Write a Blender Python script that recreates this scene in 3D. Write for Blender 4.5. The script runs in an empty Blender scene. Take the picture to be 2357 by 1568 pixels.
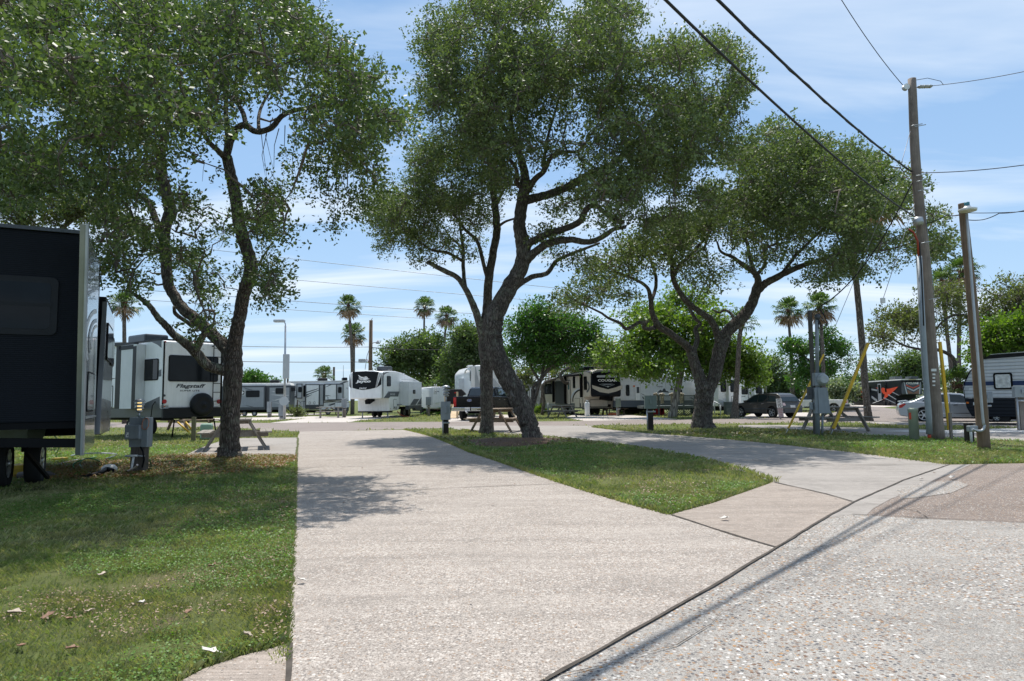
import bpy, math, random
import numpy as np
from mathutils import Vector, Matrix

# ------------------------------------------------------------------ camera, sky, sun, exposure
FPX, CX, CY, HOR, CAMH = 1571.3, 1178.5, 784.0, 917.0, 1.4
PITCH = math.atan((HOR - CY) / FPX)
ROLL = 0.0115
scn = bpy.context.scene
col = scn.collection
cp, sp = math.cos(PITCH), math.sin(PITCH)
R0, U0, FW = Vector((1, 0, 0)), Vector((0, -sp, cp)), Vector((0, cp, sp))
RT = R0 * math.cos(ROLL) - U0 * math.sin(ROLL)
UP = U0 * math.cos(ROLL) + R0 * math.sin(ROLL)
CAM = Vector((0, 0, CAMH))
cd = bpy.data.cameras.new('camera')
cam = bpy.data.objects.new('camera', cd)
col.objects.link(cam)
cd.lens, cd.sensor_width, cd.sensor_fit = 24.0, 36.0, 'HORIZONTAL'
cd.clip_start, cd.clip_end = 0.05, 5000
m = Matrix.Identity(4)
for i in range(3):
    m[i][0], m[i][1], m[i][2], m[i][3] = RT[i], UP[i], -FW[i], CAM[i]
cam.matrix_world = m
scn.camera = cam

SUN_EL, SUN_AZ = math.radians(68), math.radians(-6)     # azimuth measured from +Y towards +X
world = bpy.data.worlds.new('World')
scn.world = world
world.use_nodes = True
wt = world.node_tree
wt.nodes.clear()
def wn(t, **k):
    n = wt.nodes.new(t)
    for a, b in k.items(): setattr(n, a, b)
    return n
sky = wn('ShaderNodeTexSky', sky_type='NISHITA', sun_disc=False, sun_elevation=SUN_EL, sun_rotation=SUN_AZ,
         altitude=5, air_density=1.15, dust_density=0.4, ozone_density=1.0)
tc = wn('ShaderNodeTexCoord')
sepx = wn('ShaderNodeSeparateXYZ')
wt.links.new(tc.outputs['Generated'], sepx.inputs[0])
def wmath(op, a, b=None):
    n = wn('ShaderNodeMath', operation=op)
    for i, v in enumerate((a, b)):
        if v is None: continue
        if isinstance(v, (int, float)): n.inputs[i].default_value = v
        else: wt.links.new(v, n.inputs[i])
    return n.outputs[0]
zc = wmath('MAXIMUM', sepx.outputs[2], 0.03)
px_ = wmath('DIVIDE', sepx.outputs[0], wmath('ADD', zc, 0.12))
py_ = wmath('DIVIDE', sepx.outputs[1], wmath('ADD', zc, 0.12))
comb = wn('ShaderNodeCombineXYZ')
wt.links.new(px_, comb.inputs[0]); wt.links.new(py_, comb.inputs[1])
mp = wn('ShaderNodeMapping'); mp.inputs['Rotation'].default_value = (0, 0, math.radians(-28)); mp.inputs['Scale'].default_value = (0.42, 1.5, 1)
mp.inputs['Location'].default_value = (3.1, 1.7, 0)
wt.links.new(comb.outputs[0], mp.inputs['Vector'])
nz = wn('ShaderNodeTexNoise'); nz.inputs['Scale'].default_value = 1.1; nz.inputs['Detail'].default_value = 7; nz.inputs['Roughness'].default_value = 0.55; nz.inputs['Distortion'].default_value = 0.5
wt.links.new(mp.outputs[0], nz.inputs['Vector'])
rp = wn('ShaderNodeValToRGB'); rp.color_ramp.elements[0].position = 0.47; rp.color_ramp.elements[1].position = 0.70
rp.color_ramp.elements[1].color = (0.8, 0.8, 0.8, 1)
wt.links.new(nz.outputs[0], rp.inputs[0])
mxc = wn('ShaderNodeMixRGB'); mxc.inputs[2].default_value = (6.0, 6.6, 7.3, 1)
grd = wn('ShaderNodeValToRGB')                      # low sky kept pale blue; zenith above the frame greyed to neutralise shade
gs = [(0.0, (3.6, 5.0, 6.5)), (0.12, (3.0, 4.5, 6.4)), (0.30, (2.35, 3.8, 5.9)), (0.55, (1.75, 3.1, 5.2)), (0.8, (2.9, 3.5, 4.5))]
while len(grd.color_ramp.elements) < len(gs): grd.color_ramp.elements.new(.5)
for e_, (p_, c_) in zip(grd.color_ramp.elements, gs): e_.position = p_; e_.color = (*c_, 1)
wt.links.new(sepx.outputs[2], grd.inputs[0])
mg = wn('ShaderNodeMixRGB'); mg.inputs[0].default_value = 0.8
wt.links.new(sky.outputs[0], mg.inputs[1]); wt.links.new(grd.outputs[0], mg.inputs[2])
wt.links.new(rp.outputs[0], mxc.inputs[0]); wt.links.new(mg.outputs[0], mxc.inputs[1])
bg = wn('ShaderNodeBackground'); bg.inputs[1].default_value = 0.128
wo = wn('ShaderNodeOutputWorld')
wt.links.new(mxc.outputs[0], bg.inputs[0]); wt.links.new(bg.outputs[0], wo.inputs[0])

sd = bpy.data.lights.new('sun', 'SUN'); sd.energy = 4.6; sd.angle = math.radians(0.53); sd.color = (1.0, 0.955, 0.89)
sun = bpy.data.objects.new('sun', sd); col.objects.link(sun)
sdir = Vector((math.sin(SUN_AZ) * math.cos(SUN_EL), math.cos(SUN_AZ) * math.cos(SUN_EL), math.sin(SUN_EL)))
sun.rotation_euler = sdir.to_track_quat('Z', 'Y').to_euler()
sun.location = (0, 0, 60)
scn.view_settings.view_transform = 'Standard'
scn.view_settings.look = 'None'
scn.view_settings.exposure = 0.28
scn.view_settings.gamma = 1.0
scn.cycles.max_bounces = 8
scn.cycles.transparent_max_bounces = 12

# ------------------------------------------------------------------ projection helpers (2357 x 1568 reference units)
def ray(x, y):
    return RT * ((x - CX) / FPX) + UP * ((CY - y) / FPX) + FW
def P(x, y, Y):
    d = ray(x, y); return CAM + d * (Y / d.y)
def G(x, y, z=0.0):
    d = ray(x, y); p = CAM + d * ((z - CAMH) / d.z); return p
def XY(x, Y):
    p = P(x, HOR - ROLL * (x - CX), Y); return Vector((p.x, p.y))
def crop(x0, y0, wsrc, wpx):
    s = wsrc / wpx / 1.7377
    return lambda a, b: (x0 / 1.7377 + a * s, y0 / 1.7377 + b * s)

# ------------------------------------------------------------------ materials
MATS = {}
def newmat(name):
    mt = bpy.data.materials.new(name); mt.use_nodes = True
    nt = mt.node_tree
    b = nt.nodes['Principled BSDF']
    return mt, nt, b
def N(nt, t, **k):
    n = nt.nodes.new(t)
    for a, b in k.items():
        if a in n.inputs: n.inputs[a].default_value = b
        else: setattr(n, a, b)
    return n
def ramp(nt, src, stops, interp='LINEAR'):
    r = nt.nodes.new('ShaderNodeValToRGB'); cr = r.color_ramp; cr.interpolation = interp
    while len(cr.elements) < len(stops): cr.elements.new(0.5)
    for e, (p, c) in zip(cr.elements, stops):
        e.position = p
        e.color = (c, c, c, 1) if isinstance(c, (int, float)) else (*c, 1)
    nt.links.new(src, r.inputs[0]); return r.outputs[0]
def mix(nt, fac, a, b, mode='MIX'):
    n = nt.nodes.new('ShaderNodeMixRGB'); n.blend_type = mode
    for i, v in enumerate((fac, a, b)):
        if isinstance(v, (int, float)): n.inputs[i].default_value = v if i == 0 else (v, v, v, 1)
        elif isinstance(v, tuple): n.inputs[i].default_value = (*v, 1)
        else: nt.links.new(v, n.inputs[i])
    return n.outputs[0]
def objco(nt, scale=(1, 1, 1), world_=False, rot=(0, 0, 0)):
    if world_:
        g = nt.nodes.new('ShaderNodeNewGeometry'); o = g.outputs['Position']
    else:
        g = nt.nodes.new('ShaderNodeTexCoord'); o = g.outputs['Object']
    mpp = nt.nodes.new('ShaderNodeMapping'); mpp.inputs['Scale'].default_value = scale; mpp.inputs['Rotation'].default_value = rot
    nt.links.new(o, mpp.inputs[0]); return mpp.outputs[0]
def noise(nt, vec, sc, det=4, rough=0.55, dist=0.0):
    n = N(nt, 'ShaderNodeTexNoise'); n.inputs['Scale'].default_value = sc; n.inputs['Detail'].default_value = det
    n.inputs['Roughness'].default_value = rough; n.inputs['Distortion'].default_value = dist
    nt.links.new(vec, n.inputs['Vector']); return n.outputs[0]
def bump(nt, b, h, strength=0.3, dist=0.02):
    n = nt.nodes.new('ShaderNodeBump'); n.inputs['Strength'].default_value = strength; n.inputs['Distance'].default_value = dist
    nt.links.new(h, n.inputs['Height']); nt.links.new(n.outputs[0], b.inputs['Normal'])
def simple(name, c, rough=0.5, metal=0.0, var=0.12, vs=3.0, coat=0.0, bmp=0.0, spec=0.32, dirt=0.0):
    if name in MATS: return MATS[name]
    mt, nt, b = newmat(name)
    vec = objco(nt)
    n1 = noise(nt, vec, vs, 5)
    cc = ramp(nt, n1, [(0.3, tuple(x * (1 - var) for x in c)), (0.7, tuple(min(1, x * (1 + var)) for x in c))])
    if dirt:
        v2 = objco(nt, (6, 6, 0.5))
        n2 = ramp(nt, noise(nt, v2, 1.5, 6), [(0.45, 0.0), (0.75, dirt)])
        cc = mix(nt, n2, cc, tuple(x * 0.55 for x in c))
    nt.links.new(cc, b.inputs['Base Color'])
    b.inputs['Roughness'].default_value = rough
    b.inputs['Metallic'].default_value = metal
    b.inputs['Specular IOR Level'].default_value = spec
    b.inputs['Coat Weight'].default_value = coat
    if bmp: bump(nt, b, noise(nt, vec, 30, 4), bmp, 0.01)
    MATS[name] = mt; return mt

def leafmat(name, cols, rough=0.42, trans=0.35, tc_=None, patch=None):
    mt, nt, b = newmat(name)
    g = nt.nodes.new('ShaderNodeNewGeometry')
    c = ramp(nt, g.outputs['Random Per Island'], [(i / (len(cols) - 1), x) for i, x in enumerate(cols)])
    n1 = noise(nt, objco(nt, world_=True), 0.9, 3)
    c2 = mix(nt, ramp(nt, n1, [(0.35, 0.0), (0.7, 0.35)]), c, tuple(x * 1.5 for x in cols[-1]))
    if patch:
        w_ = objco(nt, world_=True)
        pa = ramp(nt, noise(nt, w_, 1.3, 6, 0.65), [(0.46, 0.0), (0.60, 0.75)])
        c2 = mix(nt, pa, c2, patch)
        c2 = mix(nt, ramp(nt, noise(nt, w_, 3.2, 5, 0.6), [(0.42, 0.45), (0.56, 0.0)]), c2, tuple(x * .7 for x in cols[0]))
    nt.links.new(c2, b.inputs['Base Color'])
    b.inputs['Roughness'].default_value = rough
    b.inputs['Specular IOR Level'].default_value = 0.32
    tr = nt.nodes.new('ShaderNodeBsdfTranslucent')
    c3 = mix(nt, 1.0, c2, tc_ or (1.5, 1.75, 0.55), 'MULTIPLY')
    nt.links.new(c3, tr.inputs[0])
    ms = nt.nodes.new('ShaderNodeMixShader'); ms.inputs[0].default_value = trans
    nt.links.new(b.outputs[0], ms.inputs[1]); nt.links.new(tr.outputs[0], ms.inputs[2])
    nt.links.new(ms.outputs[0], nt.nodes['Material Output'].inputs[0])
    return mt

def barkmat(name, c1, c2, sc=9, lich=0.0):
    mt, nt, b = newmat(name)
    vec = objco(nt, (1, 1, 0.16))
    v = N(nt, 'ShaderNodeTexVoronoi'); v.feature = 'DISTANCE_TO_EDGE'; v.inputs['Scale'].default_value = sc * 1.6
    wv = nt.nodes.new('ShaderNodeVectorMath'); wv.operation = 'ADD'
    nz1 = N(nt, 'ShaderNodeTexNoise'); nz1.inputs['Scale'].default_value = 5; nt.links.new(vec, nz1.inputs['Vector'])
    sc_ = nt.nodes.new('ShaderNodeVectorMath'); sc_.operation = 'SCALE'; sc_.inputs['Scale'].default_value = 0.25
    nt.links.new(nz1.outputs['Color'], sc_.inputs[0]); nt.links.new(vec, wv.inputs[0]); nt.links.new(sc_.outputs[0], wv.inputs[1])
    nt.links.new(wv.outputs[0], v.inputs['Vector'])
    e = ramp(nt, v.outputs['Distance'], [(0.0, 0.0), (0.26, 1.0)])
    n1 = noise(nt, objco(nt), 3, 6)
    base = mix(nt, n1, c1, c2)
    cc = mix(nt, e, tuple(x * 0.34 for x in c1), base)
    if lich:
        ln = ramp(nt, noise(nt, objco(nt), 6, 6), [(0.52, 0.0), (0.62, lich)])
        cc = mix(nt, ln, cc, (0.30, 0.33, 0.25))
    nt.links.new(cc, b.inputs['Base Color']); b.inputs['Roughness'].default_value = 0.9
    b.inputs['Specular IOR Level'].default_value = 0.2
    bump(nt, b, mix(nt, 0.3, e, noise(nt, objco(nt), 40, 5)), 1.0, 0.035)
    return mt

M_DARK = simple('dark_plastic', (0.014, 0.015, 0.017), 0.45, var=0.2, spec=0.2)
M_BLACK = simple('black_frame', (0.007, 0.007, 0.008), 0.6, spec=0.12)
M_RUBBER = simple('tyre_rubber', (0.022, 0.022, 0.022), 0.85, var=0.2, bmp=0.2)
M_GLASS = simple('tinted_glass', (0.006, 0.008, 0.010), 0.05, var=0.3, spec=0.18)
M_CARGLASS = simple('car_glass', (0.02, 0.03, 0.034), 0.04, coat=0.0, spec=0.5)
M_STEEL = simple('galvanised_steel', (0.42, 0.44, 0.46), 0.45, 0.6, var=0.15, dirt=0.4)
M_GREYBOX = simple('grey_enamel_box', (0.27, 0.30, 0.32), 0.45, 0.1, var=0.1, dirt=0.5)
M_RIM = simple('alloy_rim', (0.55, 0.56, 0.58), 0.3, 0.8)
M_CHROME = simple('chrome', (0.65, 0.65, 0.67), 0.15, 1.0)
M_WHITE = simple('white_gelcoat', (0.80, 0.81, 0.81), 0.35, var=0.04, coat=0.3, dirt=0.25)
M_WHITE2 = simple('pale_grey_panel', (0.66, 0.68, 0.69), 0.4, var=0.04, dirt=0.2)
M_ROOFW = simple('white_roof_membrane', (0.78, 0.77, 0.74), 0.6, var=0.08, dirt=0.3)
M_RED = simple('red_lens', (0.45, 0.015, 0.015), 0.2, coat=0.5)
M_AMBER = simple('amber_lens', (0.7, 0.17, 0.02), 0.25)
M_PVC = simple('white_pvc', (0.7, 0.7, 0.68), 0.4)
M_YEL = simple('yellow_plastic', (0.62, 0.40, 0.03), 0.45, var=0.2, dirt=0.6)
M_LETTER_W = simple('white_lettering', (0.85, 0.85, 0.85), 0.4)
M_LETTER_D = simple('dark_lettering', (0.045, 0.05, 0.055), 0.4)
M_WIRE = simple('cable_black', (0.02, 0.02, 0.022), 0.6)
M_WIREG = simple('steel_cable', (0.25, 0.26, 0.28), 0.5, 0.5)
M_BARK = barkmat('oak_bark', (0.145, 0.118, 0.10), (0.25, 0.215, 0.19), 15, 0.25)
M_BARK2 = barkmat('oak_bark_lichen', (0.18, 0.155, 0.135), (0.33, 0.305, 0.27), 15, 0.8)
M_TWIG = simple('twig_bark', (0.14, 0.115, 0.095), 0.9, var=0.3)

def woodmat(name, c1, c2, sx=1.0, axis=0):
    if name in MATS: return MATS[name]
    mt, nt, b = newmat(name)
    s = [22, 22, 22]; s[axis] = 1.2
    n1 = noise(nt, objco(nt, tuple(s)), 1.6, 8, 0.7, 0.6)
    n2 = noise(nt, objco(nt), 2.2, 4)
    cc = mix(nt, ramp(nt, n1, [(0.3, 0.0), (0.7, 1.0)]), c1, c2)
    cc = mix(nt, ramp(nt, n2, [(0.4, 0.0), (0.75, 0.6)]), cc, tuple(x * 0.6 for x in c1))
    nt.links.new(cc, b.inputs['Base Color']); b.inputs['Roughness'].default_value = 0.85
    bump(nt, b, n1, 0.6, 0.008)
    MATS[name] = mt; return mt
M_WOODX = woodmat('weathered_wood_planks', (0.20, 0.175, 0.15), (0.36, 0.33, 0.29), axis=0)
M_WOODBR = woodmat('brown_weathered_wood', (0.17, 0.12, 0.08), (0.30, 0.23, 0.165), axis=0)
M_WOODZ = woodmat('weathered_post_wood', (0.13, 0.105, 0.085), (0.27, 0.24, 0.21), axis=2)
M_POLE = woodmat('utility_pole_wood', (0.15, 0.115, 0.09), (0.30, 0.245, 0.205), axis=2)
M_POLE2 = woodmat('brown_pole_wood', (0.13, 0.083, 0.05), (0.25, 0.175, 0.115), axis=2)
M_PINE = woodmat('new_pine', (0.55, 0.40, 0.24), (0.72, 0.57, 0.38), axis=0)

# ------------------------------------------------------------------ mesh builder
WM = {}
def tag(o, label=None, cat=None, group=None, kind=None):
    if label: o['label'] = label
    if cat: o['category'] = cat
    if group: o['group'] = group
    if kind: o['kind'] = kind
    return o
def thing(name, label, cat, loc=(0, 0, 0), rz=0.0, group=None):
    o = bpy.data.objects.new(name, None); col.objects.link(o)
    o.empty_display_size = 0.2
    o.location = Vector(loc) if len(loc) == 3 else Vector((loc[0], loc[1], 0)); o.rotation_euler = (0, 0, rz)
    WM[o.name] = Matrix.Translation(o.location) @ Matrix.Rotation(rz, 4, 'Z')
    return tag(o, label, cat, group)
def place(o, loc, rz, sc=None):
    o.location = loc; o.rotation_euler = (0, 0, rz)
    if sc: o.scale = (sc, sc, sc)
def children(o): return list(o.children)
def copy_tree(o, parent=None):
    c = o.copy(); col.objects.link(c); c.parent = parent
    for ch in children(o): copy_tree(ch, c)
    return c

class MB:
    def __init__(s): s.v = []; s.f = []; s.sm = []
    def add(s, vs, fs, smooth=False):
        n = len(s.v); s.v += [tuple(p) for p in vs]
        for f in fs: s.f.append([i + n for i in f]); s.sm.append(smooth)
        return s
    def box(s, c, size, rz=0.0, rot=None):
        hx, hy, hz = [a / 2 for a in size]; c = Vector(c)
        M = rot if rot is not None else Matrix.Rotation(rz, 3, 'Z')
        vs = [c + M @ Vector((x, y, z)) for x in (-hx, hx) for y in (-hy, hy) for z in (-hz, hz)]
        return s.add(vs, [(0, 1, 3, 2), (4, 6, 7, 5), (0, 4, 5, 1), (2, 3, 7, 6), (0, 2, 6, 4), (1, 5, 7, 3)])
    def beam(s, a, b, w, h, upv=(0, 0, 1)):
        a, b = Vector(a), Vector(b); d = (b - a); L = d.length; d.normalize()
        u = Vector(upv); sd_ = d.cross(u)
        if sd_.length < 1e-3: sd_ = d.cross(Vector((1, 0, 0)))
        sd_.normalize(); u = sd_.cross(d)
        vs = [p + sd_ * (w / 2 * i) + u * (h / 2 * j) for p in (a, b) for i in (-1, 1) for j in (-1, 1)]
        return s.add(vs, [(0, 1, 3, 2), (4, 6, 7, 5), (0, 4, 5, 1), (2, 3, 7, 6), (0, 2, 6, 4), (1, 5, 7, 3)])
    def tube(s, pts, rad, n=8, cap=True, jit=0.0, rnd=None):
        pts = [Vector(p) for p in pts]
        if isinstance(rad, (int, float)): rad = [rad] * len(pts)
        vs = []; fs = []; prev = None
        for i, p in enumerate(pts):
            t = (pts[min(i + 1, len(pts) - 1)] - pts[max(i - 1, 0)])
            if t.length < 1e-9: t = Vector((0, 0, 1))
            t.normalize()
            if prev is None:
                a = Vector((1, 0, 0)) if abs(t.x) < 0.8 else Vector((0, 1, 0))
                u = (a - t * a.dot(t)).normalized()
            else:
                u = prev - t * prev.dot(t)
                u = u.normalized() if u.length > 1e-6 else Vector((1, 0, 0))
            prev = u; w = t.cross(u)
            for k in range(n):
                an = 2 * math.pi * k / n
                r = rad[i] * (1 + (jit * (rnd.random() - 0.5) if jit else 0))
                vs.append(p + (u * math.cos(an) + w * math.sin(an)) * r)
            if i:
                for k in range(n):
                    a0 = (i - 1) * n + k; a1 = (i - 1) * n + (k + 1) % n
                    fs.append((a0, a1, a1 + n, a0 + n))
        s.add(vs, fs, True)
        if cap:
            n0 = len(s.v) - len(vs)
            s.f.append([n0 + k for k in range(n)][::-1]); s.sm.append(False)
            s.f.append([n0 + (len(pts) - 1) * n + k for k in range(n)]); s.sm.append(False)
        return s
    def lathe(s, c, prof, n=20, axis='Z', cap=True):
        c = Vector(c); vs = []; fs = []
        for r, z in prof:
            for k in range(n):
                a = 2 * math.pi * k / n
                q = (r * math.cos(a), r * math.sin(a), z)
                if axis == 'Y': q = (q[0], q[2], q[1])
                vs.append(c + Vector(q))
        for i in range(len(prof) - 1):
            for k in range(n):
                a0 = i * n + k; a1 = i * n + (k + 1) % n
                fs.append((a0, a1, a1 + n, a0 + n))
        s.add(vs, fs, True)
        if not cap: return s
        n0 = len(s.v) - len(vs)
        s.f.append([n0 + k for k in range(n)][::-1]); s.sm.append(False)
        s.f.append([n0 + (len(prof) - 1) * n + k for k in range(n)]); s.sm.append(False)
        return s
    def prism(s, face, uv, o0, o1):
        if sum(uv[i][0] * uv[(i + 1) % len(uv)][1] - uv[(i + 1) % len(uv)][0] * uv[i][1] for i in range(len(uv))) < 0: uv = uv[::-1]
        n = len(uv)
        vs = [face.W(u, v, o0) for u, v in uv] + [face.W(u, v, o1) for u, v in uv]
        fs = [tuple(range(n))[::-1], tuple(range(n, 2 * n))] + [(i, (i + 1) % n, (i + 1) % n + n, i + n) for i in range(n)]
        return s.add(vs, fs)
    def build(s, name, mt, parent=None, origin=None, bevel=0.0, seg=2, loc_space=False):
        me = bpy.data.meshes.new(name)
        vs = s.v
        if parent is not None and not loc_space:
            inv = WM.get(parent.name, Matrix.Identity(4)).inverted()
            vs = [inv @ Vector(p) for p in vs]
            wm = WM.get(parent.name, Matrix.Identity(4))
        elif parent is not None:
            wm = WM.get(parent.name, Matrix.Identity(4))
        else:
            origin = Vector(origin) if origin is not None else Vector((0, 0, 0))
            vs = [Vector(p) - origin for p in vs]; wm = Matrix.Translation(origin)
        me.from_pydata([tuple(p) for p in vs], [], s.f)
        me.polygons.foreach_set('use_smooth', s.sm)
        me.update()
        me.materials.append(mt)
        o = bpy.data.objects.new(name, me); col.objects.link(o)
        if parent is not None: o.parent = parent
        else: o.location = origin
        WM[o.name] = wm
        if bevel:
            bv = o.modifiers.new('bevel', 'BEVEL'); bv.width = bevel; bv.segments = seg; bv.limit_method = 'ANGLE'; bv.angle_limit = math.radians(35)
            bv.harden_normals = False
        return o

class Face:
    """vertical plane from A to B (left to right as seen from the drive)"""
    def __init__(s, A, B, K=None):
        s.A, s.B = Vector(A[:2]), Vector(B[:2]); s.K = K
        s.t = (s.B - s.A).normalized(); s.n = Vector((s.t.y, -s.t.x)); s.L = (s.B - s.A).length
    def uv(s, a, b):
        x, y = s.K(a, b) if s.K else (a, b)
        d = ray(x, y)
        k = ((s.A - CAM.xy).dot(s.n)) / d.xy.dot(s.n)
        p = CAM + d * k
        return ((p.xy - s.A).dot(s.t), p.z)
    def W(s, u, v, o=0.0):
        q = s.A + s.t * u + s.n * o
        return Vector((q.x, q.y, v))
    def poly(s, pts): return [s.uv(a, b) for a, b in pts]
    def rect(s, a0, b0, a1, b1, r=0.0):
        u0, v1 = s.uv(a0, b0); u1, v0 = s.uv(a1, b1)
        return rrect(u0, v0, u1, v1, r)
    def shift(s, o):
        f = Face(s.A + s.n * o, s.B + s.n * o, s.K); return f
def rrect(u0, v0, u1, v1, r):
    if u0 > u1: u0, u1 = u1, u0
    if v0 > v1: v0, v1 = v1, v0
    r = min(r, (u1 - u0) / 2.01, (v1 - v0) / 2.01)
    if r <= 0: return [(u0, v0), (u1, v0), (u1, v1), (u0, v1)]
    out = []
    for cx, cy, a0 in ((u1 - r, v0 + r, -90), (u1 - r, v1 - r, 0), (u0 + r, v1 - r, 90), (u0 + r, v0 + r, 180)):
        for k in range(6):
            a = math.radians(a0 + k * 18); out.append((cx + r * math.cos(a), cy + r * math.sin(a)))
    return out
def ellipse(cx, cy, rx, ry, n=20): return [(cx + rx * math.cos(2 * math.pi * k / n), cy + ry * math.sin(2 * math.pi * k / n)) for k in range(n)]

def plate(face, uv, o0, o1, name, mt, parent, bevel=0.0):
    return MB().prism(face, uv, o0, o1).build(name, mt, parent, bevel=bevel)
def window(face, uvrect, parent, name='window', o=0.0, fw=0.04, fm=None, gm=None):
    us = [p[0] for p in uvrect]; vs = [p[1] for p in uvrect]
    u0, u1, v0, v1 = min(us), max(us), min(vs), max(vs)
    w = plate(face, rrect(u0, v0, u1, v1, 0.09), o, o + 0.025, name, fm or M_BLACK, parent)
    WM[w.name] = WM[parent.name]
    g = plate(face, rrect(u0 + fw, v0 + fw, u1 - fw, v1 - fw, 0.06), o + 0.025, o + 0.031, 'pane', gm or M_GLASS, w)
    return w
_tx = {}
def text(face, s_, u0, v0, u1, v1, o, mt, parent, name='lettering', shear=0.0, bold=0.0, depth=0.006, gap=0.0):
    """lettering stretched into the rectangle u0..u1, v0..v1 of a face"""
    cu = bpy.data.curves.new('t', 'FONT'); cu.body = s_; cu.shear = shear; cu.offset = bold; cu.resolution_u = 3
    cu.space_character = 1.0 + gap; cu.align_x = 'CENTER'
    ob = bpy.data.objects.new('t', cu)
    me = bpy.data.meshes.new_from_object(ob)
    vs = np.array([v.co[:] for v in me.vertices]); fs = [list(p.vertices) for p in me.polygons]
    mn, mxx = vs.min(0), vs.max(0)
    def mp_(p): return (u0 + (p[0] - mn[0]) / (mxx[0] - mn[0]) * (u1 - u0), v0 + (p[1] - mn[1]) / (mxx[1] - mn[1]) * (v1 - v0))
    b = MB(); n = len(vs)
    b.add([face.W(*mp_(p), o + depth) for p in vs], [f for f in fs])
    bpy.data.objects.remove(ob); bpy.data.meshes.remove(me); bpy.data.curves.remove(cu)
    return b.build(name, mt, parent)

def wheel(c, ax, r, w, parent, rimr=0.6, spokes=6, hub=True, rim=None):
    """tyre with rim and spokes; ax = outward axis"""
    c, ax = Vector(c), Vector(ax).normalized()
    q = ax.to_track_quat('Z', 'Y').to_matrix()
    def tr(b_):
        b_.v = [tuple(c + q @ Vector(p)) for p in b_.v]; return b_
    ty = MB(); ty.lathe((0, 0, 0), [(r * rimr, w * 0.40), (r * 0.93, w * 0.5), (r, w * 0.36), (r, -w * 0.36), (r * 0.93, -w * 0.5), (r * rimr, -w * 0.4)], 28)
    wh = tr(ty).build('wheel', M_RUBBER, parent); WM[wh.name] = WM[parent.name]
    if hub:
        rb = MB(); rb.lathe((0, 0, 0), [(r * rimr * 1.0, w * 0.43), (r * rimr * 0.93, w * 0.45), (r * rimr * 0.9, w * 0.40)], 28, cap=False)
        for k in range(spokes):
            a = 2 * math.pi * k / spokes
            rb.beam((0.02 * math.cos(a), 0.02 * math.sin(a), w * 0.40), (r * rimr * 0.93 * math.cos(a), r * rimr * 0.93 * math.sin(a), w * 0.42), r * 0.13, 0.02, (0, 0, 1))
        rb.lathe((0, 0, w * 0.40), [(r * 0.16, 0.0), (r * 0.14, 0.03)], 14)
        rb2 = tr(rb).build('rim', rim or M_RIM, wh)
    return wh
# ------------------------------------------------------------------ the ground, roads and pads
rnd = random.Random(7)
rng = np.random.default_rng(11)

def grassmat():
    mt, nt, b = newmat('lawn_soil')
    w = objco(nt, world_=True)
    n1 = noise(nt, w, 0.45, 5, 0.6); n2 = noise(nt, w, 5, 6, 0.7); n3 = noise(nt, w, 60, 4, 0.7)
    g = mix(nt, ramp(nt, n2, [(0.35, 0.0), (0.65, 1.0)]), (0.075, 0.115, 0.030), (0.15, 0.19, 0.06))
    c = mix(nt, ramp(nt, n1, [(0.46, 0.0), (0.66, 0.6)]), g, (0.19, 0.165, 0.09))
    n4 = noise(nt, w, 1.9, 6, 0.7); c = mix(nt, ramp(nt, n4, [(0.56, 0.0), (0.66, 0.7)]), c, (0.17, 0.125, 0.09))
    c = mix(nt, ramp(nt, n3, [(0.4, 0.0), (0.7, 0.5)]), c, (0.10, 0.075, 0.045))
    nt.links.new(c, b.inputs['Base Color']); b.inputs['Roughness'].default_value = 0.95; b.inputs['Specular IOR Level'].default_value = 0.1
    bump(nt, b, mix(nt, 0.5, n2, n3), 1.0, 0.05)
    return mt
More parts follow.
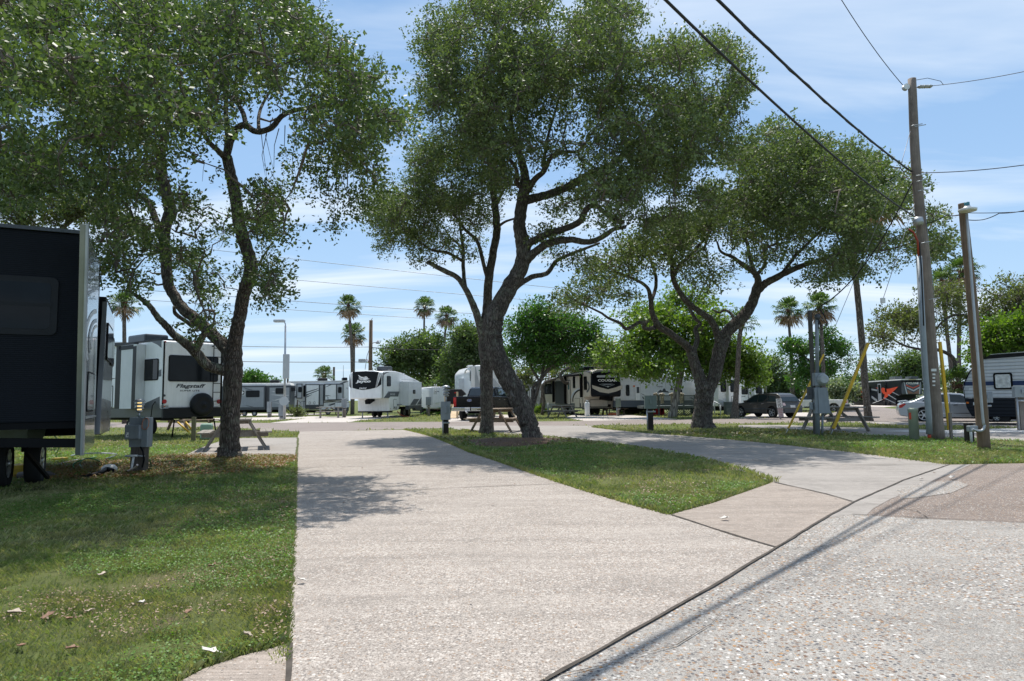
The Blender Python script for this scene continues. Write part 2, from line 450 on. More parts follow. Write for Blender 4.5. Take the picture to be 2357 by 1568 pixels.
def concretemat(name, c1, c2, speck=0.5, psc=95, cracks=True, streak=0.0, stain=0.35, peb=None, pebf=0.0, bsc=0.4):
    mt, nt, b = newmat(name)
    w = objco(nt, world_=True)
    n0 = noise(nt, w, 0.55, 8, 0.72, 0.6); n1 = noise(nt, w, 0.8, 6, 0.6); n2 = noise(nt, w, 9, 6, 0.7); n3 = noise(nt, w, 130, 3, 0.6)
    c = mix(nt, n1, c1, c2); c = mix(nt, ramp(nt, n0, [(0.50, 0.0), (0.62, 0.38)]), c, tuple(x * 0.62 for x in c1))
    st = noise(nt, objco(nt, (0.35, 2.2, 1), True, (0, 0, 0.3)), 1.2, 7, 0.7)
    c = mix(nt, ramp(nt, st, [(0.42, 0.0), (0.72, stain)]), c, tuple(x * 0.45 for x in c1))
    c = mix(nt, ramp(nt, n2, [(0.45, 0.0), (0.75, 0.35)]), c, tuple(min(1, x * 1.35) for x in c2))
    c = mix(nt, ramp(nt, n3, [(0.35, speck), (0.5, 0.0)]), c, tuple(x * 0.35 for x in c1))
    c = mix(nt, ramp(nt, n3, [(0.55, 0.0), (0.7, speck * 0.8)]), c, tuple(min(1, x * 1.6) for x in c2))
    if peb:
        v = N(nt, 'ShaderNodeTexVoronoi'); v.inputs['Scale'].default_value = psc; nt.links.new(w, v.inputs['Vector'])
        sepc = nt.nodes.new('ShaderNodeSeparateColor'); nt.links.new(v.outputs['Color'], sepc.inputs[0])
        pc = ramp(nt, sepc.outputs[0], [(i / len(peb), x) for i, x in enumerate(peb)], 'CONSTANT')
        ins = ramp(nt, v.outputs['Distance'], [(0.36, 1.0), (0.50, 0.0)])
        sel = ramp(nt, sepc.outputs[1], [(0.0, 0.0), (1 - pebf, 0.0), (1 - pebf + 0.03, 1.0)])
        mask = mix(nt, 1.0, ins, sel, 'MULTIPLY')
        patch = ramp(nt, noise(nt, w, 0.9, 4), [(0.36, 0.45), (0.5, 1.0)])
        mask = mix(nt, 1.0, mask, patch, 'MULTIPLY')
        c = mix(nt, mask, c, pc)
    if streak:
        s_ = noise(nt, objco(nt, (1.6, 20, 1), True, (0, 0, -0.30)), 2.0, 6, 0.7)
        c = mix(nt, ramp(nt, s_, [(0.38, streak), (0.60, 0.0)]), c, tuple(x * 0.5 for x in c1))
    nt.links.new(c, b.inputs['Base Color']); b.inputs['Roughness'].default_value = 0.85; b.inputs['Specular IOR Level'].default_value = 0.25
    bump(nt, b, mix(nt, 0.5, n3, n2), bsc, 0.012)
    return mt
PEB = [(0.42, 0.39, 0.36), (0.15, 0.09, 0.06), (0.27, 0.175, 0.11), (0.085, 0.085, 0.09), (0.22, 0.185, 0.16), (0.36, 0.21, 0.10), (0.60, 0.58, 0.55), (0.12, 0.115, 0.12), (0.18, 0.13, 0.10), (0.30, 0.26, 0.23)]
PEBD = [(0.20, 0.165, 0.14), (0.30, 0.22, 0.16), (0.52, 0.47, 0.42), (0.17, 0.155, 0.145), (0.58, 0.54, 0.49), (0.33, 0.28, 0.24), (0.24, 0.20, 0.17)]
M_LAWN = grassmat()
M_CONC = concretemat('driveway_concrete', (0.35, 0.308, 0.272), (0.46, 0.412, 0.365), 0.9, 50, streak=0.22, peb=PEBD, pebf=0.75, stain=0.7)
M_CONC2 = concretemat('side_pad_concrete', (0.29, 0.265, 0.24), (0.38, 0.35, 0.32), 0.3, 90, streak=0.15, stain=0.45)
M_CONC3 = concretemat('pinkish_concrete', (0.33, 0.28, 0.24), (0.42, 0.36, 0.31), 0.5, 60, streak=0.5, stain=0.55, peb=PEBD, pebf=0.3)
M_ROAD = concretemat('pebble_road', (0.29, 0.27, 0.245), (0.38, 0.36, 0.33), 0.8, 42, peb=PEB, pebf=0.9, stain=0.45, bsc=0.6)
M_ROADB = concretemat('brown_pebble_road', (0.18, 0.145, 0.122), (0.27, 0.225, 0.195), 0.7, 66, peb=PEB, pebf=0.8, stain=0.3, bsc=0.6)
M_ASPH = concretemat('far_road_asphalt', (0.215, 0.18, 0.16), (0.28, 0.24, 0.215), 0.6, 40, stain=0.3)
M_FARC = concretemat('far_pad_concrete', (0.46, 0.42, 0.38), (0.55, 0.50, 0.455), 0.3, 40, stain=0.3)
M_MULCH = concretemat('bark_mulch', (0.085, 0.050, 0.033), (0.15, 0.095, 0.06), 0.8, 40, stain=0.4, peb=[(0.06, 0.04, 0.03), (0.22, 0.13, 0.08), (0.12, 0.06, 0.04), (0.30, 0.22, 0.16)], pebf=0.8, bsc=1.0)
M_JOINT = simple('joint_dirt', (0.07, 0.06, 0.05), 0.9, var=0.4, vs=8)
M_GRAVW = concretemat('white_gravel', (0.55, 0.53, 0.50), (0.7, 0.68, 0.65), 0.8, 30, stain=0.2, peb=[(0.8, 0.78, 0.75), (0.45, 0.43, 0.4), (0.65, 0.62, 0.58)], pebf=0.9, bsc=1.0)

CONC = []      # polygons where nothing grows
def flat(name, pts, z, mt, keep=True, world_=False):
    vs = [Vector((p[0], p[1], 0)) if world_ else G(*p) for p in pts]
    vs = [Vector((p.x, p.y, z)) for p in vs]
    if keep: CONC.append(np.array([(p.x, p.y) for p in vs]))
    b = MB(); b.add(vs, [list(range(len(vs)))])
    o = b.build(name, mt); o['kind'] = 'structure'
    return o
def subdiv_line(pts, n=8, j=0.0, seed=1):
    r = random.Random(seed); out = []
    for i in range(len(pts) - 1):
        for k in range(n):
            t = k / n
            out.append((pts[i][0] * (1 - t) + pts[i + 1][0] * t + (r.uniform(-j, j) if (i or k) else 0),
                        pts[i][1] * (1 - t) + pts[i + 1][1] * t))
    out.append(pts[-1]); return out
def strip(name, pts, w, z, mt, seed=3, jit=0.35):
    """narrow ribbon lying on the ground along image points"""
    r = random.Random(seed)
    g = [G(*p) for p in pts]; dense = []
    for i in range(len(g) - 1):
        n = max(2, int((g[i + 1] - g[i]).length / 0.25))
        for k in range(n): dense.append(g[i].lerp(g[i + 1], k / n))
    dense.append(g[-1]); vs = []; fs = []
    for i, p in enumerate(dense):
        t = (dense[min(i + 1, len(dense) - 1)] - dense[max(i - 1, 0)]).normalized(); s_ = Vector((-t.y, t.x, 0))
        ww = w * (1 + jit * r.uniform(-1, 1)) / 2; o = s_ * (w * jit * r.uniform(-1, 1) * 0.7)
        vs += [p + o - s_ * ww, p + o + s_ * ww]
        if i: k = 2 * i; fs.append((k - 2, k - 1, k + 1, k))
    b = MB(); b.add([Vector((p.x, p.y, z)) for p in vs], fs); o = b.build(name, mt); o['kind'] = 'structure'; return o

b = MB(); b.add([(-900, -30, 0), (900, -30, 0), (900, 1600, 0), (-900, 1600, 0)], [(0, 1, 2, 3)])
o = b.build('ground', M_LAWN); o['kind'] = 'structure'

DRV_L = [(690, 994), (686, 1005), (683, 1052), (682, 1090), (680, 1150), (676, 1250), (671, 1350), (667, 1450), (663, 1530), (660, 1600)]
DRV_R = [(930, 990), (965, 998), (1000, 1008), (1040, 1024), (1080, 1042), (1130, 1058), (1190, 1079), (1250, 1100), (1300, 1117), (1360, 1136), (1420, 1154), (1480, 1171), (1540, 1187), (1665, 1226), (1787, 1264)]
JOINT = [(2185, 1071), (2080, 1107), (1965, 1158), (1900, 1194), (1787, 1264), (1700, 1317), (1600, 1377), (1500, 1434), (1400, 1490), (1300, 1546), (1220, 1592), (1000, 1720)]
ROADE = [(2185, 1070), (2357, 1068), (2600, 1066)]
# edges between lawn and concrete are made slightly ragged
flat('driveway', DRV_L + [(655, 1720), (1000, 1720), (1220, 1592), (1300, 1546), (1400, 1490), (1500, 1434), (1600, 1377), (1700, 1317), (1787, 1264)] + DRV_R[::-1][1:], 0.012, M_CONC)
flat('corner_pad', [(1540, 1187), (1640, 1160), (1710, 1136), (1780, 1111), (1840, 1124), (1900, 1138), (1965, 1158), (1900, 1194), (1787, 1264), (1665, 1226)], 0.010, M_CONC3)
P2R = [(1365, 984), (1405, 989), (1488, 997), (1584, 1004), (1680, 1012), (1747, 1018.5), (1850, 1029), (1957, 1041), (2060, 1054), (2130, 1063), (2185, 1070)]
P2L = [(1060, 990), (1140, 1000), (1235, 1005), (1300, 1012), (1358, 1018), (1430, 1027), (1503, 1038), (1570, 1050), (1620, 1061), (1700, 1082), (1780, 1111)]
flat('side_drive', [(1010, 981), (1365, 980)] + P2R + [(2080, 1107), (1965, 1158), (1900, 1138), (1840, 1124)] + P2L[::-1], 0.007, M_CONC2)
flat('camp_road', [(2185, 1070), (2357, 1067), (2700, 1064)] + [(2700, 1216), (2357, 1205), (2150, 1196), (1960, 1186), (1900, 1194), (1965, 1158), (2080, 1107)], 0.004, M_ROADB)
flat('camp_road_apron', [(1960, 1186), (2150, 1196), (2357, 1205), (2700, 1216), (2700, 1720), (1000, 1720), (1220, 1592), (1300, 1546), (1400, 1490), (1500, 1434), (1600, 1377), (1700, 1317), (1787, 1264), (1900, 1194)], 0.006, M_ROAD)
flat('picnic_slab', [(428, 1048), (452, 1036), (480, 1025), (520, 1012), (560, 1009), (690, 1008), (683, 1052)], 0.010, M_CONC2)
flat('kerb_slab', [(400, 1580), (470, 1543), (560, 1512), (610, 1500), (655, 1487), (667, 1487), (663, 1530), (660, 1600), (655, 1720), (300, 1720)], 0.009, M_CONC3)
flat('gravel_patch', [(2030, 993), (2090, 991), (2180, 991), (2240, 989), (2357, 986), (2440, 986), (2440, 995), (2357, 995), (2200, 998)], 0.012, M_GRAVW)
# pad behind the picnic table on the right, and the pad that carries the saloon car
flat('far_right_pad', [(1700, 979), (1815, 979), (1850, 981), (1900, 983), (2003, 985), (2110, 988), (2195, 993), (2357, 995), (2600, 997), (2600, 1024), (2357, 1015.5), (2240, 1011), (2168, 1008.6), (1995, 1001.8), (1900, 994), (1815, 988), (1700, 984)], 0.011, M_CONC2)
flat('car_pad', [(1940, 972), (2240, 970), (2400, 974), (2500, 982), (2357, 985), (2180, 981), (2080, 979)], 0.013, M_CONC2)
# the road beyond the trees, curving away on the right
FRF = [(100, 972), (460, 973.5), (597, 974), (700, 973.5), (932, 971.5), (1200, 970.8), (1300, 970), (1450, 967.5), (1560, 966), (1750, 963), (1830, 961)]
FRN = [(1940, 973), (1815, 973), (1700, 975.5), (1560, 976.5), (1300, 980), (1120, 983), (932, 988), (820, 991), (700, 995), (600, 988), (497, 983.5), (300, 984), (100, 985)]
flat('far_road', FRF + [(1900, 956), (1925, 948), (1935, 941), (1925, 934), (1990, 934), (2035, 939), (2080, 943), (2300, 943), (2600, 942), (2600, 970), (2240, 970)] + FRN, 0.004, M_ASPH)
for i, pts in enumerate([
    [(621, 973.8), (685, 966), (720, 962), (760, 960), (840, 957.5), (900, 957), (960, 958), (880, 963.5), (830, 968), (800, 972.5)],
    [(480, 969), (480, 963), (640, 960.5), (720, 958.5), (760, 960), (700, 964), (600, 968)],
    [(400, 960), (700, 955.5), (760, 953), (300, 951), (100, 952), (100, 962)],
    [(1022, 971.4), (1030, 962), (1050, 955), (1230, 955), (1235, 966), (1225, 970.5)],
    [(1345, 969.5), (1300, 962), (1320, 955), (1450, 956), (1500, 960), (1560, 965.8)],
    [(1700, 963.5), (1730, 953), (1850, 950), (1900, 951), (1885, 956), (1840, 960.8)],
    [(1935, 934), (1925, 929), (1960, 929), (2080, 934), (2035, 938)]]):
    flat('pad', pts, 0.009 + 0.001 * i, M_FARC)
MUL_ = [(1075, 1012), (1095, 1007), (1130, 1004), (1180, 1007), (1230, 1008), (1265, 1016), (1255, 1026), (1200, 1032), (1140, 1036), (1105, 1030), (1085, 1022)]
mc = G(1182, 1018); mb_ = MB(); nr_ = 9; na_ = 40; rm_ = random.Random(4); vs_ = [(mc.x, mc.y, .13)]; fs_ = []
for i in range(1, nr_ + 1):
    for k in range(na_):
        a = 2 * math.pi * k / na_; t = i / nr_; w_ = 1 + .12 * math.sin(3 * a + 1) + .08 * math.sin(7 * a)
        vs_.append((mc.x + 1.95 * t * w_ * math.cos(a), mc.y + 1.6 * t * w_ * math.sin(a), .13 * (1 - t * t) + (rm_.uniform(-.01, .012) if i < nr_ else -.012)))
fs_ += [(0, 1 + k, 1 + (k + 1) % na_) for k in range(na_)]
for i in range(nr_ - 1):
    for k in range(na_): a0 = 1 + i * na_ + k; a1 = 1 + i * na_ + (k + 1) % na_; fs_.append((a0, a0 + na_, a1 + na_, a1))
o = mb_.add(vs_, fs_, True).build('mulch', M_MULCH); o['kind'] = 'structure'
MUL = np.array([tuple(G(*p).xy) for p in MUL_])
flat('cement_band', [(2185, 1071), (2235, 1070), (2200, 1086), (2150, 1106), (2120, 1122), (2050, 1150), (2010, 1172), (1995, 1187), (1960, 1186), (1900, 1194), (1965, 1158), (2080, 1107)], 0.008, M_CONC2)
flat('cement_patch', [(2060, 1130), (2120, 1112), (2200, 1108), (2230, 1118), (2190, 1136), (2120, 1146), (2075, 1150)], 0.0095, M_ROAD)
# joints, cracks
strip('road_joint', JOINT, 0.026, 0.017, M_JOINT, 3, 0.25)
strip('pad_joint', [(1545, 1188), (1665, 1227), (1785, 1263)], 0.03, 0.018, M_JOINT, 5)
strip('pad_joint', [(1782, 1112), (1840, 1125), (1900, 1139), (1963, 1157)], 0.03, 0.018, M_JOINT, 6)
strip('pad_joint', [(1700, 1060), (1830, 1066), (1960, 1072), (2100, 1072), (2184, 1071)], 0.025, 0.019, M_JOINT, 7, 0.6)
strip('road_joint', [(1962, 1186), (2060, 1191), (2150, 1196), (2357, 1205), (2600, 1213)], 0.022, 0.016, M_JOINT, 8, 0.6)
strip('crack', [(1990, 1160), (2060, 1170), (2110, 1178), (2135, 1194)], 0.012, 0.015, M_JOINT, 9, 0.9)
strip('crack', [(1950, 1252), (1890, 1262), (1800, 1268)], 0.006, 0.016, M_JOINT, 10, 0.9)
strip('crack', [(1290, 1560), (1420, 1530), (1560, 1490), (1640, 1440), (1665, 1410)], 0.006, 0.016, M_JOINT, 12, 0.9)
strip('driveway_joint', [(684, 1078), (840, 1076), (1000, 1071), (1110, 1062)], 0.022, 0.021, M_JOINT, 11, 0.5)
strip('driveway_joint', [(681, 1138), (900, 1132), (1130, 1122), (1290, 1116)], 0.022, 0.021, M_JOINT, 13, 0.5)
strip('driveway_joint', [(685, 1035), (850, 1033), (1020, 1030)], 0.022, 0.021, M_JOINT, 14, 0.5)
strip('slab_joint', [(686, 1009), (683, 1052)], 0.06, 0.019, simple('moss', (0.07, 0.08, 0.02), 0.9, var=0.4, vs=10), 15)
strip('slab_joint', [(668, 1487), (665, 1530), (661, 1600), (656, 1700)], 0.035, 0.019, M_JOINT, 16)

# ------------------------------------------------------------------ grass, ground cover, litter (scattered with numpy)
def inside(poly, X, Y):
    c = np.zeros(len(X), bool); j = len(poly) - 1
    for i in range(len(poly)):
        xi, yi = poly[i]; xj, yj = poly[j]
        if abs(yj - yi) > 1e-9:
            c ^= ((yi > Y) != (yj > Y)) & (X < (xj - xi) * (Y - yi) / (yj - yi) + xi)
        j = i
    return c
def vnoise(X, Y, sc, seed):
    r = np.random.default_rng(seed); g = r.random((128, 128))
    x = X * sc + 1000.3; y = Y * sc + 1000.7
    xi = np.floor(x).astype(int); yi = np.floor(y).astype(int); fx = x - xi; fy = y - yi
    fx = fx * fx * (3 - 2 * fx); fy = fy * fy * (3 - 2 * fy)
    a = g[xi % 128, yi % 128]; b_ = g[(xi + 1) % 128, yi % 128]; c = g[xi % 128, (yi + 1) % 128]; d = g[(xi + 1) % 128, (yi + 1) % 128]
    return (a * (1 - fx) + b_ * fx) * (1 - fy) + (c * (1 - fx) + d * fx) * fy
def free(X, Y, edge=0.0):
    ok = np.ones(len(X), bool)
    for p in CONC: ok &= ~inside(p, X, Y)
    return ok
def in_view(X, Y, m_=0.06):
    return np.abs(X / Y) < 0.75 + m_
def mesh_np(name, verts, faces_n, nf, mt, kind='stuff', parent=None, smooth=False):
    me = bpy.data.meshes.new(name)
    verts = np.ascontiguousarray(verts, dtype=np.float32)
    nv = len(verts)
    me.vertices.add(nv); me.vertices.foreach_set('co', verts.ravel())
    me.loops.add(nf * faces_n); me.loops.foreach_set('vertex_index', np.arange(nf * faces_n, dtype=np.int32))
    me.polygons.add(nf); me.polygons.foreach_set('loop_start', np.arange(nf, dtype=np.int32) * faces_n)
    me.update(calc_edges=True)
    me.materials.append(mt)
    o = bpy.data.objects.new(name, me); col.objects.link(o)
    if kind: o['kind'] = kind
    if parent is not None:
        o.parent = parent
    return o
def sample(y0, y1, dens):
    A = (y1 - y0) * (y1 + y0) * 0.80
    n = int(A * dens)
    Y = np.sqrt(rng.random(n) * (y1 ** 2 - y0 ** 2) + y0 ** 2); X = (rng.random(n) * 2 - 1) * 0.80 * Y
    k = free(X, Y); return X[k], Y[k]
def blades(bands, mask=None):
    out = []
    for y0, y1, dens, hgt, wid in bands:
        X, Y = sample(y0, y1, dens)
        dn = vnoise(X, Y, 0.9, 1) * 0.6 + vnoise(X, Y, 3.1, 2) * 0.4
        dn2 = vnoise(X, Y, 1.7, 77) * .6 + vnoise(X, Y, 5.3, 78) * .4
        k = rng.random(len(X)) < np.clip(1.0 - 5.5 * np.clip(dn2 - 0.58, 0, 1), 0.15, 1) * np.clip(0.35 + 1.5 * (dn - 0.25), 0.3, 1)
        if mask is not None: k &= mask(X, Y)
        X, Y, dn = X[k], Y[k], dn[k]; n = len(X)
        h = hgt * (0.5 + rng.random(n)) * (0.6 + 0.8 * dn); a = rng.random(n) * 2 * np.pi
        w = wid * (0.7 + 0.6 * rng.random(n)); le = h * rng.uniform(0.2, 1.3, n)
        dx, dy = np.cos(a), np.sin(a); b2 = a + np.pi / 2 + rng.normal(0, 0.5, n); sx, sy = np.cos(b2) * w / 2, np.sin(b2) * w / 2
        z0 = np.full(n, -0.004)
        p0 = np.stack([X - sx, Y - sy, z0], 1); p1 = np.stack([X + sx, Y + sy, z0], 1)
        mx_, my = X + dx * le * 0.35, Y + dy * le * 0.35
        p2 = np.stack([mx_ + sx * 0.8, my + sy * 0.8, h * 0.65], 1); p3 = np.stack([X + dx * le, Y + dy * le, h], 1)
        out.append(np.stack([p0, p1, p2, p3], 1).reshape(-1, 3))
    return np.concatenate(out)
M_BLADE = leafmat('grass_blades', [(0.12, 0.18, 0.04), (0.17, 0.24, 0.06), (0.23, 0.29, 0.085), (0.31, 0.32, 0.14), (0.44, 0.38, 0.24)], 0.6, 0.35, (1.2, 1.35, 0.6), (0.34, 0.30, 0.15))
v = blades([(3.2, 6.5, 9500, 0.027, 0.0042), (6.5, 11, 3600, 0.034, 0.0065), (11, 18, 900, 0.05, 0.012), (18, 30, 190, 0.06, 0.022), (30, 62, 22, 0.08, 0.05)], lambda X, Y: ~inside(MUL, X, Y) | (rng.random(len(X)) < .08))
o = mesh_np('grass', v, 4, len(v) // 4, M_BLADE); tag(o, 'short uneven green and straw coloured grass over the lawns', 'grass')
# broad leaved ground cover, thick in patches
def cover(bands, thr, seed, hi=0.05, dead=False, region=None):
    out = []
    for y0, y1, dens, sz in bands:
        X, Y = sample(y0, y1, dens)
        q = vnoise(X, Y, 0.7, seed) * 0.7 + vnoise(X, Y, 2.6, seed + 1) * 0.3
        k = q > thr + rng.random(len(X)) * 0.12
        if region is not None: k &= region(X, Y)
        X, Y = X[k], Y[k]; n = len(X)
        s_ = sz * (0.6 + 0.8 * rng.random(n)); a = rng.random(n) * 2 * np.pi; z = hi * rng.random(n) ** 0.7 + 0.004
        ti = rng.normal(0, 0.35, n); tj = rng.normal(0, 0.35, n)
        u = np.stack([np.cos(a), np.sin(a), ti], 1) * (s_ / 2)[:, None]; w = np.stack([-np.sin(a), np.cos(a), tj], 1) * (s_ * (0.28 if dead else 0.38))[:, None]
        c = np.stack([X, Y, z + s_ * 0.2], 1)
        out.append(np.stack([c - u, c + w, c + u, c - w], 1).reshape(-1, 3))
    return np.concatenate(out)
M_COVER = leafmat('ground_cover_leaves', [(0.05, 0.115, 0.025), (0.08, 0.165, 0.03), (0.11, 0.21, 0.04), (0.15, 0.24, 0.05)], 0.5, 0.35)
v = cover([(3.2, 7, 3400, 0.015), (7, 13, 1500, 0.022), (13, 24, 320, 0.04)], 0.42, 21, region=lambda X, Y: ~inside(MUL, X, Y))
o = mesh_np('ground_cover', v, 4, len(v) // 4, M_COVER); tag(o, 'patches of bright green small leaved weeds in the grass', 'weeds')
# reddish brown ivy and litter round the near tree and the hook-up post
g1 = G(505, 1062); g2 = G(300, 1080); g3 = G(1180, 1015); g4 = G(1600, 1000)
def redreg(X, Y):
    d1 = np.hypot((X - g1.x) / 2.4, (Y - g1.y) / 1.7); d2 = np.hypot((X - g2.x) / 3.4, (Y - g2.y + .2) / 2.0)
    return (np.minimum(d1, d2) < 1 + 0.3 * (vnoise(X, Y, 1.5, 5) - 0.5))
M_RLEAF = leafmat('reddish_ivy', [(0.14, 0.05, 0.025), (0.26, 0.11, 0.05), (0.36, 0.18, 0.09), (0.20, 0.17, 0.04), (0.11, 0.15, 0.035)], 0.5, 0.25, (1.4, 1.2, 0.7))
v = cover([(9, 22, 900, 0.036)], -0.2, 31, 0.08, region=redreg)
o = mesh_np('ivy_litter', v, 4, len(v) // 4, M_RLEAF); tag(o, 'reddish brown ivy and dead leaves around the left tree and hook-up post', 'ground cover')
def treereg(X, Y):
    d3 = np.hypot((X - g3.x) / 3.6, (Y - g3.y) / 2.4); d4 = np.hypot((X - g4.x - 1) / 7.5, (Y - g4.y + 0.6) / 1.8)
    return (np.minimum(d3, d4) < 1 + 0.5 * (vnoise(X, Y, 0.8, 6) - 0.5)) & (~inside(MUL, X, Y) | (rng.random(len(X)) < .25))
v = cover([(14, 36, 130, 0.07)], 0.25, 41, 0.08, region=treereg)
o = mesh_np('ivy_litter', v, 4, len(v) // 4, leafmat('olive_litter', [(0.10, 0.06, 0.035), (0.17, 0.12, 0.06), (0.22, 0.17, 0.09), (0.09, 0.13, 0.025), (0.13, 0.17, 0.04)], 0.5, 0.25)); tag(o, 'olive leaf litter and ivy under the middle and right oaks', 'ground cover')
M_DEAD = leafmat('dead_leaves', [(0.14, 0.08, 0.05), (0.24, 0.15, 0.10), (0.33, 0.23, 0.16), (0.42, 0.33, 0.25)], 0.7, 0.15, (1.2, 1.0, 0.8))
v = cover([(3.2, 7, 900, 0.018), (7, 14, 260, 0.028), (14, 30, 16, 0.06)], 0.50, 51, 0.03, True)
o = mesh_np('leaf_litter', v, 4, len(v) // 4, M_DEAD); tag(o, 'scattered small dry brown leaves on the grass', 'leaf litter')
def edgereg(X, Y):
    e_ = np.array([tuple(G(*p).xy) for p in DRV_L[2:9]]); d = np.full(len(X), 9.0)
    for i in range(len(e_) - 1):
        a, b_ = e_[i], e_[i + 1]; ab = b_ - a; t = np.clip(((X - a[0]) * ab[0] + (Y - a[1]) * ab[1]) / (ab @ ab), 0, 1); d = np.minimum(d, np.hypot(X - a[0] - t * ab[0], Y - a[1] - t * ab[1]))
    return d < 0.22
v = cover([(3.2, 7, 900, 0.022), (7, 14, 320, 0.034)], 0.34, 57, 0.035, True, edgereg)
o = mesh_np('edge_litter', v, 4, len(v) // 4, M_DEAD); tag(o, 'line of dry leaf litter along the left edge of the driveway', 'leaf litter')
# loose dry leaves and grit on the concrete
def on_conc(y0, y1, dens, sz):
    A = (y1 - y0) * (y1 + y0) * 0.80; n = int(A * dens)
    Y = np.sqrt(rng.random(n) * (y1 ** 2 - y0 ** 2) + y0 ** 2); X = (rng.random(n) * 2 - 1) * 0.80 * Y
    k = ~free(X, Y); X, Y = X[k], Y[k]; n = len(X)
    s_ = sz * (0.4 + rng.random(n)); a = rng.random(n) * 6.28
    u = np.stack([np.cos(a), np.sin(a), rng.normal(0, .2, n)], 1) * (s_ / 2)[:, None]; w = np.stack([-np.sin(a), np.cos(a), rng.normal(0, .3, n)], 1) * (s_ * .25)[:, None]
    c = np.stack([X, Y, 0.024 + s_ * .12], 1); return np.stack([c - u, c + w, c + u, c - w], 1).reshape(-1, 3)
v = np.concatenate([on_conc(3.2, 9, 2.2, 0.022), on_conc(9, 30, 0.6, 0.05)])
o = mesh_np('leaf_debris', v, 4, len(v) // 4, M_DEAD); tag(o, 'tiny dry leaf crumbs on the concrete', 'leaf litter')
# overgrown ragged lawn edges along the driveway
def edge_grass(line, dens, wd, hgt, wid, side=1):
    out = []
    g = [G(*p) for p in line]
    for a, b_ in zip(g[:-1], g[1:]):
        L = (b_ - a).length; n = int(L * dens)
        t = rng.random(n); off = np.abs(rng.normal(0, wd, n)) * side
        d = (b_ - a).normalized()
        X = a.x + (b_.x - a.x) * t - d.y * off; Y = a.y + (b_.y - a.y) * t + d.x * off
        h = hgt * (0.5 + rng.random(n)); an = rng.random(n) * 6.28; le = h * 0.8
        sx, sy = -np.sin(an) * wid / 2, np.cos(an) * wid / 2
        z0 = np.zeros(n)
        out.append(np.stack([np.stack([X - sx, Y - sy, z0], 1), np.stack([X + sx, Y + sy, z0], 1), np.stack([X + np.cos(an) * le * .4 + sx * .8, Y + np.sin(an) * le * .4 + sy * .8, h * .7 + .01], 1), np.stack([X + np.cos(an) * le, Y + np.sin(an) * le, h + .008], 1)], 1).reshape(-1, 3))
    return np.concatenate(out)
v = np.concatenate([edge_grass(DRV_L[2:9], 260, 0.05, 0.022, 0.005, -1), edge_grass(DRV_L[2:9], 120, 0.010, 0.018, 0.005, 1), edge_grass(DRV_R[:13], 120, 0.02, 0.04, 0.012, -1), edge_grass(DRV_R[:13], 120, 0.06, 0.06, 0.014, 1),
                    edge_grass(P2L, 100, 0.05, 0.06, 0.014, 1), edge_grass(P2R, 90, 0.06, 0.06, 0.016, -1), edge_grass([(1542, 1187), (1640, 1159), (1710, 1135), (1780, 1110)], 160, 0.04, 0.05, 0.01, 1),
                    edge_grass([(2185, 1069), (2357, 1066), (2500, 1065)], 120, 0.05, 0.06, 0.014, 1), edge_grass([(405, 1578), (470, 1541), (560, 1510), (655, 1485)], 300, 0.03, 0.045, 0.007, 1)])
o = mesh_np('edge_grass', v, 4, len(v) // 4, M_BLADE); tag(o, 'ragged grass creeping over the edges of the concrete', 'grass')

# big dry sycamore leaves, each its own thing
def big_leaf(x, y, s_, rz, label, mt, on=0.03):
    r = random.Random(int(x * 7 + y)); g = G(x, y)
    outl = []; n = 15
    for k in range(n):
        a = 2 * math.pi * k / n; rr = s_ * (0.5 + 0.28 * (k % 3 == 0) + 0.08 * r.random()); outl.append((rr * math.cos(a), rr * 0.7 * math.sin(a)))
    tilt = r.uniform(-0.35, 0.35); curl = r.uniform(0.3, 0.9)
    vs = [(0, 0, 0)] + [(px, py, curl * py * py / s_ + px * tilt + 0.01 * r.random()) for px, py in outl]
    zmin = min(q[2] for q in vs)
    c, s2 = math.cos(rz), math.sin(rz)
    vs = [(g.x + q[0] * c - q[1] * s2, g.y + q[0] * s2 + q[1] * c, on + q[2] - zmin) for q in vs]
    vs2 = [(q[0], q[1], q[2] + 0.003) for q in vs]
    b_ = MB(); b_.add(vs, [(0, k + 1, (k + 1) % n + 1) for k in range(n)]); b_.add(vs2, [(0, (k + 1) % n + 1, k + 1) for k in range(n)])
    o_ = b_.build('dry_leaf', mt, origin=(g.x, g.y, 0)); tag(o_, label, 'leaf', 'large dry leaves on the ground'); return o_
L1 = simple('dry_leaf_pale', (0.46, 0.38, 0.30), 0.7, var=0.3, vs=20); L2 = simple('dry_leaf_brown', (0.24, 0.14, 0.09), 0.7, var=0.35, vs=20); L3 = simple('dry_leaf_white', (0.62, 0.58, 0.52), 0.7, var=0.2, vs=20)
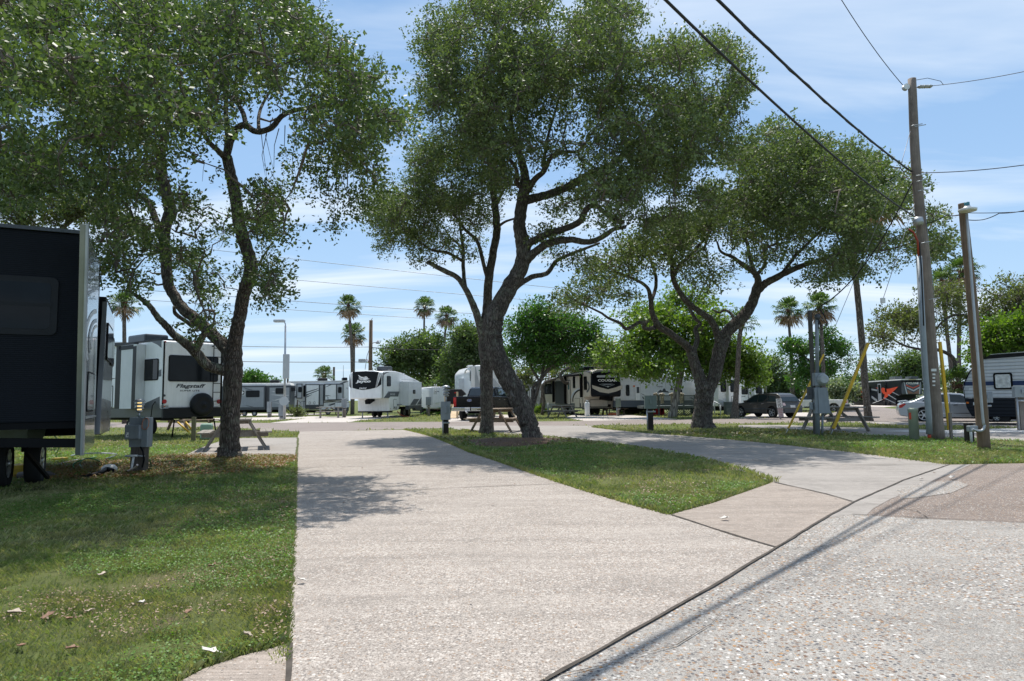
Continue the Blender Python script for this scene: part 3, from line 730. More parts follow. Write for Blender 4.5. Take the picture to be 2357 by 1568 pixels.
for q in [(485, 1520, .075, .3, 'large white curled dry leaf on the grass by the bottom left concrete slab', L3), (695, 1347, .05, .2, 'pale crumpled dry leaf on the left edge of the driveway', L3),
          (33, 1423, .07, .5, 'wide tan dry leaf in the grass at the far bottom left', L1), (110, 1432, .06, 1.0, 'dark curled dry leaf right of the wide tan leaf in the grass', L2), (160, 1436, .05, 2, 'small dark cupped leaf in the grass, third from the left edge', L2),
          (205, 1418, .045, .4, 'light brown flat leaf standing on the bright green weeds', L1), (325, 1398, .045, .1, 'pale thin dry leaf in the middle of the left lawn', L3), (432, 1420, .045, 1.4, 'brown pointed dry leaf at the right of the bright green patch', L2),
          (490, 1312, .06, .2, 'brown dry leaf in the litter beside the driveway edge', L2), (238, 1332, .06, .9, 'light brown dry leaf near the bare patch on the left lawn', L1), (48, 1500, .055, 2.2, 'dark brown dry leaf in the grass at the bottom left corner', L2),
          (165, 1505, .05, .6, 'dull brown curled leaf in the lower left grass', L2), (570, 1478, .04, .2, 'small tan leaf near the joint of the bottom slab', L1), (1668, 1200, .075, .2, 'pale flat dry leaf lying on the pinkish corner pad', L3),
          (2192, 1104, .09, .3, 'white curled dry leaf on the brown road', L3), (2120, 1107, .06, .1, 'flat pale leaf on the road next to the joint', L3), (2168, 1060, .10, .4, 'white shell like leaf on the grass edge above the road', L3),
          (1175, 1048, .08, .1, 'white thin leaf on the dark mulch', L3), (1623, 1121, .06, .2, 'pale leaf on the sunlit island grass', L3), (2055, 1031, .08, .2, 'pale leaf on the grass left of the green cylinder', L1),
          (2108, 1047, .07, .2, 'thin white leaf on the grass below the tall utility pole', L3)]:
    big_leaf(*q)
# ------------------------------------------------------------------ trees
def catmull(pts, rad, k=5):
    P_ = [np.array(p, float) for p in pts]; out = []; ro = []
    P_ = [2 * P_[0] - P_[1]] + P_ + [2 * P_[-1] - P_[-2]]
    for i in range(1, len(P_) - 2):
        for j in range(k):
            t = j / k
            out.append(0.5 * (2 * P_[i] + (P_[i + 1] - P_[i - 1]) * t + (2 * P_[i - 1] - 5 * P_[i] + 4 * P_[i + 1] - P_[i + 2]) * t * t + (3 * P_[i] - P_[i - 1] - 3 * P_[i + 1] + P_[i + 2]) * t ** 3))
            ro.append(rad[i - 1] * (1 - t) + rad[i] * t)
    out.append(P_[-2]); ro.append(rad[-1]); return out, ro
def leaves_np(cent, n_per, spread, size, rg, aspect=0.30, up=0.5, droop=0.0):
    """rhombic leaves scattered in small tufts around every cluster centre"""
    C = np.repeat(cent, n_per, 0); n = len(C)
    ntuft = max(2, n_per // 7)
    toff = rg.normal(0, 1, (len(cent), ntuft, 3)); toff *= (spread * rg.random((len(cent), ntuft, 1)) ** 0.4 / (np.linalg.norm(toff, axis=2, keepdims=True) + 1e-6))
    toff[..., 2] *= 0.75
    idx = rg.integers(0, ntuft, n); off = toff[np.repeat(np.arange(len(cent)), n_per), idx]
    base = C + off + rg.normal(0, size * 0.7, (n, 3))
    base[:, 2] -= droop * rg.random(n)
    d = off / (np.linalg.norm(off, axis=1, keepdims=True) + 1e-6) * 0.6 + rg.normal(0, 0.65, (n, 3)); d /= np.linalg.norm(d, axis=1, keepdims=True) + 1e-6
    nr = rg.normal(0, 1, (n, 3)); nr[:, 2] += up * 2
    s = np.cross(d, nr); s /= np.linalg.norm(s, axis=1, keepdims=True) + 1e-6
    L = size * (0.6 + 0.8 * rg.random((n, 1)))
    return np.stack([base, base + d * L * 0.5 + s * L * aspect, base + d * L, base + d * L * 0.5 - s * L * aspect], 1).reshape(-1, 3)

def oak(name, label, base, limbs, blobs, Y, ncl, nleaf, lsize, spread, leafm, bark, seed, cat='tree', depthf=0.85, drange=None, twr=1.0, hang=None, group=None, wn_=12, up=0.5, dd=0.0, dsh=0.0, gap=0.40, gap_sc=None):
    """limbs: list of (points [(x,y,width_px[,dY])], bark); blobs: (x,y,rx,ry[,dY][,weight])"""
    r = random.Random(seed); rg = np.random.default_rng(seed)
    root = thing(name, label, cat, (base.x, base.y, 0), group=group)
    inv = Matrix.Translation((-base.x, -base.y, 0))
    nodes = []; tr = MB(); tr2 = MB(); any2 = False
    for lb in limbs:
        pts, bk = (lb, 0) if isinstance(lb, list) else lb
        p3 = []; rd = []
        for q in pts:
            dY = q[3] if len(q) > 3 else 0.0
            Yq = Y + dY; p3.append(P(q[0], q[1], Yq)); rd.append(q[2] / 2 * Yq / FPX)
        o_, ro = catmull(p3, rd, 5)
        for i in range(len(o_)):
            if 0 < i < len(o_) - 1: o_[i] = o_[i] + rg.normal(0, 1, 3) * ro[i] * 0.045
        if not len(nodes):          # root flare on the first limb
            for i in range(min(5, len(ro))): ro[i] *= 1 + 0.35 * (1 - i / 5) ** 2
            o_[0][2] = -0.15
        (tr2 if bk else tr).tube(o_, ro, wn_, True, 0.07, r); any2 |= bool(bk)
        for i, p in enumerate(o_):
            if ro[i] < 0.30 and p[2] > 1.6: nodes.append(p)
    if len(nodes) < 4: nodes += [p for p in o_[len(o_) // 2:]]
    nodes = np.array(nodes)
    # cluster centres
    cs = []; tot = sum(b[2] * b[3] * (b[5] if len(b) > 5 else 1) for b in blobs)
    for b in blobs:
        wgt = b[5] if len(b) > 5 else 1; n = max(3, int(ncl * b[2] * b[3] * wgt / tot))
        dY = b[4] if len(b) > 4 else 0.0
        s = rg.normal(0, 1, (n, 3)); s /= np.linalg.norm(s, axis=1, keepdims=True); s *= rg.random((n, 1)) ** 0.45 * np.where(rg.random((n, 1)) < 0.10, 1.22, 1.0)
        rxm = b[2] / FPX * Y; rym = b[3] / FPX * Y
        c = P(b[0], b[1], Y + dY)
        cs.append(np.array(c) + s * np.array([rxm, rxm * depthf if b[2] > 20 else 0.5, rym]))
    cs = np.concatenate(cs)
    if dd:          # give the whole crown its depth: move clusters nearer or further away
        cm = cs.mean(0); q2 = ((cs[:, 0] - cm[0]) / (np.ptp(cs[:, 0]) / 2)) ** 2 + ((cs[:, 2] - cm[2]) / (np.ptp(cs[:, 2]) / 2)) ** 2
        env = np.sqrt(np.clip(1 - q2 * 0.8, 0.12, 1)); yy = cs[:, 1] + dsh + dd * env * rg.uniform(-1, 1, len(cs))
        cs = np.array(CAM) + (cs - np.array(CAM)) * (yy / cs[:, 1])[:, None]
    if gap:
        ax_, az_ = cs[:, 0] / cs[:, 1] * FPX, (cs[:, 2] - CAMH) / cs[:, 1] * FPX
        gsc = gap_sc or 1 / 62.0
        q = vnoise(ax_, az_, gsc, seed + 3) * .6 + vnoise(ax_, az_, gsc * 2.3, seed + 4) * .4
        cs = cs[q > gap + 0.05 * rg.normal(0, 1, len(cs))]
    dn = np.array([np.min(np.sum((nodes - c) ** 2, 1)) for c in cs]); order = np.argsort(dn)
    arr = np.zeros((len(nodes) + len(cs) * 5, 3)); arr[:len(nodes)] = nodes; k = len(nodes); tw = MB()
    thick = np.zeros(len(arr)); thick[:k] = 1.0
    for ci in order:
        c = cs[ci]; d2 = np.sum((arr[:k] - c) ** 2, 1); j = int(np.argmin(d2)); a = arr[j]; L = math.sqrt(d2[j])
        nn = 4; pts = []
        for i in range(nn + 1):
            t = i / nn; q = a * (1 - t) + c * t
            if 0 < i < nn: q = q + rg.normal(0, 1, 3) * L * 0.09
            q = q + np.array([0, 0, 1]) * L * 0.10 * math.sin(math.pi * t); pts.append(q)
        r0 = min(0.045, 0.012 + 0.02 * L) * twr; tw.tube(pts, [r0 * (1 - 0.75 * i / nn) for i in range(nn + 1)], 4, False)
        for q in pts[1:]: arr[k] = q; k += 1
    # fine twigs in each cluster
    for c in cs:
        for _ in range(3):
            d = rg.normal(0, 1, 3); d /= np.linalg.norm(d); e = c + d * spread * 0.9
            tw.tube([c, (c + e) / 2 + rg.normal(0, 1, 3) * spread * 0.12, e], [0.007 * twr, 0.005 * twr, 0.003 * twr], 3, False)
    if hang:
        for (x, y0, y1, dY) in hang:      # hanging strands
            a = np.array(P(x, y0, Y + dY)); e = np.array(P(x + r.uniform(-14, 14), y1, Y + dY)); m1 = (a + e) / 2 + rg.normal(0, 1, 3) * 0.12
            tw.tube([a, m1, e], [0.012, 0.008, 0.004], 3, False)
            if y1 > 0: cs = np.concatenate([cs, [e, e + [0, 0, .12]]]) if r.random() < 0.55 else cs
    t = tr.build('trunk', bark, root)
    if any2: tr2.build('limb', M_BARK2, root)
    tw.build('branches', M_TWIG, root)
    v = leaves_np(cs, nleaf, spread, lsize, rg, up=up)
    v -= np.array([base.x, base.y, 0])
    mesh_np('crown', v, 4, len(v) // 4, leafm, kind=None, parent=root)
    return root

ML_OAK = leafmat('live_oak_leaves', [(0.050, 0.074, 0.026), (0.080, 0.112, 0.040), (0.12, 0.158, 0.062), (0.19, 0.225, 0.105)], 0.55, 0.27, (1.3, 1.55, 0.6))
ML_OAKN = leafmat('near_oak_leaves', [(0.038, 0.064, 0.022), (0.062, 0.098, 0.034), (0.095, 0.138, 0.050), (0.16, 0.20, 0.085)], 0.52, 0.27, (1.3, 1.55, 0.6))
ML_FAR = leafmat('far_oak_leaves', [(0.055, 0.085, 0.035), (0.08, 0.12, 0.045), (0.115, 0.155, 0.065)], 0.45, 0.4)
ML_BRIGHT = leafmat('maple_leaves', [(0.05, 0.105, 0.016), (0.085, 0.155, 0.025), (0.13, 0.215, 0.036), (0.18, 0.26, 0.055)], 0.45, 0.38, (1.45, 1.55, 0.45))
ML_MID = leafmat('glossy_green_leaves', [(0.035, 0.09, 0.02), (0.055, 0.13, 0.026), (0.085, 0.17, 0.035)], 0.35, 0.35)
ML_BROWN = leafmat('sparse_olive_leaves', [(0.075, 0.092, 0.038), (0.105, 0.125, 0.052), (0.15, 0.165, 0.075)], 0.45, 0.35)

def shift_limb(l, d0, d1):
    n = len(l) - 1; return [(q[0], q[1], q[2], d0 + (d1 - d0) * i / n) for i, q in enumerate(l)]

# --- left oak
bs = G(527, 1056); Y = bs.y
L_ = [
 [(527, 1057, 47), (528, 1020, 44), (530, 973, 42), (533, 930, 40), (537, 880, 41), (536, 840, 43), (535, 800, 42)],
 shift_limb([(536, 815, 34), (541, 785, 33), (546, 755, 31), (554, 715, 29), (560, 680, 29), (571, 648, 31), (577, 618, 31), (572, 586, 29), (560, 550, 29), (550, 509, 28), (546, 480, 27), (539, 440, 27), (529, 395, 25), (521, 360, 24)], 0, -1.2),
 shift_limb([(521, 365, 17), (503, 348, 13), (480, 325, 11), (455, 280, 8), (430, 220, 6)], -1.2, -2.5),
 shift_limb([(521, 362, 15), (524, 308, 13), (520, 264, 11), (522, 211, 9), (530, 140, 6)], -1.2, -0.6),
 shift_limb([(521, 360, 18), (537, 308, 16), (560, 288, 15), (590, 303, 14), (625, 294, 13), (648, 268, 12), (687, 252, 10), (749, 246, 8), (801, 238, 6), (840, 250, 4)], -1.2, -3.0),
 shift_limb([(566, 288, 12), (560, 262, 11), (549, 238, 10), (543, 198, 8), (545, 130, 5)], -1.4, -0.2),
 shift_limb([(595, 303, 9), (600, 250, 7), (640, 180, 5)], -1.6, 0.8),
 shift_limb([(534, 822, 34), (515, 795, 30), (494, 775, 27), (456, 739, 26), (418, 707, 25), (392, 667, 24), (384, 630, 24), (383, 600, 24), (379, 560, 24), (380, 528, 25), (388, 500, 27), (392, 478, 27), (382, 440, 26), (371, 396, 24), (373, 365, 23)], 0, 0.6),
 shift_limb([(373, 368, 20), (358, 340, 18), (310, 292, 17), (258, 260, 15), (211, 229, 14), (167, 203, 12), (132, 176, 10), (88, 101, 7)], 0.6, -1.8),
 shift_limb([(372, 365, 14), (385, 300, 11), (390, 220, 8), (370, 130, 6)], 0.6, 1.8),
 shift_limb([(379, 565, 18), (360, 510, 16), (339, 462, 14), (304, 440, 11), (284, 405, 8), (240, 380, 5)], 0.2, 1.8),
 (shift_limb([(524, 856, 26), (500, 848, 24), (476, 840, 23), (452, 812, 23), (424, 788, 20), (400, 770, 17), (380, 748, 16), (362, 729, 14), (343, 703, 12), (323, 687, 10), (299, 672, 7)], 0, -1.5), 1),
 (shift_limb([(450, 808, 17), (460, 786, 16), (468, 772, 15), (476, 760, 13), (490, 748, 9)], -0.5, -1.2), 1),
 shift_limb([(445, 752, 10), (425, 738, 9), (404, 722, 9), (400, 706, 6)], 0.0, -0.6),
 shift_limb([(560, 545, 6), (600, 510, 4), (630, 470, 3)], -0.8, 0.6),
 shift_limb([(575, 640, 7), (600, 600, 5), (625, 560, 3)], -0.6, 0.4),
]
B_ = [(40, 40, 170, 100, -2), (220, 40, 160, 110, -1), (400, 40, 150, 110, 0), (560, 60, 110, 100, 0), (655, 130, 95, 80, 0), (730, 190, 80, 70, -1), (790, 260, 70, 60, -2), (850, 290, 50, 45, -2, 0.8), (690, 40, 60, 55, 0), (610, -10, 90, 60, 0), (760, 115, 60, 50, -1), (835, 195, 50, 45, -1.5), (905, 275, 42, 38, -2, 0.9),
      (60, 200, 150, 100, -2), (230, 190, 130, 90, -1.5), (400, 200, 120, 90, -1), (540, 190, 100, 80, 0), (650, 230, 80, 60, -1),
      (40, 330, 120, 80, -2), (180, 330, 110, 80, -1), (300, 300, 90, 70, 0), (430, 300, 80, 55, -1), (470, 350, 40, 30, -1, 0.6),
      (30, 430, 90, 40, -1, 0.7), (150, 430, 90, 50, 0), (270, 440, 70, 60, 1), (330, 390, 60, 50, 0), (300, 520, 60, 50, 1), (350, 560, 50, 60, 1), (260, 600, 50, 50, 0, 0.9), (330, 640, 50, 40, 0, 0.8), (260, 545, 35, 45, 0),
      (420, 470, 45, 45, 1, 0.8), (455, 400, 50, 30, 0, 0.55), (450, 560, 50, 80, 1.5, 0.9), (480, 640, 45, 60, 1.5, 0.9), (500, 520, 40, 60, 1.5, 0.8), (495, 720, 25, 40, 1.2, 0.7),
      (610, 460, 55, 40, 0.5, 0.75), (650, 455, 45, 35, 0, 0.6), (620, 540, 45, 45, 0.4, 0.7), (610, 620, 48, 45, 0.3, 0.75), (640, 670, 35, 35, 0, 0.7), (605, 690, 25, 30, 0, 0.5), (450, 765, 30, 20, -0.6, 0.5), (585, 500, 40, 50, 0.6, 0.6),
      (720, 300, 60, 30, -2, 0.35), (820, 340, 50, 50, -2, 0.7), (845, 400, 30, 40, -2, 0.55)]
rr = random.Random(5)
hang = [(x, rr.uniform(270, 310), rr.uniform(360, 420), rr.uniform(-3, -1)) for x in range(600, 800, 14)] + [(x, rr.uniform(300, 340), rr.uniform(430, 500), rr.uniform(-3, -2)) for x in range(752, 880, 9)] + [(765, 330, 530, -2.5), (772, 330, 490, -2.5), (800, 330, 470, -2.5)]
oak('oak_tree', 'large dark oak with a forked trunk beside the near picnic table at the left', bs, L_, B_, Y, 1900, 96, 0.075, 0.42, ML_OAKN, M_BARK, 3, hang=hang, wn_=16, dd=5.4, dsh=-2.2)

# --- middle pair
bs = G(1121, 999); Y = bs.y
L_ = [
 [(1121, 1000, 30), (1121, 960, 29), (1120, 920, 29), (1120, 880, 30), (1119, 830, 31), (1116, 790, 30), (1118, 745, 24), (1122, 700, 21), (1123, 661, 20), (1129, 617, 19), (1137, 572, 18), (1143, 540, 18), (1143, 506, 18), (1138, 465, 16), (1134, 418, 13), (1124, 360, 10), (1114, 300, 7)],
 (shift_limb([(1114, 790, 20), (1108, 760, 20), (1098, 725, 17), (1084, 690, 15), (1069, 661, 13), (1052, 638, 12), (1026, 625, 12), (1005, 615, 11), (990, 606, 10), (984, 605, 9)], 0, -1), 1),
 (shift_limb([(1072, 668, 10), (1068, 640, 9), (1066, 605, 9), (1066, 572, 8), (1060, 530, 6), (1055, 480, 4)], -0.4, 0.8), 1),
 shift_limb([(1066, 602, 7), (1046, 590, 7), (1026, 581, 7), (995, 576, 6), (969, 559, 5), (938, 533, 5), (911, 515, 4), (890, 500, 3)], -0.4, -1.5),
 shift_limb([(1124, 650, 9), (1116, 620, 9), (1110, 594, 9), (1098, 555, 8), (1070, 528, 7), (1048, 498, 6), (1020, 480, 5), (999, 471, 4), (975, 468, 3)], 0, -1),
 shift_limb([(1066, 575, 5), (1048, 555, 5), (1035, 545, 4), (1025, 528, 3)], -0.2, 0.5),
 shift_limb([(1138, 480, 8), (1165, 430, 6), (1190, 425, 4)], 0, 1),
 shift_limb([(1140, 530, 7), (1160, 512, 6), (1195, 500, 4)], 0, -1),
]
B_ = [(985, 440, 75, 60), (925, 465, 60, 50, -1), (880, 490, 48, 45, -1, 0.9), (905, 540, 50, 42, -1, 0.9), (960, 520, 60, 50), (1040, 440, 80, 70), (1040, 350, 90, 70), (1110, 400, 70, 80), (1010, 560, 50, 40, 0, 0.6), (885, 590, 28, 25, -1, 0.7), (960, 590, 40, 25, 0, 0.5), (1090, 490, 60, 50), (970, 380, 60, 50), (1090, 570, 40, 35, 1, 0.4), (1110, 300, 80, 70, 1)]
oak('oak_tree', 'oak with a straight slender trunk standing left of the thicker leaning trunk', bs, L_, B_, Y, 800, 90, 0.088, 0.5, ML_OAK, M_BARK, 8, wn_=12, dd=3.5, dsh=-0.8)

bs = G(1226, 1013); Y = bs.y
L_ = [
 [(1226, 1015, 44), (1220, 985, 41), (1210, 955, 42), (1197, 925, 45), (1183, 895, 46), (1166, 865, 44), (1150, 835, 43), (1140, 805, 42), (1134, 775, 44), (1134, 745, 47), (1142, 718, 44), (1157, 690, 40), (1178, 655, 38), (1197, 620, 36), (1205, 590, 35), (1203, 560, 34), (1197, 530, 30), (1196, 505, 29), (1202, 465, 28), (1209, 430, 27), (1210, 415, 25)],
 shift_limb([(1206, 605, 24), (1220, 592, 20), (1245, 570, 18), (1268, 558, 17), (1312, 552, 15), (1345, 557, 14), (1369, 554, 13), (1395, 540, 12), (1413, 528, 10), (1440, 523, 7)], 0, -1.5),
 shift_limb([(1204, 575, 22), (1225, 556, 17), (1268, 536, 15), (1305, 525, 15), (1334, 510, 15), (1345, 490, 14), (1355, 477, 13), (1372, 474, 12), (1391, 489, 11), (1412, 502, 10), (1436, 513, 8)], 0, -2.4),
 shift_limb([(1208, 462, 22), (1235, 455, 20), (1268, 446, 19), (1303, 432, 19), (1340, 412, 20), (1369, 396, 18), (1400, 385, 16), (1422, 368, 14), (1445, 345, 13), (1466, 326, 13), (1493, 295, 11), (1532, 229, 8), (1570, 180, 5)], 0, 2),
 shift_limb([(1382, 392, 10), (1386, 410, 9), (1375, 425, 9), (1362, 428, 6)], 0.9, 0.4),
 shift_limb([(1395, 398, 8), (1430, 415, 8), (1470, 412, 6), (1510, 410, 4)], 1.0, -1),
 shift_limb([(1212, 440, 18), (1232, 412, 14), (1252, 394, 12), (1270, 361, 10), (1300, 350, 9), (1330, 348, 7), (1356, 320, 5)], 0, -2.2),
 shift_limb([(1209, 425, 22), (1208, 400, 20), (1203, 378, 18), (1190, 340, 16), (1183, 320, 14), (1176, 264, 10), (1190, 210, 8), (1204, 160, 7), (1224, 88, 5)], 0, 0.8),
 shift_limb([(1199, 432, 12), (1190, 420, 11), (1188, 388, 9), (1165, 360, 7), (1140, 343, 6), (1088, 308, 5), (1048, 220, 4)], 0, -1.8),
 shift_limb([(1182, 668, 14), (1195, 655, 13), (1224, 638, 12), (1258, 630, 11), (1272, 612, 10), (1285, 598, 9), (1334, 577, 7), (1380, 560, 5)], 0.2, 2.5),
 shift_limb([(1178, 330, 10), (1150, 270, 8), (1120, 200, 6), (1090, 120, 4)], 0, 1.5),
 shift_limb([(1250, 395, 8), (1260, 320, 7), (1290, 220, 5), (1330, 120, 4)], -0.8, 1),
 shift_limb([(1466, 326, 8), (1520, 300, 6), (1590, 290, 5), (1650, 250, 4)], 1.4, -1.5),
]
B_ = [(1060, 70, 85, 70), (1160, 30, 110, 70), (1290, 10, 110, 70), (1395, 60, 90, 80), (1120, 150, 110, 80), (1250, 120, 110, 90), (1370, 150, 100, 80), (1460, 170, 90, 70), (1560, 130, 80, 55), (1640, 130, 70, 45), (1690, 190, 60, 50), (1640, 240, 80, 60),
      (1010, 175, 55, 70), (1010, 260, 60, 60), (1080, 250, 90, 80), (1200, 240, 100, 80), (1320, 250, 100, 70), (1440, 270, 100, 80), (1550, 250, 90, 80), (1000, 110, 45, 45), (1120, 330, 80, 60), (1230, 320, 70, 55, 0, 0.8), (1330, 330, 60, 45, 0, 0.6), (1370, 440, 90, 40, -1, 0.7),
      (1450, 400, 110, 70, 0), (1560, 360, 100, 90, 0), (1640, 330, 70, 60, 0), (1400, 340, 60, 40, 1, 0.7), (1500, 480, 100, 50, 0), (1600, 440, 80, 55, 0), (1410, 490, 60, 45, -2, 0.7), (1290, 470, 60, 40, 2, 0.5), (1260, 550, 60, 40, 2.5, 0.45), (1200, 180, 90, 80), (1160, 410, 50, 50, 1, 0.7), (1330, 600, 70, 25, 2.5, 0.5)]
oak('oak_tree', 'tallest middle oak with a thick leaning trunk and round pruning scars', bs, L_, B_, Y, 2650, 98, 0.09, 0.52, ML_OAK, M_BARK, 12, wn_=18, dd=5.2, dsh=-0.8, gap=0.40)

T2R = [o_ for o_ in col.objects if o_.name.startswith('oak_tree') and 'tallest' in o_.get('label', '')][0]
def scar(root, x, y, rx, ry, Yd):
    c = P(x, y, Yd); vs = []; fs = []; n = 24; rr_ = random.Random(int(x))
    k = Yd / FPX
    for i, (f_, dz) in enumerate(((1.2, .08), (1.0, -.02), (.8, .0), (.45, .02), (.15, .05))):
        for j in range(n):
            a = 2 * math.pi * j / n; w_ = 1 + .05 * rr_.uniform(-1, 1); vs.append(c + Vector((rx * k * f_ * w_ * math.cos(a), dz, ry * k * f_ * w_ * math.sin(a))))
    for i in range(4):
        for j in range(n): fs.append((i * n + j, i * n + (j + 1) % n, (i + 1) * n + (j + 1) % n, (i + 1) * n + j))
    fs.append([4 * n + j for j in range(n)])
    b_ = MB(); b_.add(vs, fs, True); b_.build('pruning_scar', simple('scar_wood', (.16, .145, .13), .9, var=.4, vs=9, bmp=.6), root)
Yt = G(1226, 1013).y
scar(T2R, 1128, 737, 7, 19, Yt - .315); scar(T2R, 1184, 901, 9, 13, Yt - .30)
# --- right oak
bs = G(1616, 986); Y = bs.y
L_ = [
 [(1617, 988, 50), (1617, 965, 44), (1618, 940, 42), (1621, 915, 42), (1620, 895, 40), (1612, 875, 28), (1603, 850, 25), (1596, 828, 23), (1591, 808, 24)],
 [(1622, 910, 34), (1634, 890, 30), (1645, 862, 30), (1652, 825, 31), (1660, 798, 32), (1672, 768, 27), (1690, 748, 27), (1712, 728, 27), (1728, 705, 24), (1738, 680, 22), (1746, 656, 23)],
 shift_limb([(1592, 810, 20), (1578, 794, 18), (1562, 782, 17), (1540, 766, 16), (1518, 751, 15), (1507, 736, 13), (1500, 715, 12), (1497, 685, 11), (1488, 660, 8), (1455, 640, 7), (1410, 622, 6), (1370, 592, 4)], 0, -2),
 shift_limb([(1510, 752, 12), (1497, 757, 10), (1482, 755, 9), (1484, 744, 8), (1470, 743, 8), (1455, 752, 8), (1440, 757, 8), (1427, 744, 7), (1400, 732, 6), (1381, 719, 5), (1340, 700, 4), (1300, 680, 3)], -0.6, -3),
 shift_limb([(1592, 812, 14), (1602, 795, 12), (1605, 775, 11), (1601, 757, 10), (1612, 745, 8), (1600, 733, 8), (1590, 715, 7), (1580, 695, 5)], 0, 1),
 shift_limb([(1657, 800, 20), (1652, 775, 17), (1645, 752, 16), (1633, 734, 15), (1612, 719, 14), (1590, 703, 13), (1574, 687, 13), (1557, 660, 12), (1549, 636, 12), (1546, 600, 10), (1534, 580, 9), (1519, 566, 8), (1500, 545, 5)], 0, -1.5),
 shift_limb([(1549, 640, 10), (1562, 612, 9), (1580, 596, 8), (1600, 575, 7), (1625, 545, 5), (1650, 500, 4)], -1, -2.5),
 shift_limb([(1500, 690, 9), (1508, 668, 8), (1510, 640, 8), (1501, 608, 7), (1492, 585, 6), (1486, 560, 4)], -1.3, 0.5),
 shift_limb([(1745, 660, 18), (1744, 640, 15), (1737, 628, 14), (1722, 618, 12), (1705, 606, 10), (1686, 592, 8), (1660, 580, 6), (1650, 556, 4)], 0, -2.5),
 shift_limb([(1740, 635, 11), (1728, 600, 9), (1722, 570, 8), (1717, 540, 6), (1740, 500, 4)], 0, 1.5),
 shift_limb([(1735, 640, 9), (1760, 610, 8), (1758, 580, 7), (1775, 565, 6), (1800, 560, 4)], 0, -1),
 shift_limb([(1742, 672, 18), (1762, 652, 17), (1785, 640, 16), (1815, 625, 14), (1845, 612, 12), (1880, 600, 10), (1915, 590, 9), (1950, 580, 8), (1990, 578, 6), (2040, 575, 5), (2100, 560, 3)], 0, -2),
 shift_limb([(1800, 630, 9), (1830, 590, 8), (1870, 550, 6), (1920, 500, 5), (1950, 440, 3)], 0, 1.5),
 shift_limb([(1692, 746, 7), (1684, 724, 7), (1668, 714, 6), (1655, 720, 5), (1640, 712, 4)], 0, 1),
 shift_limb([(1620, 575, 6), (1640, 520, 5), (1680, 460, 4), (1720, 400, 3)], -2, 1),
]
B_ = [(1800, 340, 90, 55), (1890, 350, 80, 50), (1730, 380, 80, 55), (1960, 400, 80, 55), (1860, 420, 110, 60), (1780, 460, 90, 60), (1970, 470, 100, 60), (2050, 470, 70, 50), (2110, 520, 60, 45), (2140, 570, 40, 35, 0, 0.8), (1680, 450, 80, 60), (1890, 510, 110, 50), (2000, 540, 90, 45), (2080, 580, 60, 30, 0, 0.8),
      (1800, 540, 70, 40, 0, 0.8), (1930, 600, 70, 40, 0, 0.8), (1840, 600, 60, 28, 0, 0.5), (2070, 430, 50, 45, 0, 1.2), (2110, 500, 60, 50, 0, 1.3), (2150, 555, 40, 40, 0, 1.2), (2060, 540, 60, 40), (1990, 370, 50, 30), (2090, 585, 50, 20), (1700, 520, 80, 45, 0, 0.8), (1620, 520, 90, 50), (1540, 540, 80, 45), (1460, 590, 70, 40, -1, 0.8), (1400, 620, 60, 35, -1, 0.7), (1360, 670, 50, 35, -2, 0.6), (1570, 600, 80, 35, 0, 0.5), (1440, 670, 60, 30, 0, 0.45), (1640, 640, 70, 35, 2, 0.45), (1310, 690, 40, 25, -2, 0.5), (1880, 640, 50, 18, -1, 0.5), (1990, 630, 40, 18, -1, 0.5), (1750, 590, 50, 25, 0, 0.5)]
oak('oak_tree', 'spreading right oak with several twisting stems and dark boughs above the grey car', bs, L_, B_, Y, 1900, 96, 0.115, 0.62, ML_OAK, M_BARK, 17, wn_=14, dd=5.5, dsh=-0.5, gap=0.39)

# --- trees standing further back
def bgtree(name, label, x, ybase, Y, stems, blobs, ncl, nl, ls, sp_, leafm, seed, bark=None, gap=0.40, **k):
    b_ = XY(x, Y); base = Vector((b_.x, b_.y, 0))
    return oak(name, label, base, stems, blobs, Y, int(ncl * 1.35), int(nl * .8), ls, sp_, leafm, bark or M_BARK, seed, twr=1.6, wn_=8, gap=gap, gap_sc=1 / 26.0, **k)
bgtree('oak_tree', 'sparse olive coloured oak behind the black trailer at the far left', 45, 0, 24, [[(45, 990, 24), (46, 700, 22), (50, 540, 18), (50, 500, 16), (60, 470, 10), (70, 430, 6)], [(120, 560, 12), (150, 520, 10), (190, 495, 6)]],
       [(30, 470, 60, 50, 0), (110, 470, 70, 40, 0), (190, 480, 60, 30, 0), (120, 520, 60, 15, 0, .6), (40, 400, 60, 60, 0), (240, 490, 40, 50, 0, .8)], 260, 70, 0.11, 0.5, ML_BROWN, 41)
bgtree('oak_tree', 'dark round oak behind the large white fifth wheel, below two palm tops', 965, 930, 75, [[(990, 920, 12), (990, 880, 10), (975, 850, 7), (960, 820, 4)], [(990, 890, 7), (1010, 850, 5), (1020, 820, 3)]],
       [(935, 815, 48, 32), (985, 800, 55, 30), (965, 845, 60, 26), (905, 830, 26, 25), (1015, 840, 45, 35), (890, 855, 20, 15, 0, .6)], 280, 85, 0.27, 1.35, ML_FAR, 42)
bgtree('oak_tree', 'dense oak directly left of the middle trunks, behind the black pickup', 1075, 930, 66, [[(1082, 930, 14), (1082, 880, 12), (1075, 840, 8), (1068, 800, 5)]],
       [(1070, 790, 42, 35), (1100, 770, 45, 35), (1060, 840, 35, 30), (1100, 830, 45, 35), (1040, 830, 22, 22), (1030, 880, 30, 20, 0, .7), (1000, 890, 25, 18, 0, .6), (1150, 850, 30, 30)], 280, 85, 0.25, 1.2, ML_FAR, 43)
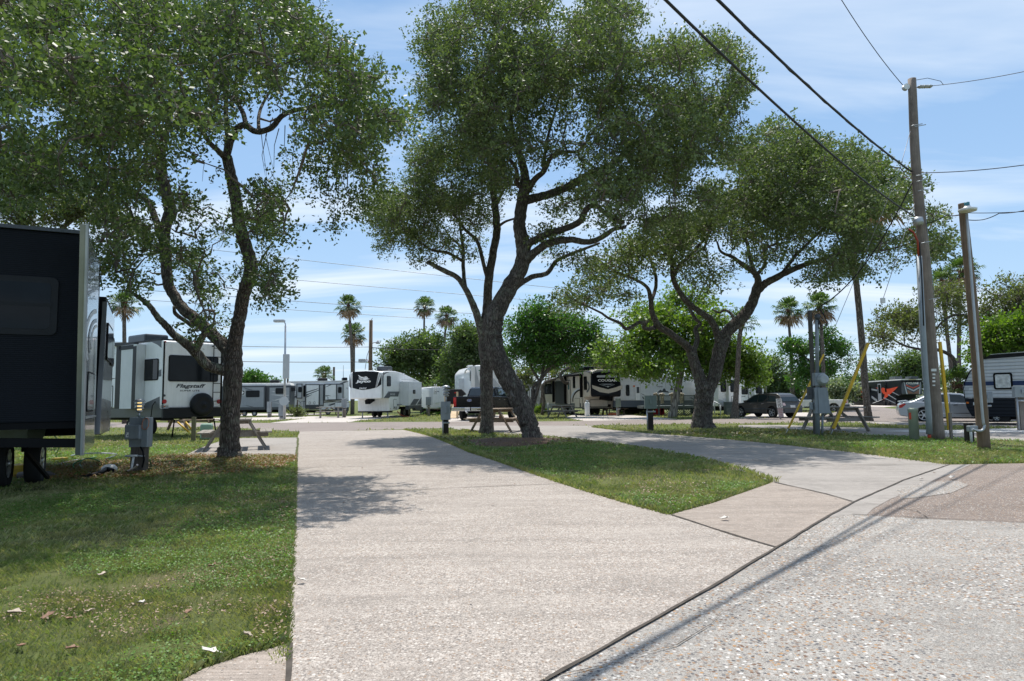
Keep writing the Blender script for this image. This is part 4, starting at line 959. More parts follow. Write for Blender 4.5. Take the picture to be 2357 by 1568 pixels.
bgtree('tree', 'glossy green tree with pale forked trunks left of the dark and tan fifth wheel', 1225, 955, 50, [[(1221, 952, 9), (1232, 915, 9), (1242, 880, 10), (1262, 850, 9), (1290, 828, 7), (1330, 800, 5)], [(1222, 952, 8), (1226, 915, 8), (1228, 890, 7), (1240, 878, 7)], [(1246, 875, 7), (1250, 850, 6), (1265, 800, 5), (1270, 760, 3)], [(1243, 880, 6), (1225, 850, 6), (1215, 820, 5), (1205, 790, 3)], [(1262, 850, 5), (1310, 835, 4), (1350, 830, 3)]],
       [(1200, 770, 50, 35), (1265, 760, 60, 45), (1325, 775, 55, 40), (1240, 730, 45, 28), (1180, 810, 40, 25, 0, .8), (1290, 810, 60, 28), (1240, 815, 40, 25), (1345, 815, 40, 20, 0, .8), (1360, 790, 30, 40)], 420, 80, 0.19, 0.95, ML_MID, 44)
bgtree('oak_tree', 'gnarled dark trunked oak just left of the dark and tan fifth wheel', 1262, 955, 56, [[(1316, 961, 10), (1318, 935, 10), (1326, 905, 10), (1318, 885, 9), (1300, 880, 8), (1290, 862, 8), (1310, 845, 6)], [(1248, 955, 8), (1252, 925, 8), (1248, 895, 8), (1256, 880, 7), (1280, 872, 5)]],
       [(1210, 870, 45, 20, 3, .6), (1260, 850, 45, 20, 3, .6), (1380, 850, 60, 26, 6), (1340, 840, 40, 20, 4, .7), (1420, 840, 50, 30, 8)], 200, 75, 0.22, 1.0, ML_BROWN, 45)
bgtree('maple_tree', 'bright lime green tree with a pale peeling trunk before the long white trailer', 1560, 957, 46, [[(1548, 958, 18), (1554, 925, 16), (1563, 880, 15), (1569, 850, 13), (1572, 800, 9), (1580, 740, 6)], [(1568, 855, 8), (1540, 800, 6), (1500, 770, 4)], [(1570, 830, 8), (1620, 780, 6), (1680, 770, 4)]],
       [(1440, 800, 70, 30), (1500, 790, 70, 40), (1560, 780, 80, 50), (1520, 740, 70, 40), (1600, 740, 70, 40), (1640, 800, 70, 40), (1690, 820, 60, 35), (1720, 850, 45, 25), (1470, 840, 60, 28, -1, .9), (1540, 850, 50, 25, -2, .8), (1650, 850, 50, 26), (1400, 815, 30, 15, 0, .7), (1600, 830, 50, 30), (1450, 730, 40, 25, 2, .7), (1735, 860, 24, 18, 0, .7), (1580, 690, 60, 30, 2, .8)], 620, 70, 0.24, 0.85, ML_BRIGHT, 46, bark=barkmat('peeling_bark', (0.30, 0.27, 0.23), (0.50, 0.48, 0.43), 4, 0.3), up=1.0)
bgtree('tree', 'airy green tree behind the electric meter post', 1885, 955, 62, [[(1893, 930, 9), (1891, 880, 8), (1886, 840, 6), (1890, 790, 4)], [(1888, 850, 6), (1850, 820, 4), (1820, 800, 3)], [(1890, 845, 6), (1920, 830, 4), (1950, 815, 3)]],
       [(1835, 800, 36, 16), (1865, 820, 40, 18), (1895, 780, 30, 14), (1920, 800, 38, 15), (1945, 835, 30, 18), (1880, 850, 60, 20), (1830, 840, 26, 14, 0, .7), (1935, 870, 26, 18, 0, .8), (1900, 760, 12, 10, 0, .6), (1860, 875, 40, 18, 0, .8), (1815, 790, 18, 10, 0, .7)], 330, 70, 0.21, 0.7, ML_MID, 47, gap=0.50)
bgtree('oak_tree', 'dark oak thicket behind the grey car and the white pickup', 1770, 940, 95, [[(1760, 935, 8), (1758, 880, 6), (1760, 850, 4)]],
       [(1740, 860, 40, 30), (1790, 870, 45, 35), (1730, 900, 40, 25), (1780, 905, 50, 25), (1840, 900, 50, 25), (1770, 840, 35, 20)], 240, 80, 0.34, 1.6, ML_FAR, 48)
bgtree('tree', 'pale flowering bush by the fence behind the white pickup', 1925, 945, 90, [[(1925, 935, 4), (1925, 905, 3)]],
       [(1920, 895, 25, 20), (1945, 900, 25, 18), (1895, 900, 22, 16), (1905, 915, 40, 10)], 110, 80, 0.28, 1.2, leafmat('pale_bush_leaves', [(0.06, 0.11, 0.04), (0.10, 0.15, 0.06), (0.45, 0.46, 0.38)], 0.5, 0.3), 49)
bgtree('oak_tree', 'round dark oak behind the black and red fifth wheel', 2080, 940, 110, [[(2085, 920, 10), (2085, 870, 8), (2080, 840, 5)]],
       [(2060, 850, 40, 28), (2095, 835, 40, 26), (2120, 860, 40, 30), (2045, 875, 30, 18), (2150, 880, 30, 25), (2100, 885, 50, 20)], 200, 80, 0.36, 1.7, ML_FAR, 50)
bgtree('tree', 'low distant tree line between the leaning palm trunk and the black fifth wheel', 1985, 930, 140, [[(1985, 915, 5), (1985, 890, 3)]],
       [(1975, 880, 30, 14), (2015, 876, 30, 14), (2050, 882, 30, 12), (1960, 895, 30, 14)], 100, 80, 0.4, 1.8, ML_FAR, 51)
bgtree('oak_tree', 'wide sparse oak at the far right behind both utility poles', 2215, 955, 42, [[(2282, 945, 20), (2278, 900, 18), (2262, 872, 17), (2215, 865, 12), (2200, 850, 10), (2192, 822, 9), (2160, 806, 8), (2130, 806, 6), (2080, 795, 5), (2040, 770, 3)], [(2262, 872, 14), (2290, 830, 11), (2320, 790, 9), (2340, 760, 6)], [(2282, 840, 9), (2250, 770, 8), (2240, 735, 7), (2200, 725, 6), (2170, 740, 5), (2150, 765, 4)], [(2240, 770, 8), (2270, 730, 6), (2320, 720, 4)]],
       [(2040, 770, 38, 25, -2, .8), (2090, 740, 50, 28), (2060, 740, 36, 25), (2120, 700, 55, 30), (2180, 680, 60, 30), (2250, 690, 60, 40), (2320, 680, 60, 40), (2360, 740, 60, 50), (2290, 730, 50, 25, 0, .7), (2120, 770, 40, 16, 0, .5), (2360, 660, 50, 30), (2170, 760, 40, 16, 0, .5), (2230, 740, 40, 20, 0, .6), (2400, 700, 50, 60)], 560, 75, 0.15, 0.8, ML_BROWN, 52, gap=0.44)
bgtree('tree', 'bright green tree at the right edge just above the striped trailer roof', 2330, 955, 36, [[(2330, 940, 14), (2325, 850, 12), (2320, 800, 8), (2300, 770, 5)]],
       [(2300, 770, 40, 30), (2350, 760, 50, 40), (2270, 790, 30, 20, 0, .8), (2400, 790, 50, 50), (2260, 830, 30, 16, 0, .7), (2320, 800, 60, 20), (2250, 800, 20, 20, 0, .5)], 300, 80, 0.16, 0.7, leafmat('bright_right_leaves', [(0.05, 0.11, 0.015), (0.09, 0.16, 0.02), (0.15, 0.22, 0.03)], 0.4, 0.4), 53)
bgtree('tree', 'small green tree behind the grey trailer left of the street light', 590, 930, 110, [[(590, 925, 5), (590, 890, 3)]],
       [(585, 873, 24, 12), (610, 875, 18, 10), (565, 880, 18, 8), (625, 882, 14, 6), (572, 872, 16, 8)], 90, 80, 0.32, 1.3, ML_MID, 54)
bgtree('oak_tree', 'dark oak seen between the left oak trunk and the white trailer', 1010, 930, 92, [[(1015, 925, 8), (1012, 880, 6)]],
       [(1000, 880, 30, 22), (1035, 870, 30, 25), (960, 880, 30, 14), (1060, 890, 30, 20)], 110, 75, 0.32, 1.5, ML_FAR, 55)
bgtree('oak_tree', 'greyish oak mass behind the dark and tan fifth wheel roof', 1400, 930, 74, [[(1415, 930, 9), (1412, 870, 7), (1390, 840, 5)]],
       [(1395, 850, 50, 20), (1440, 845, 50, 24), (1340, 860, 40, 18, 0, .7), (1480, 860, 40, 18), (1410, 815, 60, 24, 0, .8)], 170, 75, 0.27, 1.2, ML_BROWN, 56)
# bushes
def bush(label, x, yb, blobs, ncl, leafm, seed, ls=0.1, sp_=0.35, nl=70, name='bush'):
    g = G(x, yb); return oak(name, label, g, [[(x, yb, 5), (x, yb - 20, 4), (x + 1, yb - 40, 3)]], blobs, g.y, ncl, nl, ls, sp_, leafm, M_BARK, seed, cat='bush', wn_=6, gap=0)
bush('dark green rounded bush left of the deck in front of the long white trailer', 1463, 953, [(1450, 925, 26, 18), (1475, 928, 24, 18), (1462, 940, 36, 14)], 120, ML_FAR, 61, 0.17, 0.5)
bush('small light green shrub beneath the gnarled oak by the mobile home', 1245, 952, [(1245, 944, 14, 8)], 26, ML_BRIGHT, 62, 0.14, 0.3)
bush('dry brown brushwood heap in front of the white and grey striped fifth wheel', 684, 960, [(680, 948, 14, 7), (690, 950, 12, 6)], 26, ML_BROWN, 63, 0.16, 0.4, 40)

# --- palms
M_PTRUNK = barkmat('palm_trunk', (0.20, 0.165, 0.135), (0.36, 0.32, 0.28), 14)
M_PTRUNKB = barkmat('palm_trunk_brown', (0.14, 0.075, 0.045), (0.24, 0.13, 0.08), 10)
ML_PALM = leafmat('palm_fronds', [(0.035, 0.07, 0.02), (0.06, 0.11, 0.03), (0.10, 0.15, 0.05)], 0.35, 0.25)
ML_PDEAD = leafmat('dead_fronds', [(0.22, 0.15, 0.09), (0.36, 0.27, 0.18), (0.28, 0.20, 0.13)], 0.7, 0.2, (1.2, 1.0, 0.8))
def palm(label, pts, Y, R, seed, nf=30, dead=8, bark=None, lean=0.0, name='palm_tree', brown=True, groundY=None):
    """pts: trunk from base to head in image units (x, y, width)"""
    rg = np.random.default_rng(seed); r = random.Random(seed)
    R *= 0.88; dead = int(dead * 1.5); p0 = P(pts[0][0], pts[0][1], Y); base = Vector((p0.x, p0.y, 0)); root = thing(name, label, 'palm', base, group=None)
    p3 = [P(q[0], q[1], Y) for q in pts]; p3[0].z = -0.1; rd = [q[2] / 2 * Y / FPX for q in pts]
    o_, ro = catmull(p3, rd, 5); tb = MB(); tb.tube(o_, ro, 12, True, 0.08, r)
    tb.build('trunk', bark or M_PTRUNK, root)
    H = np.array(o_[-1]); 
    if brown: MB().tube([H - [0, 0, R * 0.35], H + [0, 0, R * 0.12]], [ro[-1] * 1.15, ro[-1] * 1.8], 10, True, 0.25, r).build('boot', M_PTRUNKB, root)
    def fronds(n, e0, e1, nm, mt, drp, seed_):
        vs = []; st = MB()
        for i in range(n):
            az = i * 2.399 + rg.random() * 0.5; t = (i + .5) / n; el = math.radians(e0 + (e1 - e0) * t + rg.normal(0, 6))
            d = np.array([math.cos(az) * math.cos(el), math.sin(az) * math.cos(el), math.sin(el)])
            pl = R * (0.42 + 0.16 * rg.random()); tip = H + d * pl + np.array([0, 0, -R * 0.06 * drp])
            st.tube([H + d * 0.05, (H + tip) / 2 + np.array([0, 0, R * .03]), tip], [0.035 * R / 1.6, 0.02 * R / 1.6, 0.015 * R / 1.6], 4, False)
            side = np.cross(d, [0, 0, 1]); side /= np.linalg.norm(side) + 1e-6; up_ = np.cross(side, d)
            nb = 17; FR = R * (0.55 + 0.15 * rg.random())
            for k in range(nb):
                a = (k / (nb - 1) - .5) * math.radians(200)
                bd = d * math.cos(a) + side * math.sin(a) + up_ * (0.10 * rg.normal() + 0.12)
                bd /= np.linalg.norm(bd); L = FR * (0.75 + 0.35 * math.cos(a)) * (0.9 + 0.2 * rg.random())
                wv = np.cross(bd, up_ + rg.normal(0, .3, 3)); wv /= np.linalg.norm(wv) + 1e-6; w = L * 0.055
                mid = tip + bd * L * 0.62; end = mid + (bd * 0.55 + np.array([0, 0, -0.75 * drp])) * L * 0.38
                vs += [tip, mid + wv * w, end, mid - wv * w]
        sto = st.build('stalks' if nm == 'fronds' else 'dead_stalks', M_TWIG, root)
        v = np.array(vs) - np.array([base.x, base.y, 0]); mesh_np(nm, v, 4, len(v) // 4, mt, kind=None, parent=root)
    fronds(nf, 82, -28, 'fronds', ML_PALM, 1.0, 1)
    if dead: fronds(dead, -25, -70, 'dead_fronds', ML_PDEAD, 0.6, 2)
    return root
palm('tallest fan palm of the close pair left of the wooden pole', [(811, 935, 9), (811, 850, 8), (808, 780, 7), (804, 725, 6), (802, 705, 5)], 68, 1.55, 1)
palm('shorter fan palm of the close pair, its head lower and to the right', [(812, 935, 8), (813, 850, 8), (814, 800, 7), (813, 768, 6)], 70, 1.6, 2)
palm('slim fan palm rising behind the round dark oak, left one of two', [(972, 935, 6), (974, 850, 5), (976, 760, 4.5), (977, 705, 4)], 80, 1.6, 3)
palm('fan palm right of the slim one, with ragged brown fronds', [(1020, 935, 6), (1022, 850, 5), (1024, 780, 5), (1028, 728, 5)], 74, 1.55, 4, dead=12)
palm('fan palm behind the left oak limb, above the white trailer roof', [(288, 935, 11), (287, 850, 9), (286, 760, 8), (286, 700, 9)], 46, 1.25, 5, dead=5)
palm('small short palm peeping over the white and grey striped fifth wheel', [(745, 935, 6), (745, 900, 6), (746, 862, 7)], 85, 1.5, 6, dead=2)
palm('fan palm left of the meter post with a long bare trunk', [(1824, 945, 10), (1823, 880, 9), (1821, 800, 7), (1817, 760, 6), (1815, 715, 6)], 66, 1.85, 7, dead=9)
palm('fan palm with tan dead fronds directly behind the meter post top', [(1897, 945, 9), (1896, 880, 9), (1893, 800, 8), (1889, 740, 7), (1886, 705, 8)], 60, 1.75, 8, dead=14)
palm('tall leaning palm with a thick grey trunk passing up into the right oak crown', [(2000, 972, 22), (1998, 955, 18), (1995, 930, 15), (1990, 870, 15), (1985, 800, 15), (1978, 720, 14), (1971, 650, 13), (1966, 585, 12), (1975, 500, 10), (1990, 440, 9)], 36, 2.6, 9, nf=34, dead=8)
palm('palm trunk in front of the grey car, its head hidden in leaves', [(1690, 957, 23), (1692, 940, 16), (1694, 910, 12), (1698, 850, 11), (1702, 780, 10), (1708, 740, 9)], 43, 1.3, 10, nf=16, dead=0)
palm('fan palm behind the tall utility pole, head left of the light pole', [(2192, 940, 10), (2190, 860, 9), (2178, 750, 8), (2168, 650, 8)], 52, 1.5, 11, dead=8)
palm('fan palm with upright crown just behind the light pole', [(2205, 940, 10), (2207, 860, 9), (2208, 720, 8), (2212, 625, 8)], 50, 1.6, 12, dead=7)
palm('short stout palm with a brown trunk behind the silver car', [(2205, 950, 20), (2205, 915, 17), (2204, 885, 15)], 42, 1.5, 13, dead=6, bark=M_PTRUNKB)
# sago palm
def sago(label, x, yb, R, seed):
    rg = np.random.default_rng(seed); g = G(x, yb); root = thing('sago_palm', label, 'plant', (g.x, g.y, 0)); vs = []; st = MB()
    H = np.array([g.x, g.y, 0.45])
    for i in range(46):
        az = i * 2.399; el = math.radians(70 - 85 * (i / 46)); d = np.array([math.cos(az) * math.cos(el), math.sin(az) * math.cos(el), math.sin(el)]); L = R * (0.8 + 0.3 * rg.random())
        pts = [H + d * L * t + np.array([0, 0, -0.35 * L * t * t]) for t in (0, .25, .5, .75, 1)]
        pts = [np.array([p[0], p[1], max(p[2], 0.05)]) for p in pts]
        st.tube(pts, [0.02, 0.016, 0.012, 0.008, 0.004], 3, False); side = np.cross(d, [0, 0, 1]); side /= np.linalg.norm(side) + 1e-6
        for k in range(34):
            t = 0.12 + 0.86 * k / 34; i0 = min(3, int(t * 4)); f = t * 4 - i0; p = pts[i0] * (1 - f) + pts[i0 + 1] * f; fw = (pts[i0 + 1] - pts[i0]); fw /= np.linalg.norm(fw) + 1e-6
            for sgn in (-1, 1):
                bd = side * sgn * 0.8 + fw * 0.55 + np.array([0, 0, 0.15]); l_ = 0.26 * R * math.sin(math.pi * min(1, t * .8 + .15)) + 0.05
                w = fw * 0.022; vs += [p - w, p + w, p + bd * l_ + w * .3, p + bd * l_]
    st.build('stalks', M_TWIG, root); v = np.array(vs) - np.array([g.x, g.y, 0]); mesh_np('fronds', v, 4, len(v) // 4, leafmat('sago_fronds', [(0.06, 0.16, 0.02), (0.09, 0.22, 0.025), (0.13, 0.28, 0.035)], 0.35, 0.35), kind=None, parent=root)
    MB().tube([(g.x, g.y, -0.05), (g.x, g.y, 0.5)], [0.22, 0.2], 10, True, 0.2, random.Random(1)).build('trunk', M_PTRUNKB, root)
sago('bright green sago palm left of the new pine ramp', 1012, 955, 1.75, 3)
# ------------------------------------------------------------------ trailers and fifth wheels
def siding(name, c, gap=0.085, depth=0.6, rough=0.4, c2=None):
    if name in MATS: return MATS[name]
    mt, nt, b = newmat(name)
    g = nt.nodes.new('ShaderNodeNewGeometry'); sx = nt.nodes.new('ShaderNodeSeparateXYZ'); nt.links.new(g.outputs['Position'], sx.inputs[0])
    dv = nt.nodes.new('ShaderNodeMath'); dv.operation = 'DIVIDE'; nt.links.new(sx.outputs[2], dv.inputs[0]); dv.inputs[1].default_value = gap
    fr = nt.nodes.new('ShaderNodeMath'); fr.operation = 'FRACT'; nt.links.new(dv.outputs[0], fr.inputs[0])
    prof = ramp(nt, fr.outputs[0], [(0.0, 0.0), (0.18, 0.9), (0.8, 1.0), (1.0, 0.0)])
    n1 = noise(nt, objco(nt, (6, 6, 0.6)), 1.2, 6)
    cc = mix(nt, ramp(nt, n1, [(0.45, 0.0), (0.8, 0.25)]), c, tuple(x * 0.6 for x in c))
    grv = ramp(nt, fr.outputs[0], [(0.0, 0.75), (0.2, 0.0), (0.85, 0.0), (1.0, 0.75)])
    cc = mix(nt, grv, cc, tuple(x * 0.45 for x in c))  # groove shade painted into the colour, since bump alone hardly shows the ribs
    nt.links.new(cc, b.inputs['Base Color']); b.inputs['Roughness'].default_value = rough; b.inputs['Specular IOR Level'].default_value = 0.12 if c[0] < .05 else 0.4
    bump(nt, b, prof, depth, 0.02); MATS[name] = mt; return mt
M_NAVY = simple('navy_panel', (0.010, 0.012, 0.018), 0.35, var=0.1, spec=0.2)
M_CHAR = simple('charcoal_panel', (0.06, 0.068, 0.078), 0.4, var=0.1, coat=0.2)
M_GREYP = simple('mid_grey_panel', (0.26, 0.285, 0.31), 0.4, var=0.05, coat=0.2, dirt=0.2)
M_GREYL = simple('light_grey_panel', (0.46, 0.485, 0.51), 0.4, var=0.04, coat=0.2, dirt=0.2)
M_BEIGE = simple('beige_panel', (0.50, 0.45, 0.375), 0.4, var=0.05, coat=0.2, dirt=0.25)
M_BLKG = simple('gloss_black_cap', (0.007, 0.008, 0.011), 0.15, spec=0.15)
M_ORANGE = simple('red_orange_decal', (0.62, 0.075, 0.035), 0.35)
M_SILVER = simple('silver_gelcoat', (0.45, 0.47, 0.49), 0.28, 0.35, var=0.06, coat=0.6)
M_FOIL = simple('foil_shade', (0.72, 0.73, 0.74), 0.22, 0.7, var=0.25, vs=7, bmp=1.0)
M_BWALL = siding('black_ribbed_wall', (0.011, 0.013, 0.018), 0.03, 0.4, 0.55)
M_HSIDE = siding('white_lap_siding', (0.72, 0.74, 0.76), 0.10, 0.9)
M_HSIDED = siding('blue_grey_lap_siding', (0.10, 0.125, 0.16), 0.10, 0.9)
M_RSIDE = siding('corrugated_aluminium', (0.60, 0.62, 0.65), 0.15, 1.0, 0.3)
M_RSIDED = siding('black_corrugated_aluminium', (0.022, 0.025, 0.032), 0.15, 1.0, 0.3)
M_MSIDE = siding('taupe_siding', (0.34, 0.32, 0.31), 0.13, 0.9)
M_UNDER = simple('underbody', (0.02, 0.02, 0.02), 0.8)

def V2(a, b): return Vector((a, b)).normalized()
def ground_thing(name, label, cat, xy, group=None): return thing(name, label, cat, (xy.x, xy.y, 0), group=group)
def hatch(face, r_, parent, o=0.004, inner=None, name='hatch', fw=0.025, rad=0.08):
    us = [p[0] for p in r_]; vs = [p[1] for p in r_]; u0, u1, v0, v1 = min(us), max(us), min(vs), max(vs)
    f = plate(face, rrect(u0, v0, u1, v1, rad), o, o + 0.012, name, M_BLACK, parent); WM[f.name] = WM[parent.name]
    plate(face, rrect(u0 + fw, v0 + fw, u1 - fw, v1 - fw, rad * .8), o + 0.012, o + 0.016, 'door_skin', inner or M_WHITE, f); return f
def ac_unit(face, a0, b0, a1, b1, o0, o1, parent, mt=None):
    return plate(face, face.rect(a0, b0, a1, b1), o0, o1, 'air_conditioner', mt or M_CHAR, parent, bevel=0.08)
def disc(face, a, b_, r): c = face.uv(a, b_); rr_ = abs(face.uv(a, b_ + r)[1] - c[1]); return ellipse(c[0], c[1], rr_, rr_)
def poly(face, pts, o, name, mt, parent, d=0.006): return plate(face, face.poly(pts), o, o + d, name, mt, parent)
def txt(face, s_, a0, b0, a1, b1, o, mt, parent, **k):
    r_ = face.rect(a0, b0, a1, b1); return text(face, s_, r_[0][0], r_[0][1], r_[2][0], r_[2][1], o, mt, parent, **k)
def face_wheel(face, a, b_, r_px, w, o, parent, **k):
    c = face.uv(a, b_); r_ = abs(face.uv(a, b_ + r_px)[1] - c[1]); p = face.W(c[0], max(c[1], r_), o); return wheel(p, (face.n.x, face.n.y, 0), r_, w, parent, **k)
def ladder(face, a0, a1, b0, b1, rungs, o, parent, mt=None, r_=0.02):
    lb = MB(); u0 = face.uv(a0, b0)[0]; u1 = face.uv(a1, b0)[0]; z1 = face.uv(a0, b0)[1]; z0 = face.uv(a0, b1)[1]
    for u in (u0, u1): lb.tube([face.W(u, z0, o), face.W(u, z1, o), face.W(u, z1 + .05, o - .12)], r_, 6)
    for k in range(rungs):
        z = z0 + (z1 - z0) * (k + .5) / rungs; lb.tube([face.W(u0, z, o), face.W(u1, z, o)], r_ * .8, 6)
    for z in (z0 + .1, z1 - .1):
        for u in (u0, u1): lb.tube([face.W(u, z, 0), face.W(u, z, o)], r_, 6)
    return lb.build('ladder', mt or M_BLACK, parent)

# --- 1. black trailer at the left edge
K1 = crop(0, 850, 1200, 1711); K1z = crop(0, 1550, 700, 2195)
C = XY(183.6, 10.5); s = V2(-.46, .89); e = V2(-.89, -.46)
rt = ground_thing('travel_trailer', 'tall black trailer with a tinted window cut off by the left edge', 'trailer', C)
rear = Face(C + e * 5, C, K1); side = Face(C, C + s * 2.93, K1)
zt = 4.02; zb = 1.12
uC = rear.L
body = plate(rear, [(0, zb), (uC, zb), (uC, zt), (0, zt)], -2.9, 0, 'body', M_BWALL, rt, bevel=0.02)
plate(rear, [(0, zt + 0.004), (uC, zt + 0.004), (uC + .0, zt + 0.06), (0, zt + 0.06)], -2.9, 0.05, 'roof_edge', M_CHAR, rt)
wz = rear.rect(-60, 352, 322, 702); window(rear, wz, rt, 'window', 0.0, 0.09, M_DARK)
r_ = rear.rect(-60, 505, 305, 540); plate(rear, rrect(r_[0][0] + .1, r_[0][1], r_[2][0] - .02, r_[2][1], 0), 0.031, 0.036, 'window_bar', M_DARK, rt)
plate(rear, [(0.05, zb - .10), (uC, zb - .10), (uC, zb - .002), (0.05, zb - .002)], -2.7, -0.02, 'floor_frame', M_BLACK, rt)
M_PANEL = simple('silver_side_panel', (0.30, 0.31, 0.32), 0.22, 0.55, var=0.15, vs=1.5, coat=0.5, dirt=0.3)
sp_ = MB(); sp_.prism(side, side.poly([(456, 66), (541, 285), (512, 1330), (428, 1385)]), 0.0, 0.07); sp_.build('side_panel', M_PANEL, rt)
plate(side, side.poly([(456, 60), (463, 62), (437, 1388), (424, 1388)]), 0.071, 0.10, 'corner_trim', M_STEEL, rt)
# swoosh graphic and hatch on the silver panel
def arc_band(face, cx, cy, rx0, ry0, rx1, ry1, a0, a1, n=14):
    out = [(cx + rx0 * math.cos(math.radians(a0 + (a1 - a0) * k / n)), cy - ry0 * math.sin(math.radians(a0 + (a1 - a0) * k / n))) for k in range(n + 1)]
    inn = [(cx + rx1 * math.cos(math.radians(a0 + (a1 - a0) * k / n)), cy - ry1 * math.sin(math.radians(a0 + (a1 - a0) * k / n))) for k in range(n + 1)]
    return out + inn[::-1]
poly(side, arc_band(side, 520, 740, 68, 190, 60, 165, 88, 215), 0.071, 'swoosh', M_WHITE2, rt)
poly(side, arc_band(side, 522, 745, 50, 140, 42, 118, 88, 205), 0.071, 'swoosh', M_CHAR, rt)
poly(side, arc_band(side, 524, 745, 36, 105, 30, 90, 88, 200), 0.071, 'swoosh', M_WHITE2, rt)
hatch(side, side.rect(470, 905, 500, 1135), rt, 0.071, M_PANEL)
plate(side, side.poly([(447, 1165), (512, 1158), (512, 1166), (447, 1178)]), 0.071, 0.10, 'trim_rail', M_STEEL, rt)
# second slide-out further back
C2 = XY(216.5, 14.6)
Cc = XY(235.5, 14.2); r2 = Face(Cc + e * 1.6, Cc, K1); sd2 = Face(Cc, Cc + s * 2.4, K1)
sl = MB(); sl.prism(sd2, sd2.poly([(585, 508), (631, 612), (604, 1245), (540, 1265)]), 0.0, 0.08); sl.build('slide_out_panel', M_PANEL, rt)
window(sd2, sd2.rect(583, 625, 606, 862), rt, 'window', 0.081, 0.05)
window(sd2, sd2.rect(608, 700, 618, 880), rt, 'window', 0.081, 0.04)
plate(r2, [(.0, .75), (r2.L - .002, .75), (r2.L - .002, 3.62), (0, 3.62)], -2.3, 0, 'slide_out', M_BWALL, rt)
# running gear
fr = MB(); yb = 10.3
fr.beam(P(-80, 1019, 10.0), P(183, 1020, 10.42), 0.10, 0.13); fr.beam(P(60, 1040, 10.6), P(110, 1100, 11.4), 0.05, 0.05)
fr.beam(P(-60, 990, 11.6), P(175, 990, 11.6), 0.12, 0.14); fr.beam(P(60, 985, 11.9), P(60, 1040, 11.9), 0.10, 0.10)
fr.build('chassis_frame', M_BLACK, rt)
for x, Y_ in ((5, 11.6), (82, 12.2)):
    p = P(x, 1040, Y_); wheel((p.x, p.y, 0.40), (0.89, 0.46, 0), 0.40, 0.24, rt, spokes=8)
f9 = Face(P(-80, 0, 10.0).xy, P(183, 0, 10.42).xy, K1z); r_ = f9.rect(735, 655, 843, 685); plate(f9, r_, 0.055, 0.058, 'sticker', M_PVC, rt)
txt(f9, 'STABILIZER', 742, 663, 838, 677, 0.058, M_LETTER_D, rt)
tank = MB(); tank.tube([P(-30, 985, 11.3), P(85, 990, 11.3)], 0.22, 14); tank.build('grey_tank', simple('tank_plastic', (0.25, 0.27, 0.24), 0.4), rt)
# things lying under and beside it
def hose(label, pts, r_, mt, name='hose', cat='hose'):
    p3, _ = catmull([tuple(G(x, y, z)) for x, y, z in pts], [r_] * len(pts), 6)
    g = G(*pts[0][:2]); o_ = MB().tube(p3, r_, 7).build(name, mt, origin=(g.x, g.y, 0)); return tag(o_, label, cat)
M_GREENH = simple('green_rubber', (0.03, 0.17, 0.06), 0.4); M_WHOSE = simple('white_rubber', (0.62, 0.64, 0.68), 0.4)
hose('green garden hose looping on the ground under the black trailer', [(190, 1079, .03), (184, 1066, .12), (200, 1055, .25), (225, 1060, .2), (233, 1068, .03), (210, 1075, .04), (175, 1080, .04), (170, 1068, .15), (192, 1058, .22), (222, 1052, .05)], 0.012, M_GREENH)
hose('white water hose curving on the grass behind the silver panel', [(146, 1062, .02), (160, 1050, .02), (190, 1045, .25), (225, 1043, .3), (268, 1046, .2), (240, 1056, .03), (180, 1058, .03), (130, 1070, .03)], 0.013, M_WHOSE)
hose('green hose hanging behind the black trailer chassis', [(128, 1045, .05), (136, 1030, .3), (132, 1012, .5), (126, 1004, .65)], 0.013, M_GREENH)
hose('green hose on the ivy right of the hook-up post', [(345, 1058, .3), (350, 1075, .05), (362, 1083, .03), (362, 1086, .03)], 0.013, M_GREENH)
hose('black sewer hose lying from the trailer towards the white cap', [(165, 1100, .03), (195, 1098, .04), (215, 1094, .07), (235, 1086, .10), (245, 1080, .10), (258, 1083, .10)], 0.045, M_BLACK)
hose('short white hose from the hook-up post tap down to the ground', [(292, 1085, .05), (300, 1082, .15), (313, 1075, .30), (316, 1070, .42)], 0.016, simple('pinkish_hose', (0.52, 0.42, 0.40), 0.5))
g = G(251, 1090); cpb = MB(); cpb.lathe((g.x, g.y, 0.0), [(0.10, 0), (0.15, .04), (0.14, .12), (0.09, .17), (0.03, .18)], 16); tag(cpb.build('sewer_cap', M_PVC, origin=(g.x, g.y, 0)), 'round white sewer cap on the ivy at the end of the black hose', 'cap')
M_YBLOCK = simple('yellow_block', (0.48, 0.33, 0.03), 0.5, var=0.2, dirt=0.7)
for x, y, lab in ((22, 1104, 'yellow plastic levelling blocks stacked under the tyre at the left edge'), (128, 1063, 'small yellow block behind the chassis of the black trailer')):
    g = G(x, y); bb = MB(); n_ = 3 if x < 60 else 1
    for k in range(n_):
        bb.box((g.x - (0.10 if x < 60 else 0), g.y + .15, 0.045 + .085 * k), (0.62 if x < 60 else .25, 0.3, 0.082), 0.2)
        for q in range(3): bb.box((g.x - .26 + .2 * q if x < 60 else g.x - .08 + .07 * q, g.y - .01 + .04 * q, 0.045 + .085 * k), (0.10 if x < 60 else .04, 0.02, 0.05), 0.2)
    tag(bb.build('levelling_blocks', M_YBLOCK, origin=(g.x, g.y, 0), bevel=0.008), lab, 'blocks')
